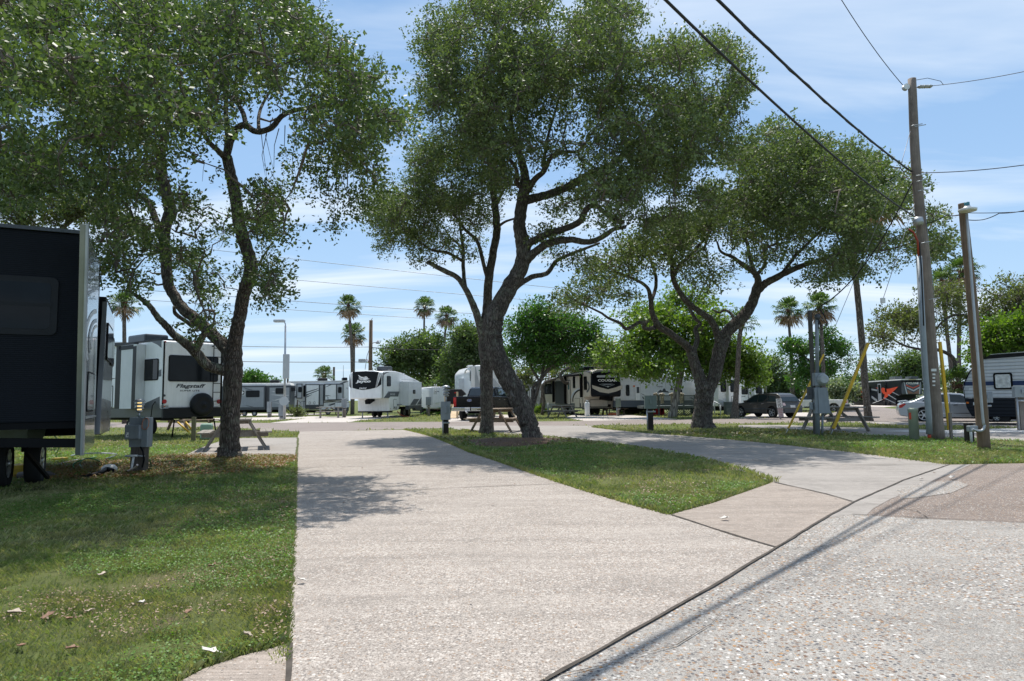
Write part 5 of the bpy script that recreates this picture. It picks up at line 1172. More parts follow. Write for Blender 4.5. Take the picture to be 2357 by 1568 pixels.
g = G(85, 1104); lg = MB(); lg.tube([(g.x - .35, g.y, .07), (g.x - .1, g.y + .05, .085), (g.x + .2, g.y + .02, .07), (g.x + .38, g.y - .04, .05)], [0.07, 0.085, 0.075, 0.04], 10, True, 0.2, rnd); tag(lg.build('log', simple('grey_bag', (0.10, 0.09, 0.085), 0.6, bmp=1.0), origin=(g.x, g.y, 0)), 'dark grey sandbag roll right of the yellow blocks', 'sandbag')

# --- 2. white trailer with spare wheel behind the left oak
K = crop(380, 1280, 580, 999)
C = XY(372.4, 26); s = V2(-.80, .60); r = V2(.60, .80)
rt = ground_thing('travel_trailer', 'white trailer reading Flagstaff Super Lite with rear window, ladder and spare wheel', 'trailer', C)
side = Face(C + s * 5.6, C, K); rear = Face(C, C + r * 2.42, K); W_ = 2.42
z = lambda b_: rear.uv(462, b_)[1]
zt, zw, zs = z(135), z(608), z(672)
upro = [(0, zw), (side.L, zw), (side.L, zt - .06), (side.L - .12, zt), (0, zt)]
plate(side, upro, -W_, 0, 'body', M_WHITE, rt, bevel=0.05)
plate(side, [(0, zs - .05), (side.L - .02, zs), (side.L - .02, zw - .003), (0, zw - .003)], -W_ + .02, -0.02, 'skirt', M_CHAR, rt)
plate(side, [(0, zt + .003), (side.L - .1, zt + .003), (side.L - .1, zt + .05), (0, zt + .05)], -W_ + .1, 0.03, 'roof_edge', M_DARK, rt)
ac_unit(side, 105, 102, 222, 152, -1.7, -0.7, rt)
poly(side, [(95, 158), (300, 158), (300, 172), (95, 182)], 0.0, 'awning', M_DARK, rt, 0.16)
SO = side.shift(0.35)
plate(SO, SO.rect(150, 182, 272, 612), -0.34, 0, 'slide_out', M_WHITE2, rt)
plate(SO, SO.rect(150, 182, 166, 612), 0.001, 0.01, 'slide_trim', M_DARK, rt); plate(SO, SO.rect(166, 182, 264, 200), 0.001, 0.01, 'slide_trim', M_DARK, rt); plate(SO, SO.rect(264, 182, 272, 612), 0.001, 0.01, 'slide_trim', M_DARK, rt)
plate(side, side.rect(272, 182, 288, 612), 0.0, 0.03, 'slide_seal', M_DARK, rt)
window(side, side.rect(303, 277, 436, 415), rt)
poly(side, [(283, 384), (303, 384), (303, 397), (283, 397)], 0.001, 'stripe', M_CHAR, rt)
poly(side, [(436, 350), (457, 340), (457, 388), (436, 392)], 0.001, 'stripe', M_CHAR, rt)
poly(side, [(370, 142), (458, 140), (458, 192), (430, 170)], 0.001, 'corner_graphic', M_CHAR, rt)
poly(side, [(332, 580), (446, 528), (446, 614), (332, 614)], 0.001, 'corner_graphic', M_CHAR, rt)
hatch(side, side.rect(60, 455, 120, 606), rt)
for a, b_ in ((85, 235), (90, 402)): poly(side, [(a, b_), (a + 60, b_ - 2), (a + 20, b_ + 9)], 0.001, 'decal', M_CHAR, rt)
plate(rear, rrect(0.0, zw + .001, 0.06, zt - .05, 0), 0.0, 0.012, 'corner_trim', M_BLACK, rt); plate(rear, rrect(2.36, zw + .001, 2.42, zt - .05, 0), 0.0, 0.012, 'corner_trim', M_BLACK, rt)
window(rear, rear.rect(508, 240, 845, 428), rt, 'rear_window', 0, 0.03)
txt(rear, 'Flagstaff', 557, 440, 762, 476, 0.0, M_LETTER_D, rt, shear=0.32, bold=0.03)
txt(rear, 'SUPER LITE', 585, 482, 720, 493, 0.0, M_LETTER_D, rt, bold=0.02)
for a in (485, 643, 687, 730): plate(rear, disc(rear, a, 150, 5), 0, 0.02, 'marker_light', M_RED, rt)
for a in (477, 852): plate(rear, disc(rear, a, 562, 15), 0, 0.03, 'tail_light', M_RED, rt)
plate(rear, disc(rear, 477, 521, 8), 0, 0.02, 'badge', M_CHAR, rt)
lp = plate(rear, rear.rect(450, 582, 506, 610), 0.0, 0.012, 'licence_plate', M_PVC, rt)
txt(rear, 'IC36 MEN', 453, 588, 503, 606, 0.012, M_LETTER_D, rt); plate(rear, disc(rear, 478, 597, 5), 0.013, 0.016, 'plate_emblem', M_AMBER, rt)
c = rear.uv(724, 583); rr_ = abs(rear.uv(724, 663)[1] - c[1])
sw_ = MB(); o3 = rear.W(c[0], c[1], 0.14); ax = Vector((rear.n.x, rear.n.y, 0)); q = ax.to_track_quat('Z', 'Y').to_matrix()
t_ = MB(); t_.lathe((0, 0, 0), [(rr_ * .94, -.13), (rr_, -.06), (rr_, .07), (rr_ * .9, .13), (rr_ * .55, .145), (rr_ * .5, .135), (rr_ * .12, .14), (rr_ * .1, .17)], 32)
t_.v = [tuple(o3 + q @ Vector(p)) for p in t_.v]; t_.build('spare_wheel', M_DARK, rt)
ladder(rear, 808, 860, 165, 590, 7, 0.14, rt)
plate(rear, [(0.0, zs - .03), (2.42, zs - .03), (2.42, zw - .01), (0, zw - .01)], 0.0, 0.12, 'bumper', M_DARK, rt)
MB().tube([side.W(side.L - .5, z(560), 0.0), side.W(side.L - .52, z(590), .1), side.W(side.L - .60, .35, .15), side.W(side.L - .8, .1, .4)], 0.018, 6).build('power_cord', M_BLACK, rt)
for a in (225, 350): face_wheel(side, a, 735, 54, 0.24, -0.18, rt, spokes=8)
ch = MB()
for o_ in (-.4, -2.0): ch.prism(side, [(0, zs - .16), (side.L, zs - .12), (side.L, zs), (0, zs)], o_ - .08, o_)
ch.build('chassis_frame', M_BLACK, rt)
MB().tube([rear.W(.5, zs - .1, 0), rear.W(.4, 0.0, .05)], 0.03, 6).tube([rear.W(2.1, zs - .1, 0), rear.W(2.2, 0.0, .05)], 0.03, 6).build('stabiliser_jack', M_BLACK, rt)

# --- 3. grey trailer
K = crop(880, 1480, 520, 2357)
A, B = XY(508, 62), XY(669.5, 63); f = Face(A, B, K)
rt = ground_thing('travel_trailer', 'two-tone grey trailer with dark slide-outs between the left oak trunk and the street light', 'trailer', A)
L = f.L; zv = lambda b_: f.uv(800, b_)[1]
plate(f, [(0, zv(730)), (L, zv(730)), (L, zv(292)), (0, zv(292))], -2.4, 0, 'body', M_CHAR, rt, bevel=0.04)
plate(f, [(0, zv(290)), (L, zv(290)), (L - .1, zv(240)), (0, zv(238))], -2.3, 0.02, 'roof', M_ROOFW, rt, bevel=0.06)
plate(f, f.rect(75, 320, 800, 672), 0.3, 0.31, 'slide_out_skin', M_GREYP, rt); plate(f, f.rect(60, 300, 825, 718), 0.0, 0.30, 'slide_out', M_CHAR, rt)
plate(f, f.rect(895, 305, 1285, 715), 0.0, 0.30, 'slide_out', M_CHAR, rt); plate(f, f.rect(912, 322, 1262, 670), 0.30, 0.31, 'slide_out_skin', M_GREYP, rt)
f3 = f.shift(.31); window(f3, f.rect(485, 375, 730, 494), rt, 'window', 0.0, 0.05, M_BLACK); window(f3, f.rect(1018, 330, 1168, 434), rt, 'window', 0, 0.03)
sq = plate(f3, f.rect(400, 365, 464, 458), 0, .01, 'logo_panel', M_WHITE, rt); plate(f3, f.rect(404, 372, 458, 452), .01, .014, 'logo_field', M_CHAR, rt); plate(f3, f.poly([(412, 382), (447, 412), (412, 442)]), .014, .018, 'logo_arrow', M_WHITE, rt)
for pts in ([(430, 322), (500, 338), (600, 366), (560, 366), (480, 350)], [(430, 640), (520, 650), (620, 670), (560, 670)]): poly(f3, pts, 0, 'decal', M_CHAR, rt)
for pts in ([(915, 445), (1010, 452), (1100, 465), (1250, 455), (1250, 460), (1100, 474), (1010, 460)], [(915, 548), (1000, 545), (1080, 522), (1150, 540), (1250, 550), (1150, 548), (1080, 532), (1010, 552)], [(945, 592), (1060, 598), (1180, 585), (1262, 560), (1262, 572), (1180, 598), (1060, 606)], [(915, 385), (980, 388), (1015, 402), (975, 394)]): poly(f3, pts, 0, 'decal', M_WHITE2, rt)
ac_unit(f, 880, 178, 1045, 236, -1.6, -.6, rt, M_DARK)
for a in (447, 627): face_wheel(f, a, 792, 46, 0.24, 0.0, rt, spokes=6)
plate(f, [(0, .35), (L, .35), (L, zv(730)), (0, zv(730))], -2.3, -.5, 'chassis_frame', M_BLACK, rt)
plate(f, f.rect(1270, 285, 1365, 385), -.2, 0.1, 'front_window', M_CHAR, rt); window(f.shift(.1), f.rect(1298, 318, 1362, 380), rt)

# --- 4. long white and grey striped fifth wheel
A, B = XY(668, 66), XY(806, 68); f = Face(A, B, K); L = f.L; zv = lambda b_: f.uv(1800, b_)[1]
rt = ground_thing('fifth_wheel', 'white fifth wheel with dark diagonal stripes and framed slide-outs, right of the street light', 'fifth wheel', A)
plate(f, f.poly([(1258, 228), (2335, 205), (2335, 700), (1540, 735), (1420, 718), (1258, 540)]), -2.45, 0, 'body', M_WHITE, rt, bevel=0.03)
plate(f, f.poly([(1250, 206), (2335, 190), (2335, 204), (1258, 226)]), -2.4, 0.05, 'roof', M_ROOFW, rt)
def framed(face, a0, b0, a1, b1, o, parent, skin, fw=0.09):
    r_ = face.rect(a0, b0, a1, b1); us = [p[0] for p in r_]; vs = [p[1] for p in r_]
    sl_ = plate(face, r_, 0.0, o, 'slide_out', M_CHAR, parent); WM[sl_.name] = WM[parent.name]
    plate(face, rrect(min(us) + fw, min(vs) + fw, max(us) - fw, max(vs) - fw, 0), o, o + .006, 'slide_out_skin', skin, sl_)
framed(f, 1385, 248, 1492, 520, .12, rt, M_GREYL); framed(f, 1545, 260, 1795, 705, .4, rt, M_WHITE); framed(f, 1795, 262, 1880, 650, .10, rt, M_GREYL); framed(f, 1888, 254, 2108, 548, .4, rt, M_WHITE); framed(f, 2104, 250, 2236, 545, .10, rt, M_GREYL)
window(f.shift(.13), f.rect(1415, 308, 1478, 405), rt); window(f.shift(.11), f.rect(2140, 310, 2203, 418), rt); window(f, f.rect(1510, 280, 1545, 490), rt)
f4 = f.shift(.41)
for pts, o_ in (([(1548, 405), (1715, 352), (1780, 335), (1780, 345), (1600, 405), (1548, 425)], 4), ([(1548, 450), (1700, 395), (1792, 362), (1792, 372), (1620, 440), (1548, 480)], 4), ([(1548, 490), (1680, 440), (1600, 485), (1548, 505)], 4), ([(1545, 632), (1790, 632), (1790, 690), (1545, 690)], 4),
                ([(1895, 460), (1960, 458), (2025, 475), (1960, 470), (1895, 468)], 4), ([(1898, 318), (1990, 268), (2025, 268), (1940, 305)], 4),
                ([(1283, 520), (1400, 450), (1490, 430), (1440, 480), (1283, 530)], 0), ([(1283, 475), (1380, 440), (1350, 455), (1283, 485)], 0), ([(1420, 600), (1545, 560), (1545, 572), (1430, 604)], 0),
                ([(1700, 612), (1900, 575), (2100, 560), (2220, 555), (2050, 580), (1850, 600)], 0), ([(1890, 545), (2180, 548), (2000, 560), (1890, 560)], 0), ([(1950, 640), (2150, 575), (2335, 540), (2335, 550), (2150, 600), (2000, 650)], 0), ([(2165, 248), (2260, 208), (2330, 206), (2230, 248)], 0)):
    poly(f4 if o_ else f, pts, 0.002, 'stripe', M_CHAR, rt)
poly(f4, arc_band(f4, 1905, 510, 68, 42, 40, 25, -90, 90), 0, 'swoosh', M_GREYL, rt)
for a in (1620, 1705): hatch(f4, f.rect(a - 16, 572, a + 16, 622), rt, 0, M_WHITE)
hatch(f, f.rect(1402, 566, 1450, 672), rt); hatch(f, f.rect(1466, 568, 1515, 672), rt); hatch(f, f.rect(2080, 588, 2228, 678), rt); hatch(f, f.rect(2248, 588, 2350, 680), rt)
plate(f, f.rect(2080, 680, 2335, 745), -.5, .02, 'skirt', M_CHAR, rt); txt(f, 'Op', 2288, 318, 2320, 356, 0.0, M_LETTER_D, rt, shear=.4)
ac_unit(f, 1792, 140, 1965, 192, -1.8, -.8, rt, M_DARK); ac_unit(f, 2242, 132, 2330, 190, -1.8, -.8, rt, M_DARK)
for a in (1960, 2270): face_wheel(f, a, 770, 48, .24, -.1, rt)
plate(f, f.rect(1560, 738, 2060, 765), -2.2, -.4, 'chassis_frame', M_BLACK, rt)
lg = MB()
for a in (1600, 1715, 2110): lg.tube([f.W(f.uv(a, 760)[0], f.uv(a, 760)[1], -.5), f.W(f.uv(a, 760)[0], 0, -.5)], .05, 6)
lg.build('landing_leg', M_BLACK, rt)
# entry steps beside it
st = thing('entry_steps', 'folding steps with a slanting handrail in front of the striped fifth wheel', 'steps', (f.W(f.uv(1300, 700)[0], 0, .9)).xy)
sb = MB(); u = f.uv(1310, 700)[0]
for k in range(4): sb.box(f.W(u - .1 * k, .2 + .22 * k, 1.1 - .25 * k), (.9, .28, .04), 0)
sb.build('treads', M_STEEL, st); MB().tube([f.W(u + .7, .35, 1.2), f.W(u + .1, 1.15, .2), f.W(u + .1, 1.9, .15)], .03, 6).tube([f.W(u + .5, 0, 1.2), f.W(u + .5, .6, 1.1)], .03, 6).build('handrail', M_PVC, st)
plate(f, f.rect(1283, 550, 1392, 690), 0.45, .5, 'small_cabinet', M_WHITE, rt)

# --- 5. white fifth wheel with the dark nose
K = crop(1360, 1440, 500, 2357)
C = XY(881.5, 51.8); s = V2(.22, .975); l = V2(-.975, .22); W_ = 2.66
rt = ground_thing('fifth_wheel', 'large white fifth wheel with a dark nose reading Jayco Eagle', 'fifth wheel', C)
front = Face(C + l * W_, C, K); side = Face(C, C + s * 8.4, K)
plate(side, side.poly([(808, 232), (830, 214), (950, 206), (1060, 214), (1170, 243), (1300, 304), (1500, 402), (1500, 860), (1140, 862), (1100, 945), (935, 968), (930, 724), (808, 732)]), -W_, 0, 'body', M_WHITE, rt, bevel=0.07)
cap = MB(); zz = lambda b_: front.uv(500, b_)[1]
cap.prism(front, [(0.03, zz(735)), (W_ - .03, zz(735)), (W_ + .0, zz(520)), (W_ - .05, zz(235)), (W_ * .75, zz(203)), (W_ * .25, zz(203)), (.05, zz(240)), (0, zz(520))], 0.002, 0.22); cap.build('front_cap', M_WHITE, rt, bevel=0.14, seg=4)
fc = front.shift(.225)
poly(fc, [(236, 226), (480, 212), (730, 226), (662, 528), (560, 550), (430, 568), (320, 552), (236, 528)], 0, 'nose_window', M_BLKG, rt, .012)
poly(fc, [(782, 262), (778, 462), (690, 522), (742, 390)], 0, 'nose_window', M_BLKG, rt, .012)
poly(fc, [(178, 270), (186, 300), (206, 528), (176, 500)], 0, 'nose_window', M_BLKG, rt, .012)
for pts in ([(758, 252), (764, 254), (680, 528), (672, 528)], [(745, 240), (749, 241), (668, 520), (664, 520)], [(200, 250), (204, 250), (220, 535), (214, 535)]): poly(fc, pts, 0.001, 'trim_stripe', M_CHAR, rt)
fn = fc.shift(.013)
txt(fn, 'Jayco', 298, 378, 580, 440, 0, M_LETTER_W, rt, shear=.15, bold=.045)
txt(fn, 'EAGLE', 362, 521, 502, 550, 0, M_LETTER_W, rt, shear=.3, bold=.02)
for pts in ([(340, 285), (352, 286), (400, 318), (440, 322), (470, 345), (440, 352), (400, 342), (365, 322)], [(350, 325), (395, 345), (430, 356), (400, 358), (365, 345)], [(345, 345), (390, 362), (440, 372), (520, 378), (440, 381), (380, 374)], [(430, 340), (470, 322), (505, 330), (525, 350), (565, 356), (520, 368), (470, 376), (430, 366)], [(440, 315), (490, 310), (525, 330), (528, 348), (505, 326), (470, 318)]):
    poly(fn, pts, 0, 'wing_emblem', M_LETTER_W, rt)
lo = Face(C + l * W_ + s * 1.32, C + s * 1.32, K)
hatch(lo, lo.rect(427, 806, 838, 952), rt, 0.005, M_WHITE); plate(lo, lo.rect(726, 820, 756, 848), 0.02, .03, 'vent', M_CHAR, rt)
plate(lo, lo.rect(335, 968, 935, 990), -.6, 0.0, 'lower_frame', M_BLACK, rt)
pbx = MB(); pbx.beam(lo.W(W_ * .48, zz(735), .2), lo.W(W_ * .45, zz(800), .9), .42, .3); pbx.beam(lo.W(W_ * .45, zz(780), .85), lo.W(W_ * .45, zz(830), .88), .18, .18); pbx.build('hitch_pin_box', M_BLACK, rt)
window(side, side.rect(883, 300, 955, 498), rt)
poly(side, [(832, 718), (920, 600), (1118, 600), (1095, 690), (945, 690), (925, 718)], .001, 'badge_panel', M_CHAR, rt); txt(side.shift(.008), 'EAGLE', 950, 628, 1036, 664, 0, M_LETTER_W, rt)
poly(side, [(826, 716), (914, 590), (1118, 590), (1118, 594), (918, 594), (831, 720)], .001, 'trim_stripe', M_CHAR, rt)
poly(side, [(812, 300), (850, 262), (940, 225), (880, 228), (822, 245)], .001, 'corner_graphic', M_CHAR, rt)
poly(side, [(812, 232), (822, 232), (800, 330), (800, 560), (812, 722), (806, 722)], .001, 'trim_stripe', M_CHAR, rt)
poly(side, [(1160, 366), (1410, 378), (1410, 384), (1160, 374)], .001, 'awning_rail', M_GREYL, rt, .05)
sf = side.shift(.80)
plate(sf, sf.rect(1297, 407, 1540, 852), -.79, 0, 'slide_out', M_WHITE2, rt, bevel=.01)
poly(sf, [(1297, 854), (1540, 850), (1540, 940), (1440, 945), (1400, 900), (1297, 940)], -.3, 'slide_skirt', M_CHAR, rt, .3)
window(sf, sf.rect(1373, 562, 1420, 638), rt, 'window', 0, .03)
for pts in ([(1322, 850), (1392, 736), (1496, 736), (1425, 848)], [(1447, 843), (1536, 704), (1536, 843)]): poly(sf, pts, 0, 'corner_graphic', M_CHAR, rt)
plate(side, side.rect(1163, 405, 1176, 860), 0, .03, 'slide_seal', M_DARK, rt)
hatch(side, side.rect(1005, 742, 1068, 920), rt); 
for a in (1022, 1050): plate(side, side.rect(a - 5, 880, a + 5, 910), .02, .04, 'latch', M_BLACK, rt)
plate(side, disc(side, 1085, 845, 12), 0, .04, 'shore_power_inlet', M_BLACK, rt); MB().tube([side.W(side.uv(1090, 845)[0], side.uv(1090, 845)[1], .04), side.W(side.uv(1130, 880)[0], 1.0, .25), side.W(side.uv(1135, 900)[0], .5, .3), side.W(side.uv(1125, 900)[0], .05, .5)], .02, 6).build('power_cord', M_BLACK, rt)
plate(side, disc(side, 948, 915, 6), 0, .02, 'marker_light', M_RED, rt)
ac_unit(front, 525, 104, 740, 186, -2.6, -1.6, rt); plate(side, side.rect(935, 190, 1010, 212), -1.6, -.9, 'roof_vent', M_CHAR, rt); plate(side, side.rect(1150, 218, 1210, 244), -1.6, -.9, 'roof_vent', M_CHAR, rt)
for u in (4.2, 5.2): wheel(side.W(u, .38, -.05), (side.n.x, side.n.y, 0), .38, .24, rt)
for u in (4.2, 5.2): wheel(side.W(u, .38, -W_ + .1), (-side.n.x, -side.n.y, 0), .38, .24, rt, hub=False)
lg = MB()
for o_ in (-.25, -W_ + .3): lg.tube([side.W(1.5, .9, o_), side.W(1.5, 0.02, o_)], .05, 8); lg.box(side.W(1.5, .015, o_), (.25, .25, .03))
lg.build('landing_leg', M_STEEL, rt)
plate(side, [(1.4, .62), (8.3, .62), (8.3, .80), (1.4, .80)], -W_ + .2, -.2, 'chassis_frame', M_BLACK, rt)
g = G(876, 958); hs = MB(); hs.tube([side.W(2.6, .5, .1), side.W(2.7, .2, .3), side.W(2.9, .06, .6), side.W(3.5, .05, .7)], .035, 7); hs.build('sewer_hose', simple('red_brown_hose', (.35, .08, .05), .5), rt)

# --- 6. smaller white trailer behind it
C = XY(989, 60); f = Face(C, XY(1027.2, 60.7), K); sdf = Face(XY(968, 62.5), C, K)
rt = ground_thing('travel_trailer', 'white trailer with roof ladder seen between the large white fifth wheel and the sago palm', 'trailer', C)
zq = lambda b_: f.uv(1850, b_)[1]
plate(f, [(0, .55), (f.L, .55), (f.L, zq(540)), (f.L * .85, zq(505)), (f.L * .15, zq(505)), (0, zq(530))], -5.5, 0, 'body', M_WHITE, rt, bevel=.1)
plate(sdf, sdf.poly([(1540, 520), (1690, 525), (1690, 850), (1540, 850)]), -.3, .01, 'side_wall', M_WHITE2, rt)
ladder(f, 1776, 1812, 470, 640, 5, .12, rt, M_PVC); txt(f, 'APSON', 1785, 583, 1865, 604, 0.0, M_LETTER_D, rt, bold=.03)
for a in (1850, 1895, 1912): plate(f, disc(f, a, 510, 4), 0, .02, 'marker_light', M_RED, rt)
plate(f, f.rect(1545, 418, 1695, 470), -3.2, -2.2, 'air_conditioner', M_WHITE, rt, bevel=.05); wheel(sdf.W(sdf.L * .3, .36, .1), (sdf.n.x, sdf.n.y, 0), .36, .22, rt, hub=False)
wheel(f.W(.3, .36, -1.5), (-1, 0, 0), .36, .25, rt, hub=False); plate(f, [(.1, .35), (f.L - .1, .35), (f.L - .1, .56), (.1, .56)], -5, -.1, 'chassis_frame', M_BLACK, rt)

# --- 7. white and silver nosed fifth wheel behind the black pickup
K = crop(1780, 1420, 400, 1845)
f = Face(XY(1083.5, 53), XY(1157, 53.6), K); rt = ground_thing('fifth_wheel', 'white fifth wheel with a silver rounded nose behind the black pickup', 'fifth wheel', f.A)
zq = lambda b_: f.uv(600, b_)[1]
plate(f, [(0, 0.75), (f.L, .75), (f.L, zq(330)), (f.L - .5, zq(195)), (f.L * .55, zq(183)), (.4, zq(190)), (0, zq(300))], -8, 0, 'body', M_WHITE, rt, bevel=.12)
fs = f.shift(.004)
poly(fs, [(490, 205), (560, 205), (655, 610), (655, 700), (490, 700)], 0, 'side_stripe', M_SILVER, rt); poly(fs, [(495, 560), (600, 560), (655, 610), (655, 720), (495, 720)], .008, 'lower_stripe', M_GREYL, rt)
poly(fs, [(900, 430), (1000, 560), (1040, 610), (880, 612), (880, 440)], 0, 'centre_stripe', M_GREYL, rt); poly(fs, [(618, 280), (645, 276), (645, 296), (622, 298)], .0, 'badge', simple('green_badge', (.02, .2, .1), .4), rt)
plate(f, disc(f, 507, 223, 6), 0, .03, 'marker_light', M_BLACK, rt)
plate(f, f.rect(515, 166, 605, 192), -3, -2, 'air_conditioner', M_WHITE, rt, bevel=.05)
sl = Face(XY(1056, 56), XY(1076, 56), K); plate(sl, sl.poly([(255, 435), (410, 432), (410, 700), (255, 690)]), -3, 0, 'slide_out', M_WHITE2, rt)
sw2 = Face(XY(1073, 56.5), XY(1083.5, 53), K); plate(sw2, sw2.poly([(395, 340), (440, 262), (480, 215), (480, 770), (405, 770)]), -.3, 0, 'side_wall', M_WHITE, rt); window(sw2, sw2.rect(462, 290, 474, 480), rt)
MB().tube([sw2.W(.2, zq(370), .1), sw2.W(1.5, zq(275), .2), sw2.W(sw2.L, zq(262), .25)], .07, 8).build('awning', M_WHITE, rt)
sr = Face(XY(1176, 57), XY(1189, 57), K); plate(sr, sr.poly([(1210, 300), (1312, 268), (1320, 385), (1210, 400)]), -2, 0, 'slide_out', M_WHITE2, rt)
plate(f, [(.2, .3), (f.L - .2, .3), (f.L - .2, .75), (.2, .75)], -7.5, -.3, 'chassis_frame', M_BLACK, rt)

# --- 8. mobile home
K = crop(2060, 1420, 500, 2357)
f = Face(XY(1190, 66), XY(1254, 66), K); rt = ground_thing('mobile_home', 'taupe sided mobile home with white window frames behind the gnarled oaks', 'house', f.A)
plate(f, f.poly([(0, 640), (110, 560), (300, 470), (540, 560), (540, 985), (0, 985)]), -7, 0, 'wall', M_MSIDE, rt)
rf = f.shift(.25); plate(rf, rf.poly([(-20, 600), (300, 452), (560, 560), (560, 580), (300, 475), (-20, 625)]), -7.5, 0, 'roof', M_WHITE2, rt)
for r_ in ((280, 625, 395, 800), (465, 672, 560, 805), (180, 640, 260, 800)):
    w = window(f, f.rect(*r_), rt, 'window', 0, .09, M_PVC); 
plate(f, f.poly([(0, 985), (545, 985), (545, 1085), (0, 1085)]), -6.9, -.05, 'skirting', simple('tan_skirting', (.34, .30, .26), .7), rt); plate(f, f.poly([(395, 962), (545, 962), (545, 984), (395, 984)]), 0, .05, 'skirting_rail', M_PVC, rt)
plate(f, f.rect(425, 880, 440, 985), .05, .1, 'corner_trim', M_PVC, rt)

# --- 9. black and tan fifth wheel
C = XY(1358.8, 52); s = V2(-.31, .95); r = V2(.95, .31); W_ = 2.5
rt = ground_thing('fifth_wheel', 'tan and black fifth wheel reading Cougar on its black nose, awning arms on its side', 'fifth wheel', C)
side = Face(C + s * 10, C, K); front = Face(C, C + r * W_, K)
plate(side, side.poly([(1418, 400), (1400, 335), (1325, 303), (1180, 330), (1000, 372), (880, 410), (700, 472), (545, 530), (530, 1005), (1298, 1012), (1305, 795), (1400, 785), (1424, 640)]), -W_, 0, 'body', M_BEIGE, rt, bevel=.05)
plate(side, side.poly([(1400, 326), (1325, 296), (1180, 322), (1000, 364), (700, 463), (545, 520), (545, 526), (1000, 370), (1325, 302), (1400, 333)]), -W_, .04, 'roof_edge', M_DARK, rt)
zz = lambda b_: front.uv(1700, b_)[1]
cp_ = MB(); cp_.prism(front, [(.02, zz(786)), (W_ - .02, zz(790)), (W_ + .03, zz(600)), (W_ - .06, zz(340)), (W_ * .7, zz(312)), (W_ * .3, zz(312)), (.04, zz(335)), (-.02, zz(600))], .002, .24); cp_.build('front_cap', M_BLKG, rt, bevel=.13, seg=4)
plate(front, [(.05, zz(335)), (W_ - .1, zz(335)), (W_ - .5, zz(275)), (.6, zz(272))], -1.6, .0, 'roof', M_BEIGE, rt, bevel=.06)
fc = front.shift(.243)
poly(fc, [(1450, 568), (1600, 612), (1755, 650), (1900, 612), (2022, 566), (2022, 640), (1900, 692), (1760, 725), (1600, 700), (1455, 625)], 0, 'tan_band', M_BEIGE, rt, .008)
txt(fc, 'COUGAR', 1562, 458, 1918, 502, 0, M_LETTER_W, rt, bold=.02)
plate(fc, fc.rect(1537, 384, 1920, 424, .1), 0, .05, 'light_bar', M_GREYL, rt, bevel=.02)
for pts in ([(1585, 556), (1600, 553), (1740, 592), (1740, 602)], [(1885, 558), (1870, 555), (1762, 592), (1762, 602)], [(1620, 545), (1860, 545), (1800, 562), (1680, 562)]): poly(fc, pts, 0, 'chevron_emblem', M_GREYP, rt)
plate(fc, disc(fc, 1751, 597, 15), .004, .012, 'badge', M_RIM, rt)
lo = Face(C + s * 1.09, C + s * 1.09 + r * W_, K)
hatch(lo, lo.rect(1408, 843, 1752, 976), rt, .004, M_BEIGE); plate(lo, [(0, zz(1030)), (W_, zz(1030)), (W_, zz(1010)), (0, zz(1010))], -.5, .01, 'lower_frame', M_BLACK, rt)
plate(lo, disc(lo, 1828, 852, 9), 0, .02, 'badge', M_DARK, rt)
pb = MB(); pb.beam(lo.W(W_ * .55, zz(800), .1), lo.W(W_ * .70, zz(830), 1.0), .42, .32); pb.beam(lo.W(W_ * .70, zz(820), .9), lo.W(W_ * .70, zz(860), .92), .2, .2); pb.build('hitch_pin_box', M_BLACK, rt)
plate(Face(C + r * W_, C + r * (W_ + .35), K), [(0.0, zz(760)), (.33, zz(755)), (.33, zz(395)), (0, zz(390))], -3, -.9, 'slide_out', M_BLACK, rt)
ac_unit(front, 1432, 202, 1628, 272, -2.4, -1.3, rt, M_BLKG)
so = side.shift(.5); plate(side, side.rect(775, 500, 975, 925), .0, .12, 'slide_out', M_NAVY, rt)
window(side, side.rect(548, 545, 738, 738), rt, 'window', 0, .06)
dr = plate(side, side.rect(990, 478, 1052, 936, ), 0, .02, 'door', M_BLACK, rt); WM[dr.name] = WM[rt.name]; plate(side, side.rect(997, 486, 1046, 930), .02, .028, 'door_skin', M_BEIGE, dr); plate(side, side.rect(1004, 515, 1031, 656, .1), .028, .036, 'door_window', simple('teal_glass', (.05, .12, .12), .1), dr)
window(side, side.rect(1090, 408, 1138, 628), rt); window(side, side.rect(1298, 408, 1360, 662), rt)
poly(side, arc_band(side, 1260, 850, 178, 210, 160, 178, 95, 190), .002, 'swoosh', M_BLACK, rt); poly(side, arc_band(side, 1260, 860, 215, 245, 190, 214, 95, 170), .002, 'swoosh', M_GREYL, rt)
poly(side, arc_band(side, 1350, 600, 60, 110, 36, 70, -90, 80), .002, 'swoosh', M_CHAR, rt)
poly(side, [(530, 915), (770, 918), (770, 1008), (530, 1008)], .002, 'lower_band', M_GREYP, rt, .01); poly(side, [(770, 930), (1050, 912), (1296, 908), (1296, 1012), (770, 1010)], .002, 'lower_band', M_CHAR, rt, .01)
hatch(side, side.rect(1128, 815, 1226, 996), rt, .013, M_BEIGE); hatch(side, side.rect(1250, 815, 1280, 986), rt, .013, M_BEIGE)
aw = MB()
for a, b0, b1 in ((747, 492, 892), (970, 400, 915), (1272, 368, 800)):
    p0, p1 = side.uv(a, b0), side.uv(a, b1); MB().beam(side.W(p0[0], p0[1], .14), side.W(p1[0], p1[1], .1), .12, .2, (side.n.x, side.n.y, 0)).build('awning_arm', M_BLACK, rt)
p0, p1 = side.uv(968, 398), side.uv(1285, 372); MB().tube([side.W(p0[0], p0[1], .22), side.W(p1[0], p1[1], .22)], .09, 8).build('awning', M_BLACK, rt)
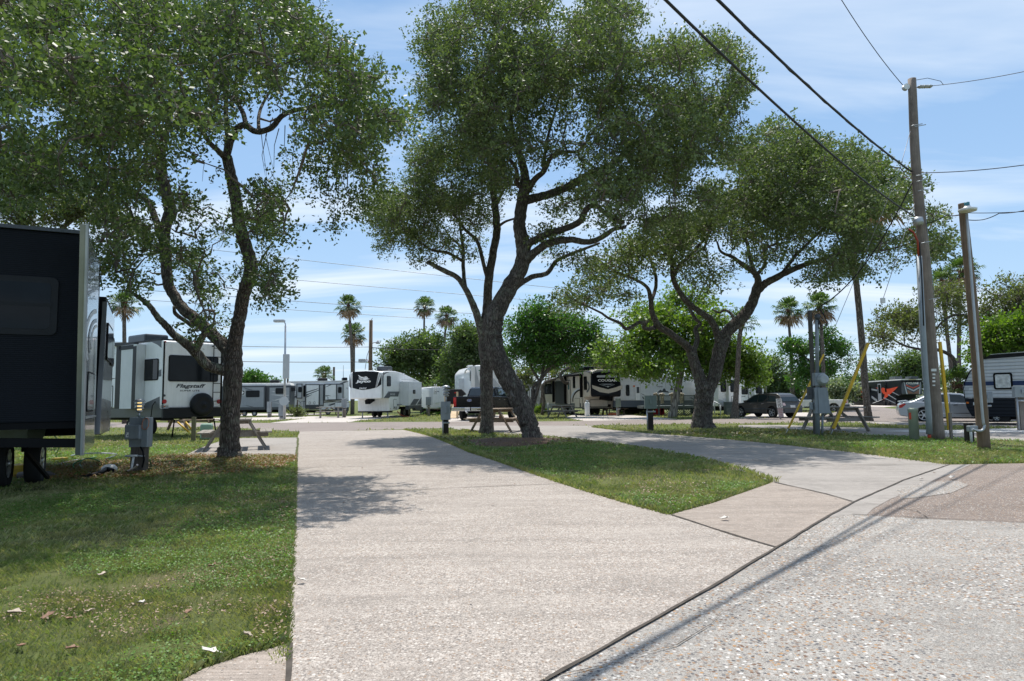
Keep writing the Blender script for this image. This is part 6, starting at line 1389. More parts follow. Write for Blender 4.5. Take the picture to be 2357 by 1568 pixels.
p0, p1 = side.uv(600, 508), side.uv(755, 500); MB().tube([side.W(p0[0], p0[1], .22), side.W(p1[0], p1[1], .22)], .09, 8).build('awning', M_BLACK, rt)
for u in (4.0, 5.0): wheel(side.W(10 - u, .38, -.1), (side.n.x, side.n.y, 0), .38, .24, rt)
for u in (4.0, 5.0): wheel(side.W(10 - u, .38, -W_ + .1), (-side.n.x, -side.n.y, 0), .38, .24, rt, hub=False)
plate(side, [(0.2, .62), (8.8, .62), (8.8, .85), (.2, .85)], -W_ + .2, -.15, 'chassis_frame', M_BLACK, rt)
lg = MB()
for o_ in (-.2, -W_ + .25): lg.tube([side.W(8.6, .9, o_), side.W(8.6, 0.02, o_)], .05, 8); lg.box(side.W(8.6, .015, o_), (.25, .25, .03))
lg.build('landing_leg', M_STEEL, rt); stp = MB()
for k in range(2): stp.box(side.W(side.uv(1020, 950)[0], .28 + .26 * k, .55 - .25 * k), (.3, .7, .04), math.atan2(s.y, s.x))
stp.build('entry_step', M_BLACK, rt)
# gas bottle
g = G(1352, 958.5); gt = thing('gas_bottle', 'tall white propane bottle beside the nose of the tan and black fifth wheel', 'gas bottle', (g.x, g.y, 0))
MB().lathe((g.x, g.y, 0), [(.15, 0), (.19, .05), (.19, .95), (.15, 1.04), (.06, 1.07)], 16).build('tank', M_WHITE, gt); MB().lathe((g.x, g.y, 0), [(.10, 1.06), (.10, 1.2)], 12).build('collar', M_STEEL, gt)

# --- 10. long white lap-sided trailer
K = crop(2440, 1450, 560, 2357)
f = Face(XY(1413, 53.5), XY(1660, 53.5), K); rt = ground_thing('travel_trailer', 'long white lap-sided trailer with a mountain picture and a door behind the timber deck', 'trailer', f.A)
plate(f, f.poly([(60, 272), (1840, 222), (1840, 640), (60, 640)]), -2.5, 0, 'body', M_HSIDE, rt, bevel=.03)
plate(f, f.poly([(60, 262), (1840, 210), (1840, 220), (60, 271)]), -2.5, .04, 'roof_edge', M_ROOFW, rt)
plate(f, f.poly([(60, 642), (1840, 642), (1840, 760), (60, 752)]), -2.45, -.01, 'skirt', M_HSIDED, rt)
window(f, f.rect(265, 377, 330, 563), rt); window(f, f.rect(1168, 452, 1212, 522), rt); window(f, f.rect(1545, 335, 1612, 382), rt)
plate(f, f.rect(1013, 436, 1060, 464), 0, .03, 'vent', simple('brown_vent', (.10, .05, .05), .5), rt)
dr = plate(f, f.rect(418, 380, 520, 640, ), 0, .03, 'door', M_GREYL, rt); WM[dr.name] = WM[rt.name]; plate(f, f.rect(424, 388, 513, 636), .03, .036, 'door_skin', M_WHITE, dr); plate(f, f.rect(444, 412, 493, 516), .036, .044, 'door_window', M_CHAR, dr)
plate(f, f.rect(388, 388, 418, 412), 0, .05, 'porch_light', M_AMBER, rt)
txt(f, 'Hampton', 785, 392, 886, 421, 0, M_LETTER_D, rt, shear=.35, bold=.01)
poly(f, [(790, 508), (825, 478), (850, 458), (870, 476), (888, 470), (892, 448), (905, 438), (925, 440), (935, 460), (940, 478), (970, 482), (1000, 510), (900, 500)], 0.002, 'mountain_picture', M_CHAR, rt)
for pts in ([(985, 362), (1040, 395), (1085, 430), (1082, 438), (1030, 405)], [(985, 300), (1015, 350), (1020, 375), (1008, 372)], [(505, 510), (560, 540), (610, 558), (560, 550)], [(535, 575), (560, 620), (605, 632), (570, 605), (560, 575)], [(575, 575), (600, 600), (610, 605), (612, 575)], [(1300, 560), (1400, 610), (1480, 632), (1400, 625)]): poly(f, pts, .002, 'decal', M_CHAR, rt)
plate(f, f.rect(315, 190, 480, 258), -1.8, -.9, 'air_conditioner', M_WHITE, rt, bevel=.06); plate(f, f.rect(1235, 160, 1360, 212), -1.8, -.9, 'air_conditioner', M_WHITE, rt, bevel=.06)
plate(f, f.rect(104, 642, 166, 728), 0, .03, 'utility_hatch', M_WHITE, rt)
plate(f, f.poly([(60, 760), (1840, 765), (1840, 800), (60, 800)]), -2.2, -.4, 'chassis_frame', M_BLACK, rt)
for a in (1420, 1530): face_wheel(f, a, 850, 45, .24, -.4, rt, hub=False)

# --- 11. white fifth wheel right of the oak trunk
f = Face(XY(1653, 50.5), XY(1707, 51.5), K); rt = ground_thing('fifth_wheel', 'white fifth wheel with tall dark windows and a rear ladder behind the grey car', 'fifth wheel', f.A)
plate(f, f.poly([(1820, 262), (1990, 215), (2200, 235), (2215, 735), (1820, 738)]), -2.6, 0, 'body', M_WHITE, rt, bevel=.04)
f2_ = f.shift(.25); plate(f2_, f2_.poly([(1995, 245), (2195, 265), (2205, 700), (2005, 735)]), -.25, 0, 'slide_out', M_WHITE, rt)
window(f, f.rect(1857, 300, 1953, 497), rt, 'window', 0, .05); window(f2_, f2_.rect(2020, 295, 2098, 500), rt, 'window', 0, .05)
poly(f, arc_band(f, 1822, 740, 140, 118, 0.5, 0.5, 0, 90), .002, 'wheel_arch_graphic', M_GREYL, rt); hatch(f2_, f2_.rect(2042, 566, 2100, 712), rt)
plate(f2_, f2_.rect(2160, 445, 2168, 545), 0, .02, 'handle', M_BLACK, rt)
K = crop(2800, 1450, 600, 2357)
g_ = Face(XY(1700, 57), XY(1752, 58), K); plate(g_, g_.poly([(600, 240), (800, 285), (960, 325), (960, 690), (600, 690)]), -2.4, 0, 'rear_wall', M_WHITE, rt)
window(g_, g_.rect(650, 390, 750, 502), rt); window(g_.shift(.3), g_.rect(830, 372, 934, 490), rt, 'window', .002); plate(g_.shift(.3), g_.poly([(818, 340), (958, 348), (958, 530), (818, 530)]), -.3, 0, 'slide_out', M_WHITE, rt)
txt(g_, 'ION', 653, 524, 713, 543, 0, M_LETTER_D, rt, shear=.3, bold=.03); ladder(g_, 735, 778, 305, 640, 6, .12, rt)
h_ = Face(XY(1752, 58), XY(1766, 62), K); plate(h_, h_.poly([(958, 335), (1050, 372), (1050, 512), (958, 530)]), -1, 0, 'side_wall', M_CHAR, rt); window(h_, h_.rect(1000, 380, 1028, 510), rt)
plate(g_, g_.poly([(800, 285), (815, 283), (1050, 358), (1045, 372)]), -2, .3, 'roof_edge', M_DARK, rt)
plate(f, [(.2, .3), (f.L, .3), (f.L, .9), (.2, .9)], -2.4, -.3, 'chassis_frame', M_BLACK, rt)

# --- 12. black and red fifth wheel far right
K = crop(3350, 1450, 746, 2357)
C = XY(2074.4, 78); s = V2(.1, .995); r = V2(.995, -.1)
rt = ground_thing('fifth_wheel', 'black fifth wheel with red arrow graphics and a nose reading Cyclone', 'fifth wheel', C)
side = Face(C + s * 14.5, C, K); front = Face(C, C + r * 2.25, K)
plate(side, side.poly([(804, 225), (640, 238), (175, 268), (175, 520), (735, 535), (735, 415), (804, 412)]), -2.25, 0, 'body', M_NAVY, rt, bevel=.04)
plate(side, side.poly([(804, 210), (175, 252), (175, 266), (804, 223)]), -2.2, .03, 'roof', M_ROOFW, rt)
fc = front.shift(.15); zz = lambda b_: front.uv(900, b_)[1]
MB().prism(front, [(.02, zz(405)), (2.23, zz(405)), (2.2, zz(215)), (1.8, zz(205)), (.4, zz(205)), (.03, zz(215))], .002, .15).build('front_cap', M_CHAR, rt, bevel=.08, seg=3)
txt(fc, 'CYCLONE', 864, 252, 1024, 275, 0.0, M_LETTER_W, rt, bold=.03)
poly(fc, [(862, 280), (955, 318), (1032, 282), (1032, 296), (955, 330), (866, 294)], 0, 'red_chevron', M_ORANGE, rt); poly(fc, [(872, 308), (960, 350), (1035, 308), (1035, 325), (962, 366), (876, 325)], 0, 'white_chevron', M_GREYL, rt)
poly(fc, [(880, 345), (960, 385), (1032, 340), (1028, 395), (885, 395)], 0, 'bronze_chevron', simple('bronze', (.22, .12, .08), .3), rt)
for pts in ([(832, 230), (838, 228), (885, 400), (870, 400)], [(1046, 225), (1050, 225), (1042, 400), (1028, 402)]): poly(fc, pts, 0, 'trim_stripe', M_GREYL, rt)
sf = side.shift(.05); plate(side, side.rect(425, 262, 630, 500), 0, .05, 'slide_out', M_NAVY, rt)
for pts, mt in (([(560, 318), (640, 335), (768, 305), (700, 372), (580, 474), (600, 395)], M_ORANGE), ([(175, 290), (260, 325), (255, 332), (175, 305)], M_ORANGE), ([(168, 290), (180, 290), (180, 390), (170, 390)], M_ORANGE), ([(290, 335), (330, 350), (330, 395), (292, 375)], M_ORANGE),
                ([(480, 318), (560, 325), (600, 398), (590, 405), (520, 340)], M_ORANGE), ([(292, 425), (330, 435), (330, 445), (296, 436)], M_ORANGE), ([(238, 355), (252, 355), (252, 418), (240, 410)], M_ORANGE)): poly(sf, pts, .001, 'red_graphic', mt, rt)
for pts in ([(580, 440), (730, 510), (730, 520), (580, 452)], [(640, 400), (745, 465), (740, 472), (635, 412)], [(700, 372), (780, 415), (772, 418), (690, 380)], [(430, 420), (500, 470), (500, 500), (430, 450)], [(292, 385), (340, 430), (340, 440), (292, 405)], [(275, 285), (330, 290), (330, 330), (300, 330)], [(430, 330), (505, 345), (500, 365), (430, 350)]): poly(sf, pts, .002, 'grey_graphic', M_GREYP, rt)
for r_ in ((192, 345, 278, 440), (598, 285, 622, 375), (395, 305, 418, 380), (512, 280, 552, 395)): window(sf, sf.rect(*r_), rt)
dr = plate(sf, sf.rect(506, 270, 560, 478), 0.002, .03, 'door', M_GREYP, rt)
lo = Face(C + s * 2, C + s * 2 + r * 2.1, K); plate(lo, lo.poly([(760, 408), (980, 410), (970, 540), (760, 538)]), -3, 0, 'lower_box', M_NAVY, rt)
for a in (600, 650): face_wheel(side, a, 545, 28, .3, .0, rt, hub=False)
MB().tube([side.W(side.uv(580, 470)[0], side.uv(580, 470)[1], .1), side.W(side.uv(555, 570)[0], 0.3, 1.0)], .03, 6).build('awning_strut', M_PVC, rt)
for a in (600, 795): plate(side, side.rect(a - 35, 185, a + 40, 212), -1.6, -.8, 'air_conditioner', M_CHAR, rt, bevel=.04)
plate(side, side.poly([(175, 522), (735, 538), (735, 556), (175, 540)]), -2, -.3, 'chassis_frame', M_BLACK, rt)

# --- 13. striped trailer at the right edge
K = crop(3050, 1150, 1046, 2187)
f = Face(XY(2200, 31.2), XY(2500, 27.4), K); rt = ground_thing('travel_trailer', 'corrugated silver trailer with a navy stripe and black lower half at the right edge', 'trailer', XY(2230, 30.8))
sil = [(1687, 925), (1675, 850), (1690, 785), (1735, 695), (1790, 640), (1842, 600), (2560, 545), (2560, 925)]
plate(f, f.poly(sil), -2.4, 0, 'body', M_RSIDE, rt, bevel=.02)
plate(f, f.poly([(1687, 928), (2560, 928), (2560, 1085), (1750, 1080), (1705, 1005)]), -2.4, 0, 'lower_body', M_RSIDED, rt, bevel=.02)
plate(f, f.poly([(1842, 598), (1905, 566), (2560, 520), (2560, 543)]), -2.35, .05, 'roof_edge', M_DARK, rt); plate(f, f.poly([(1905, 563), (2560, 517), (2560, 511), (1910, 560)]), -2.3, .12, 'awning', M_WHITE2, rt)
poly(f, [(1684, 790), (2560, 772), (2560, 815), (1680, 822)], .002, 'navy_stripe', simple('navy_stripe', (.02, .04, .11), .35), rt)
window(f, f.rect(1928, 716, 2097, 852), rt, 'window', 0.002, .07, M_BLACK, M_FOIL)
poly(f, [(1687, 860), (1675, 850), (1690, 785), (1735, 695), (1790, 640), (1842, 600), (1848, 606), (1796, 648), (1742, 702), (1697, 790), (1682, 850), (1694, 925), (1687, 925)], .004, 'corner_trim', M_BLACK, rt, .02)
plate(f, f.rect(1706, 957, 1726, 972), 0, .03, 'marker_light', M_AMBER, rt); poly(f, [(1762, 960), (1780, 960), (1780, 985), (1762, 985)], .002, 'sticker', M_PVC, rt)
poly(f, [(1692, 832), (1730, 835), (1726, 862), (1692, 860)], .002, 'sticker', M_GREYL, rt)
plate(f, f.poly([(1760, 1082), (2560, 1085), (2560, 1105), (1770, 1105)]), -2.2, -.15, 'chassis_frame', M_BLACK, rt)
tb = MB(); tb.beam(f.W(f.uv(1750, 1085)[0], .55, -1.2), f.W(f.uv(1650, 1085)[0] , .52, -1.2), .12, .12); u = f.uv(1752, 1085)[0]; tb.tube([f.W(u, .9, -1.1), f.W(u, 0, -1.1)], .05, 8); tb.build('tow_bar', M_BLACK, rt)
for a in (1955, 2020): face_wheel(f, a, 1090, 38, .22, -.15, rt, hub=(a == 1955))
dj = MB(); dj.beam(f.W(f.uv(2180, 1100)[0], .6, -.2), f.W(f.uv(2140, 1100)[0], .02, -.1), .05, .05); dj.beam(f.W(f.uv(2140, 1100)[0], .6, -.2), f.W(f.uv(2185, 1100)[0], .02, -.1), .05, .05); dj.build('stabiliser_jack', M_BLACK, rt)
# white camper behind the silver car
f = Face(XY(2163, 60), XY(2222, 60), K); rt = ground_thing('travel_trailer', 'low white camper roof visible behind the silver car', 'trailer', f.A)
plate(f, f.poly([(1485, 850), (1500, 840), (1665, 825), (1680, 960), (1485, 960)]), -2.2, 0, 'body', M_WHITE, rt, bevel=.1); plate(f, f.rect(1572, 815, 1612, 835), -1.2, -.4, 'roof_vent', M_WHITE, rt, bevel=.05); window(f, f.rect(1500, 868, 1530, 905), rt); plate(f, [(.2, .0), (f.L - .2, .0), (f.L - .2, .7), (.2, .7)], -2, -.2, 'skirt', M_CHAR, rt)
# ------------------------------------------------------------------ cars and pickups
def paint(name, c, metal=0.5, rough=0.28): 
    return simple(name, c, rough, metal, var=0.05, coat=0.15 if c[0] < .03 else 0.5, dirt=0.12)
class Car:
    def __init__(s, name, label, cat, wheel_px, fwd, L, W, H, rw, fw_, rr, scale, right_seen, body):
        s.L, s.W, s.H, s.S = L, W, H, scale
        f = Vector(fwd).normalized(); g = wheel_px; s.right = right_seen
        nrm = Vector((f.y, -f.x)) if right_seen else Vector((-f.y, f.x))       # outward from the seen side
        c0 = g.xy - f * (rw * scale)                                            # rear corner of the seen side
        s.f, s.n, s.c0 = f, nrm, c0 + nrm * 0.02
        s.t = thing(name, label, cat, (c0.x - nrm.x * W * scale / 2 + f.x * L * scale / 2, c0.y - nrm.y * W * scale / 2 + f.y * L * scale / 2, 0), math.atan2(f.y, f.x))
        s.body = body; s.wheels = (rw, fw_); s.rr = rr
    def W3(s, x, z, o): q = s.c0 + s.f * (x * s.S) + s.n * (o * s.S); return Vector((q.x, q.y, z * s.S))
    def solid(s, pts, o0, o1, name, mt, parent=None, bevel=0.0, seg=3):
        g0 = o0 if callable(o0) else (lambda z: o0); g1 = o1 if callable(o1) else (lambda z: o1)
        n = len(pts); vs = [s.W3(x, z, g0(z)) for x, z in pts] + [s.W3(x, z, g1(z)) for x, z in pts]
        b = MB(); b.add(vs, [tuple(range(n)), tuple(range(n, 2 * n))[::-1]] + [((i + 1) % n, i, i + n, (i + 1) % n + n) for i in range(n)])
        o = b.build(name, mt, parent or s.t, bevel=bevel, seg=seg)
        if parent: WM[o.name] = WM[parent.name]
        # consistent normals for bevel
        import bmesh
        bm = bmesh.new(); bm.from_mesh(o.data); bmesh.ops.recalc_face_normals(bm, faces=bm.faces); bm.to_mesh(o.data); bm.free()
        if bevel: o.data.polygons.foreach_set('use_smooth', [True] * len(o.data.polygons)); o.modifiers[0].harden_normals = True
        return o
    def quad(s, pts, name, mt, parent=None, th=0.012):
        """panel through four (x, z, o) points"""
        P4 = [s.W3(*p) for p in pts]; nn = (P4[1] - P4[0]).cross(P4[3] - P4[0]).normalized()
        cen = s.W3(s.L / 2, 0.8, -s.W / 2)
        if nn.dot(P4[0] - cen) < 0: nn = -nn
        n = len(P4); vs = [p - nn * 0.02 for p in P4] + [p + nn * th for p in P4]
        b = MB(); b.add(vs, [tuple(range(n)), tuple(range(n, 2 * n))] + [(i, (i + 1) % n, (i + 1) % n + n, i + n) for i in range(n)])
        return b.build(name, mt, parent or s.t)
    def wheels4(s, spokes=5, rimr=.66, rim=None):
        for x in s.wheels:
            wheel(s.W3(x, s.rr, -0.13), (s.n.x, s.n.y, 0), s.rr * s.S, .23 * s.S, s.t, rimr, spokes, rim=rim)
            wheel(s.W3(x, s.rr, -s.W + 0.13), (-s.n.x, -s.n.y, 0), s.rr * s.S, .23 * s.S, s.t, rimr, spokes, rim=rim)
    def lower(s, top, zb, name='body', ar=1.17, bevel=0.05):
        rw, fw_ = s.wheels; pts = list(top)                      # top runs rear -> front
        x1 = top[-1][0]; 
        for cx in (fw_, rw):
            R = s.rr * ar; dz = zb - s.rr; dx = math.sqrt(max(1e-4, R * R - dz * dz)); a0 = math.atan2(dz, dx); a1 = math.pi - a0
            for k in range(11):
                a = a0 + (a1 - a0) * k / 10; pts.append((cx + R * math.cos(a), s.rr + R * math.sin(a)))
        b = s.solid(pts, 0.0, -s.W, name, s.body, bevel=bevel * s.S, seg=3)
        for cx in (rw, fw_):
            s.solid([(cx - s.rr * 1.16, s.rr), (cx + s.rr * 1.16, s.rr), (cx + s.rr * .8, s.rr * 2.08), (cx - s.rr * .8, s.rr * 2.08)], -0.26, -s.W + .26, 'wheel_well', M_BLACK)
        s.solid([(rw + s.rr * 1.1, zb - .05), (fw_ - s.rr * 1.1, zb - .05), (fw_ - s.rr * 1.1, zb + .1), (rw + s.rr * 1.1, zb + .1)], -0.03, -s.W + .03, 'sill', M_BLACK)
        return b
    def greenhouse(s, pts, zb, taper, name='cabin', bevel=0.04, w0=0.03):
        s.zb, s.tp, s.w0 = zb, taper, w0
        s.ins = lambda z, o=0.0: -(w0 + taper * max(0, (z - zb)) / (s.H - zb)) + o
        return s.solid(pts, lambda z: s.ins(z), lambda z: -s.W - s.ins(z), name, s.body, bevel=bevel * s.S, seg=3)
    def glass(s, pts, parent=None, name='side_window'):
        s.solid(pts, lambda z: s.ins(z, .004), lambda z: s.ins(z, -.02), name, M_CARGLASS, parent)
        return s.solid(pts, lambda z: -s.W - s.ins(z, -.02), lambda z: -s.W - s.ins(z, .004), name, M_CARGLASS, parent)

# grey SUV
K = crop(2800, 1450, 600, 2357)
c = Car('parked_car', 'dark grey sport utility car parked behind the speed limit sign', 'car', G(*K(1130, 872)), (-.44, .90), 4.7, 1.84, 1.66, .98, 3.80, .36, .93, False, paint('grey_car_paint', (.085, .08, .075)))
c.lower([(.05, .38), (0, .62), (.03, .82), (.10, 1.02), (1.5, 1.06), (3.5, 1.02), (4.3, .94), (4.6, .80), (4.70, .60), (4.66, .35), (4.55, .30)], .30)
c.greenhouse([(.08, 1.0), (.42, 1.50), (.75, 1.63), (1.6, 1.66), (2.3, 1.63), (2.75, 1.52), (3.55, 1.02)], 1.0, .24)
c.glass([(1.75, 1.08), (1.45, 1.36), (1.55, 1.52), (2.2, 1.54), (2.2, 1.07)]); c.glass([(2.27, 1.07), (2.27, 1.54), (2.62, 1.48), (3.25, 1.06)]); c.glass([(.60, 1.10), (.72, 1.42), (1.25, 1.50), (1.42, 1.44), (1.28, 1.30), (1.50, 1.10)])
c.quad([(.13, 1.10, -.12), (.13, 1.10, -1.72), (.45, 1.50, -1.60), (.45, 1.50, -.24)], 'rear_window', M_CARGLASS)
c.quad([(3.48, 1.07, -.12), (3.48, 1.07, -1.72), (2.80, 1.49, -1.58), (2.80, 1.49, -.26)], 'windscreen', M_CARGLASS)
for o_ in (-.05, -1.56): c.quad([(.0, .82, o_), (.0, .82, o_ - .23), (.10, 1.0, o_ - .23), (.10, 1.0, o_)], 'tail_light', simple('clear_red_lens', (.5, .4, .42), .2))
c.quad([(-.01, .68, -.70), (-.01, .68, -1.14), (.02, .84, -1.14), (.02, .84, -.70)], 'licence_plate', M_PVC)
c.solid([(-.04, .34), (-.04, .60), (.10, .60), (.10, .34)], -.1, -1.74, 'bumper', M_CHAR, bevel=.03); c.solid([(.7, 1.68), (2.3, 1.69), (2.3, 1.72), (.7, 1.71)], -.32, -.36, 'roof_rail', M_BLACK)
c.solid([(1.0, .58), (3.4, .56), (3.4, .62), (1.0, .64)], .0, .02, 'door_trim', M_CHAR); c.solid([(2.23, .40), (2.245, .40), (2.245, 1.05), (2.23, 1.05)], .0, .003, 'door_gap', M_BLACK)
for x in (1.65, 2.75): c.solid([(x, .93), (x + .18, .93), (x + .18, .96), (x, .96)], 0, .03, 'door_handle', M_CHROME)
c.solid([(3.1, 1.05), (3.3, 1.05), (3.3, 1.18), (3.1, 1.18)], .18, .02, 'wing_mirror', c.body, bevel=.02); c.wheels4(5)

# white pickup
c = Car('pickup_truck', 'white pickup truck parked beyond the meter post, facing left', 'pickup truck', G(*K(2105, 778)), (-.88, .47), 5.8, 2.0, 1.88, 1.2, 4.75, .40, .84, False, paint('white_car_paint', (.75, .74, .71), .1))
c.lower([(.0, .55), (-.02, .70), (0, 1.12), (.05, 1.18), (1.95, 1.18), (3.9, 1.16), (4.6, 1.14), (5.5, 1.04), (5.75, .92), (5.8, .6), (5.75, .42)], .42)
c.greenhouse([(2.0, 1.1), (2.05, 1.70), (2.25, 1.86), (3.3, 1.88), (3.6, 1.80), (4.45, 1.12)], 1.1, .20)
c.glass([(2.2, 1.20), (2.2, 1.70), (2.75, 1.74), (2.75, 1.20)]); c.glass([(2.85, 1.20), (2.85, 1.74), (3.45, 1.72), (4.15, 1.20)])
c.quad([(4.42, 1.16, -.14), (4.42, 1.16, -1.86), (3.66, 1.78, -1.7), (3.66, 1.78, -.3)], 'windscreen', M_CARGLASS); c.quad([(1.99, 1.22, -.15), (1.99, 1.22, -1.85), (2.03, 1.68, -1.75), (2.03, 1.68, -.25)], 'rear_window', M_CARGLASS)
c.quad([(0.05, .85, .004), (.28, .85, .004), (.28, 1.12, .004), (.05, 1.12, .004)], 'tail_light', M_RED); c.quad([(-.02, .85, -.03), (-.02, .85, -.2), (-.02, 1.12, -.2), (-.02, 1.12, -.03)], 'tail_light', M_RED)
c.solid([(-.18, .52), (-.18, .72), (.35, .72), (.30, .52)], .02, -2.02, 'bumper', M_CHAR, bevel=.03); c.solid([(2.8, .5), (2.815, .5), (2.815, 1.15), (2.8, 1.15)], 0, .003, 'door_gap', M_BLACK)
c.solid([(3.0, 1.0), (3.2, 1.0), (3.2, 1.04), (3.0, 1.04)], 0, .03, 'door_handle', M_CHROME); c.solid([(4.0, 1.16), (4.2, 1.16), (4.2, 1.36), (4.0, 1.36)], .22, .02, 'wing_mirror', M_BLACK, bevel=.02); c.wheels4(6)

# silver saloon
K = crop(3350, 1450, 746, 2357)
c = Car('parked_car', 'silver saloon car with star alloy wheels, half hidden by the tall utility pole', 'car', G(*K(1100, 752)), (.88, -.42), 4.9, 1.82, 1.46, 1.12, 3.95, .345, .98, True, paint('silver_car_paint', (.40, .43, .47)))
c.lower([(.08, .30), (0.0, .45), (0, .66), (.08, .88), (.22, .99), (.85, 1.02), (1.6, .98), (3.5, .92), (4.3, .84), (4.7, .70), (4.88, .52), (4.86, .30), (4.7, .22)], .22)
c.greenhouse([(.35, .96), (.75, 1.10), (1.2, 1.30), (1.7, 1.43), (2.3, 1.46), (2.8, 1.41), (3.7, .92)], .95, .26, bevel=.06)
c.glass([(1.05, 1.04), (1.35, 1.22), (1.75, 1.35), (2.2, 1.38), (2.2, 1.00), (1.2, 1.02)]); c.glass([(2.28, 1.0), (2.28, 1.38), (2.75, 1.34), (3.45, .97)])
c.quad([(.65, 1.08, -.2), (.65, 1.08, -1.6), (1.55, 1.40, -1.52), (1.55, 1.40, -.3)], 'rear_window', M_CARGLASS); c.quad([(3.62, .98, -.15), (3.62, .98, -1.65), (2.88, 1.38, -1.5), (2.88, 1.38, -.3)], 'windscreen', M_CARGLASS)
c.solid([(.03, .70), (.05, .86), (.28, .94), (.36, .90), (.16, .72)], .008, -.25, 'tail_light', M_RED, bevel=.01); c.solid([(.03, .70), (.05, .86), (.28, .94), (.36, .90), (.16, .72)], -1.57, -1.828, 'tail_light', M_RED)
c.solid([(2.235, .32), (2.25, .32), (2.25, 1.0), (2.235, 1.0)], 0, .003, 'door_gap', M_BLACK); c.solid([(1.2, .42), (3.4, .42), (3.4, .45), (1.2, .45)], 0, .008, 'door_trim', M_CHROME)
c.solid([(.08, 1.00), (.10, 1.06), (.45, 1.10), (.45, 1.03)], -.2, -1.62, 'spoiler', c.body, bevel=.01)
for x in (1.45, 2.4): c.solid([(x, .83), (x + .18, .83), (x + .18, .86), (x, .86)], 0, .03, 'door_handle', M_CHROME)
c.wheels4(6, .74)

# black pickup seen from behind
K = crop(1780, 1420, 400, 1845); gw = G(*K(895, 1200))
c = Car('pickup_truck', 'black pickup truck seen from behind the two middle oak trunks', 'pickup truck', Vector((gw.x, G(*K(410, 1216)).y + .5, 0)), (.30, .954), 6.3, 2.06, 2.02, 1.3, 5.2, .42, 1.08, True, simple('black_car_paint', (.006, .006, .007), .15, var=.05, spec=.25))
c.lower([(.0, .75), (0, .95), (.0, 1.38), (.04, 1.44), (2.0, 1.44), (4.4, 1.38), (5.9, 1.30), (6.2, 1.15), (6.28, .8), (6.2, .55)], .55, bevel=.04)
c.greenhouse([(2.05, 1.36), (2.15, 1.9), (2.4, 2.0), (3.9, 2.02), (4.2, 1.94), (4.9, 1.38)], 1.36, .22, bevel=.05)
c.glass([(2.35, 1.46), (2.40, 1.88), (3.05, 1.90), (3.05, 1.46)]); c.glass([(3.15, 1.46), (3.15, 1.90), (3.95, 1.88), (4.55, 1.46)])
c.quad([(2.06, 1.48, -.2), (2.06, 1.48, -1.86), (2.15, 1.90, -1.76), (2.15, 1.90, -.3)], 'rear_window', simple('rear_car_glass', (.05, .065, .075), .15, coat=.5))
tg = c.quad([(-.0, .98, -.22), (-.0, .98, -1.84), (-.0, 1.36, -1.84), (-.0, 1.36, -.22)], 'tailgate', c.body)
for o_ in (-.02, -1.86): c.quad([(-.005, .86, o_), (-.005, .86, o_ - .18), (-.005, 1.38, o_ - .18), (-.005, 1.38, o_)], 'tail_light', M_RED)
c.solid([(-.22, .58), (-.22, .80), (.05, .80), (.05, .58)], .02, -2.08, 'bumper', M_CHROME, bevel=.03)
c.quad([(-.24, .60, -.86), (-.24, .60, -1.20), (-.24, .80, -1.20), (-.24, .80, -.86)], 'bumper_step', M_BLACK)
bf = Face(c.W3(-.25, 0, -c.W).xy, c.W3(-.25, 0, 0).xy)
k = c.S; pl = MB().prism(bf, rrect(1.00 * k - .17, .585 * k, 1.00 * k + .17, .80 * k, .01), 0.0, .04).build('licence_plate', M_PVC, c.t)
text(bf, 'VWR-3G83', 1.0 * k - .15, .63 * k, 1.0 * k + .15, .73 * k, .04, M_LETTER_D, c.t)
bf2 = Face(c.W3(-.012, 0, -c.W).xy, c.W3(-.012, 0, 0).xy); MB().prism(bf2, ellipse(1.03 * k, 1.20 * k, .15, .075), 0, .02).build('badge', simple('blue_badge', (.02, .05, .2), .2), c.t)
MB().prism(bf2, ellipse(1.03 * k, 1.20 * k, .165, .088), -.01, .012).build('badge_rim', M_CHROME, c.t); text(bf2, 'Ford', 1.03 * k - .09, 1.17 * k, 1.03 * k + .09, 1.235 * k, .021, M_LETTER_W, c.t, shear=.3)
MB().tube([c.W3(-.2, .5, -1.03), c.W3(-.5, .5, -1.03)], .05, 8).lathe(c.W3(-.5, .5, -1.03), [(.04, 0), (.05, .05), (.02, .1)], 10).build('tow_hitch', M_CHROME, c.t)
c.solid([(2.0, 1.38), (2.015, 1.38), (2.015, .6), (2.0, .6)], 0, .003, 'door_gap', M_BLACK)
for x in (2.3, 3.3): c.solid([(x, 1.22), (x + .2, 1.22), (x + .2, 1.25), (x, 1.25)], 0, .03, 'door_handle', M_CHROME)
c.solid([(2.1, .50), (4.6, .50), (4.6, .55), (2.1, .55)], .12, -.02, 'side_step', M_CHROME); c.solid([(4.3, 1.45), (4.45, 1.45), (4.45, 1.75), (4.3, 1.75)], .32, .05, 'wing_mirror', M_BLACK, bevel=.02)
c.wheels4(6)

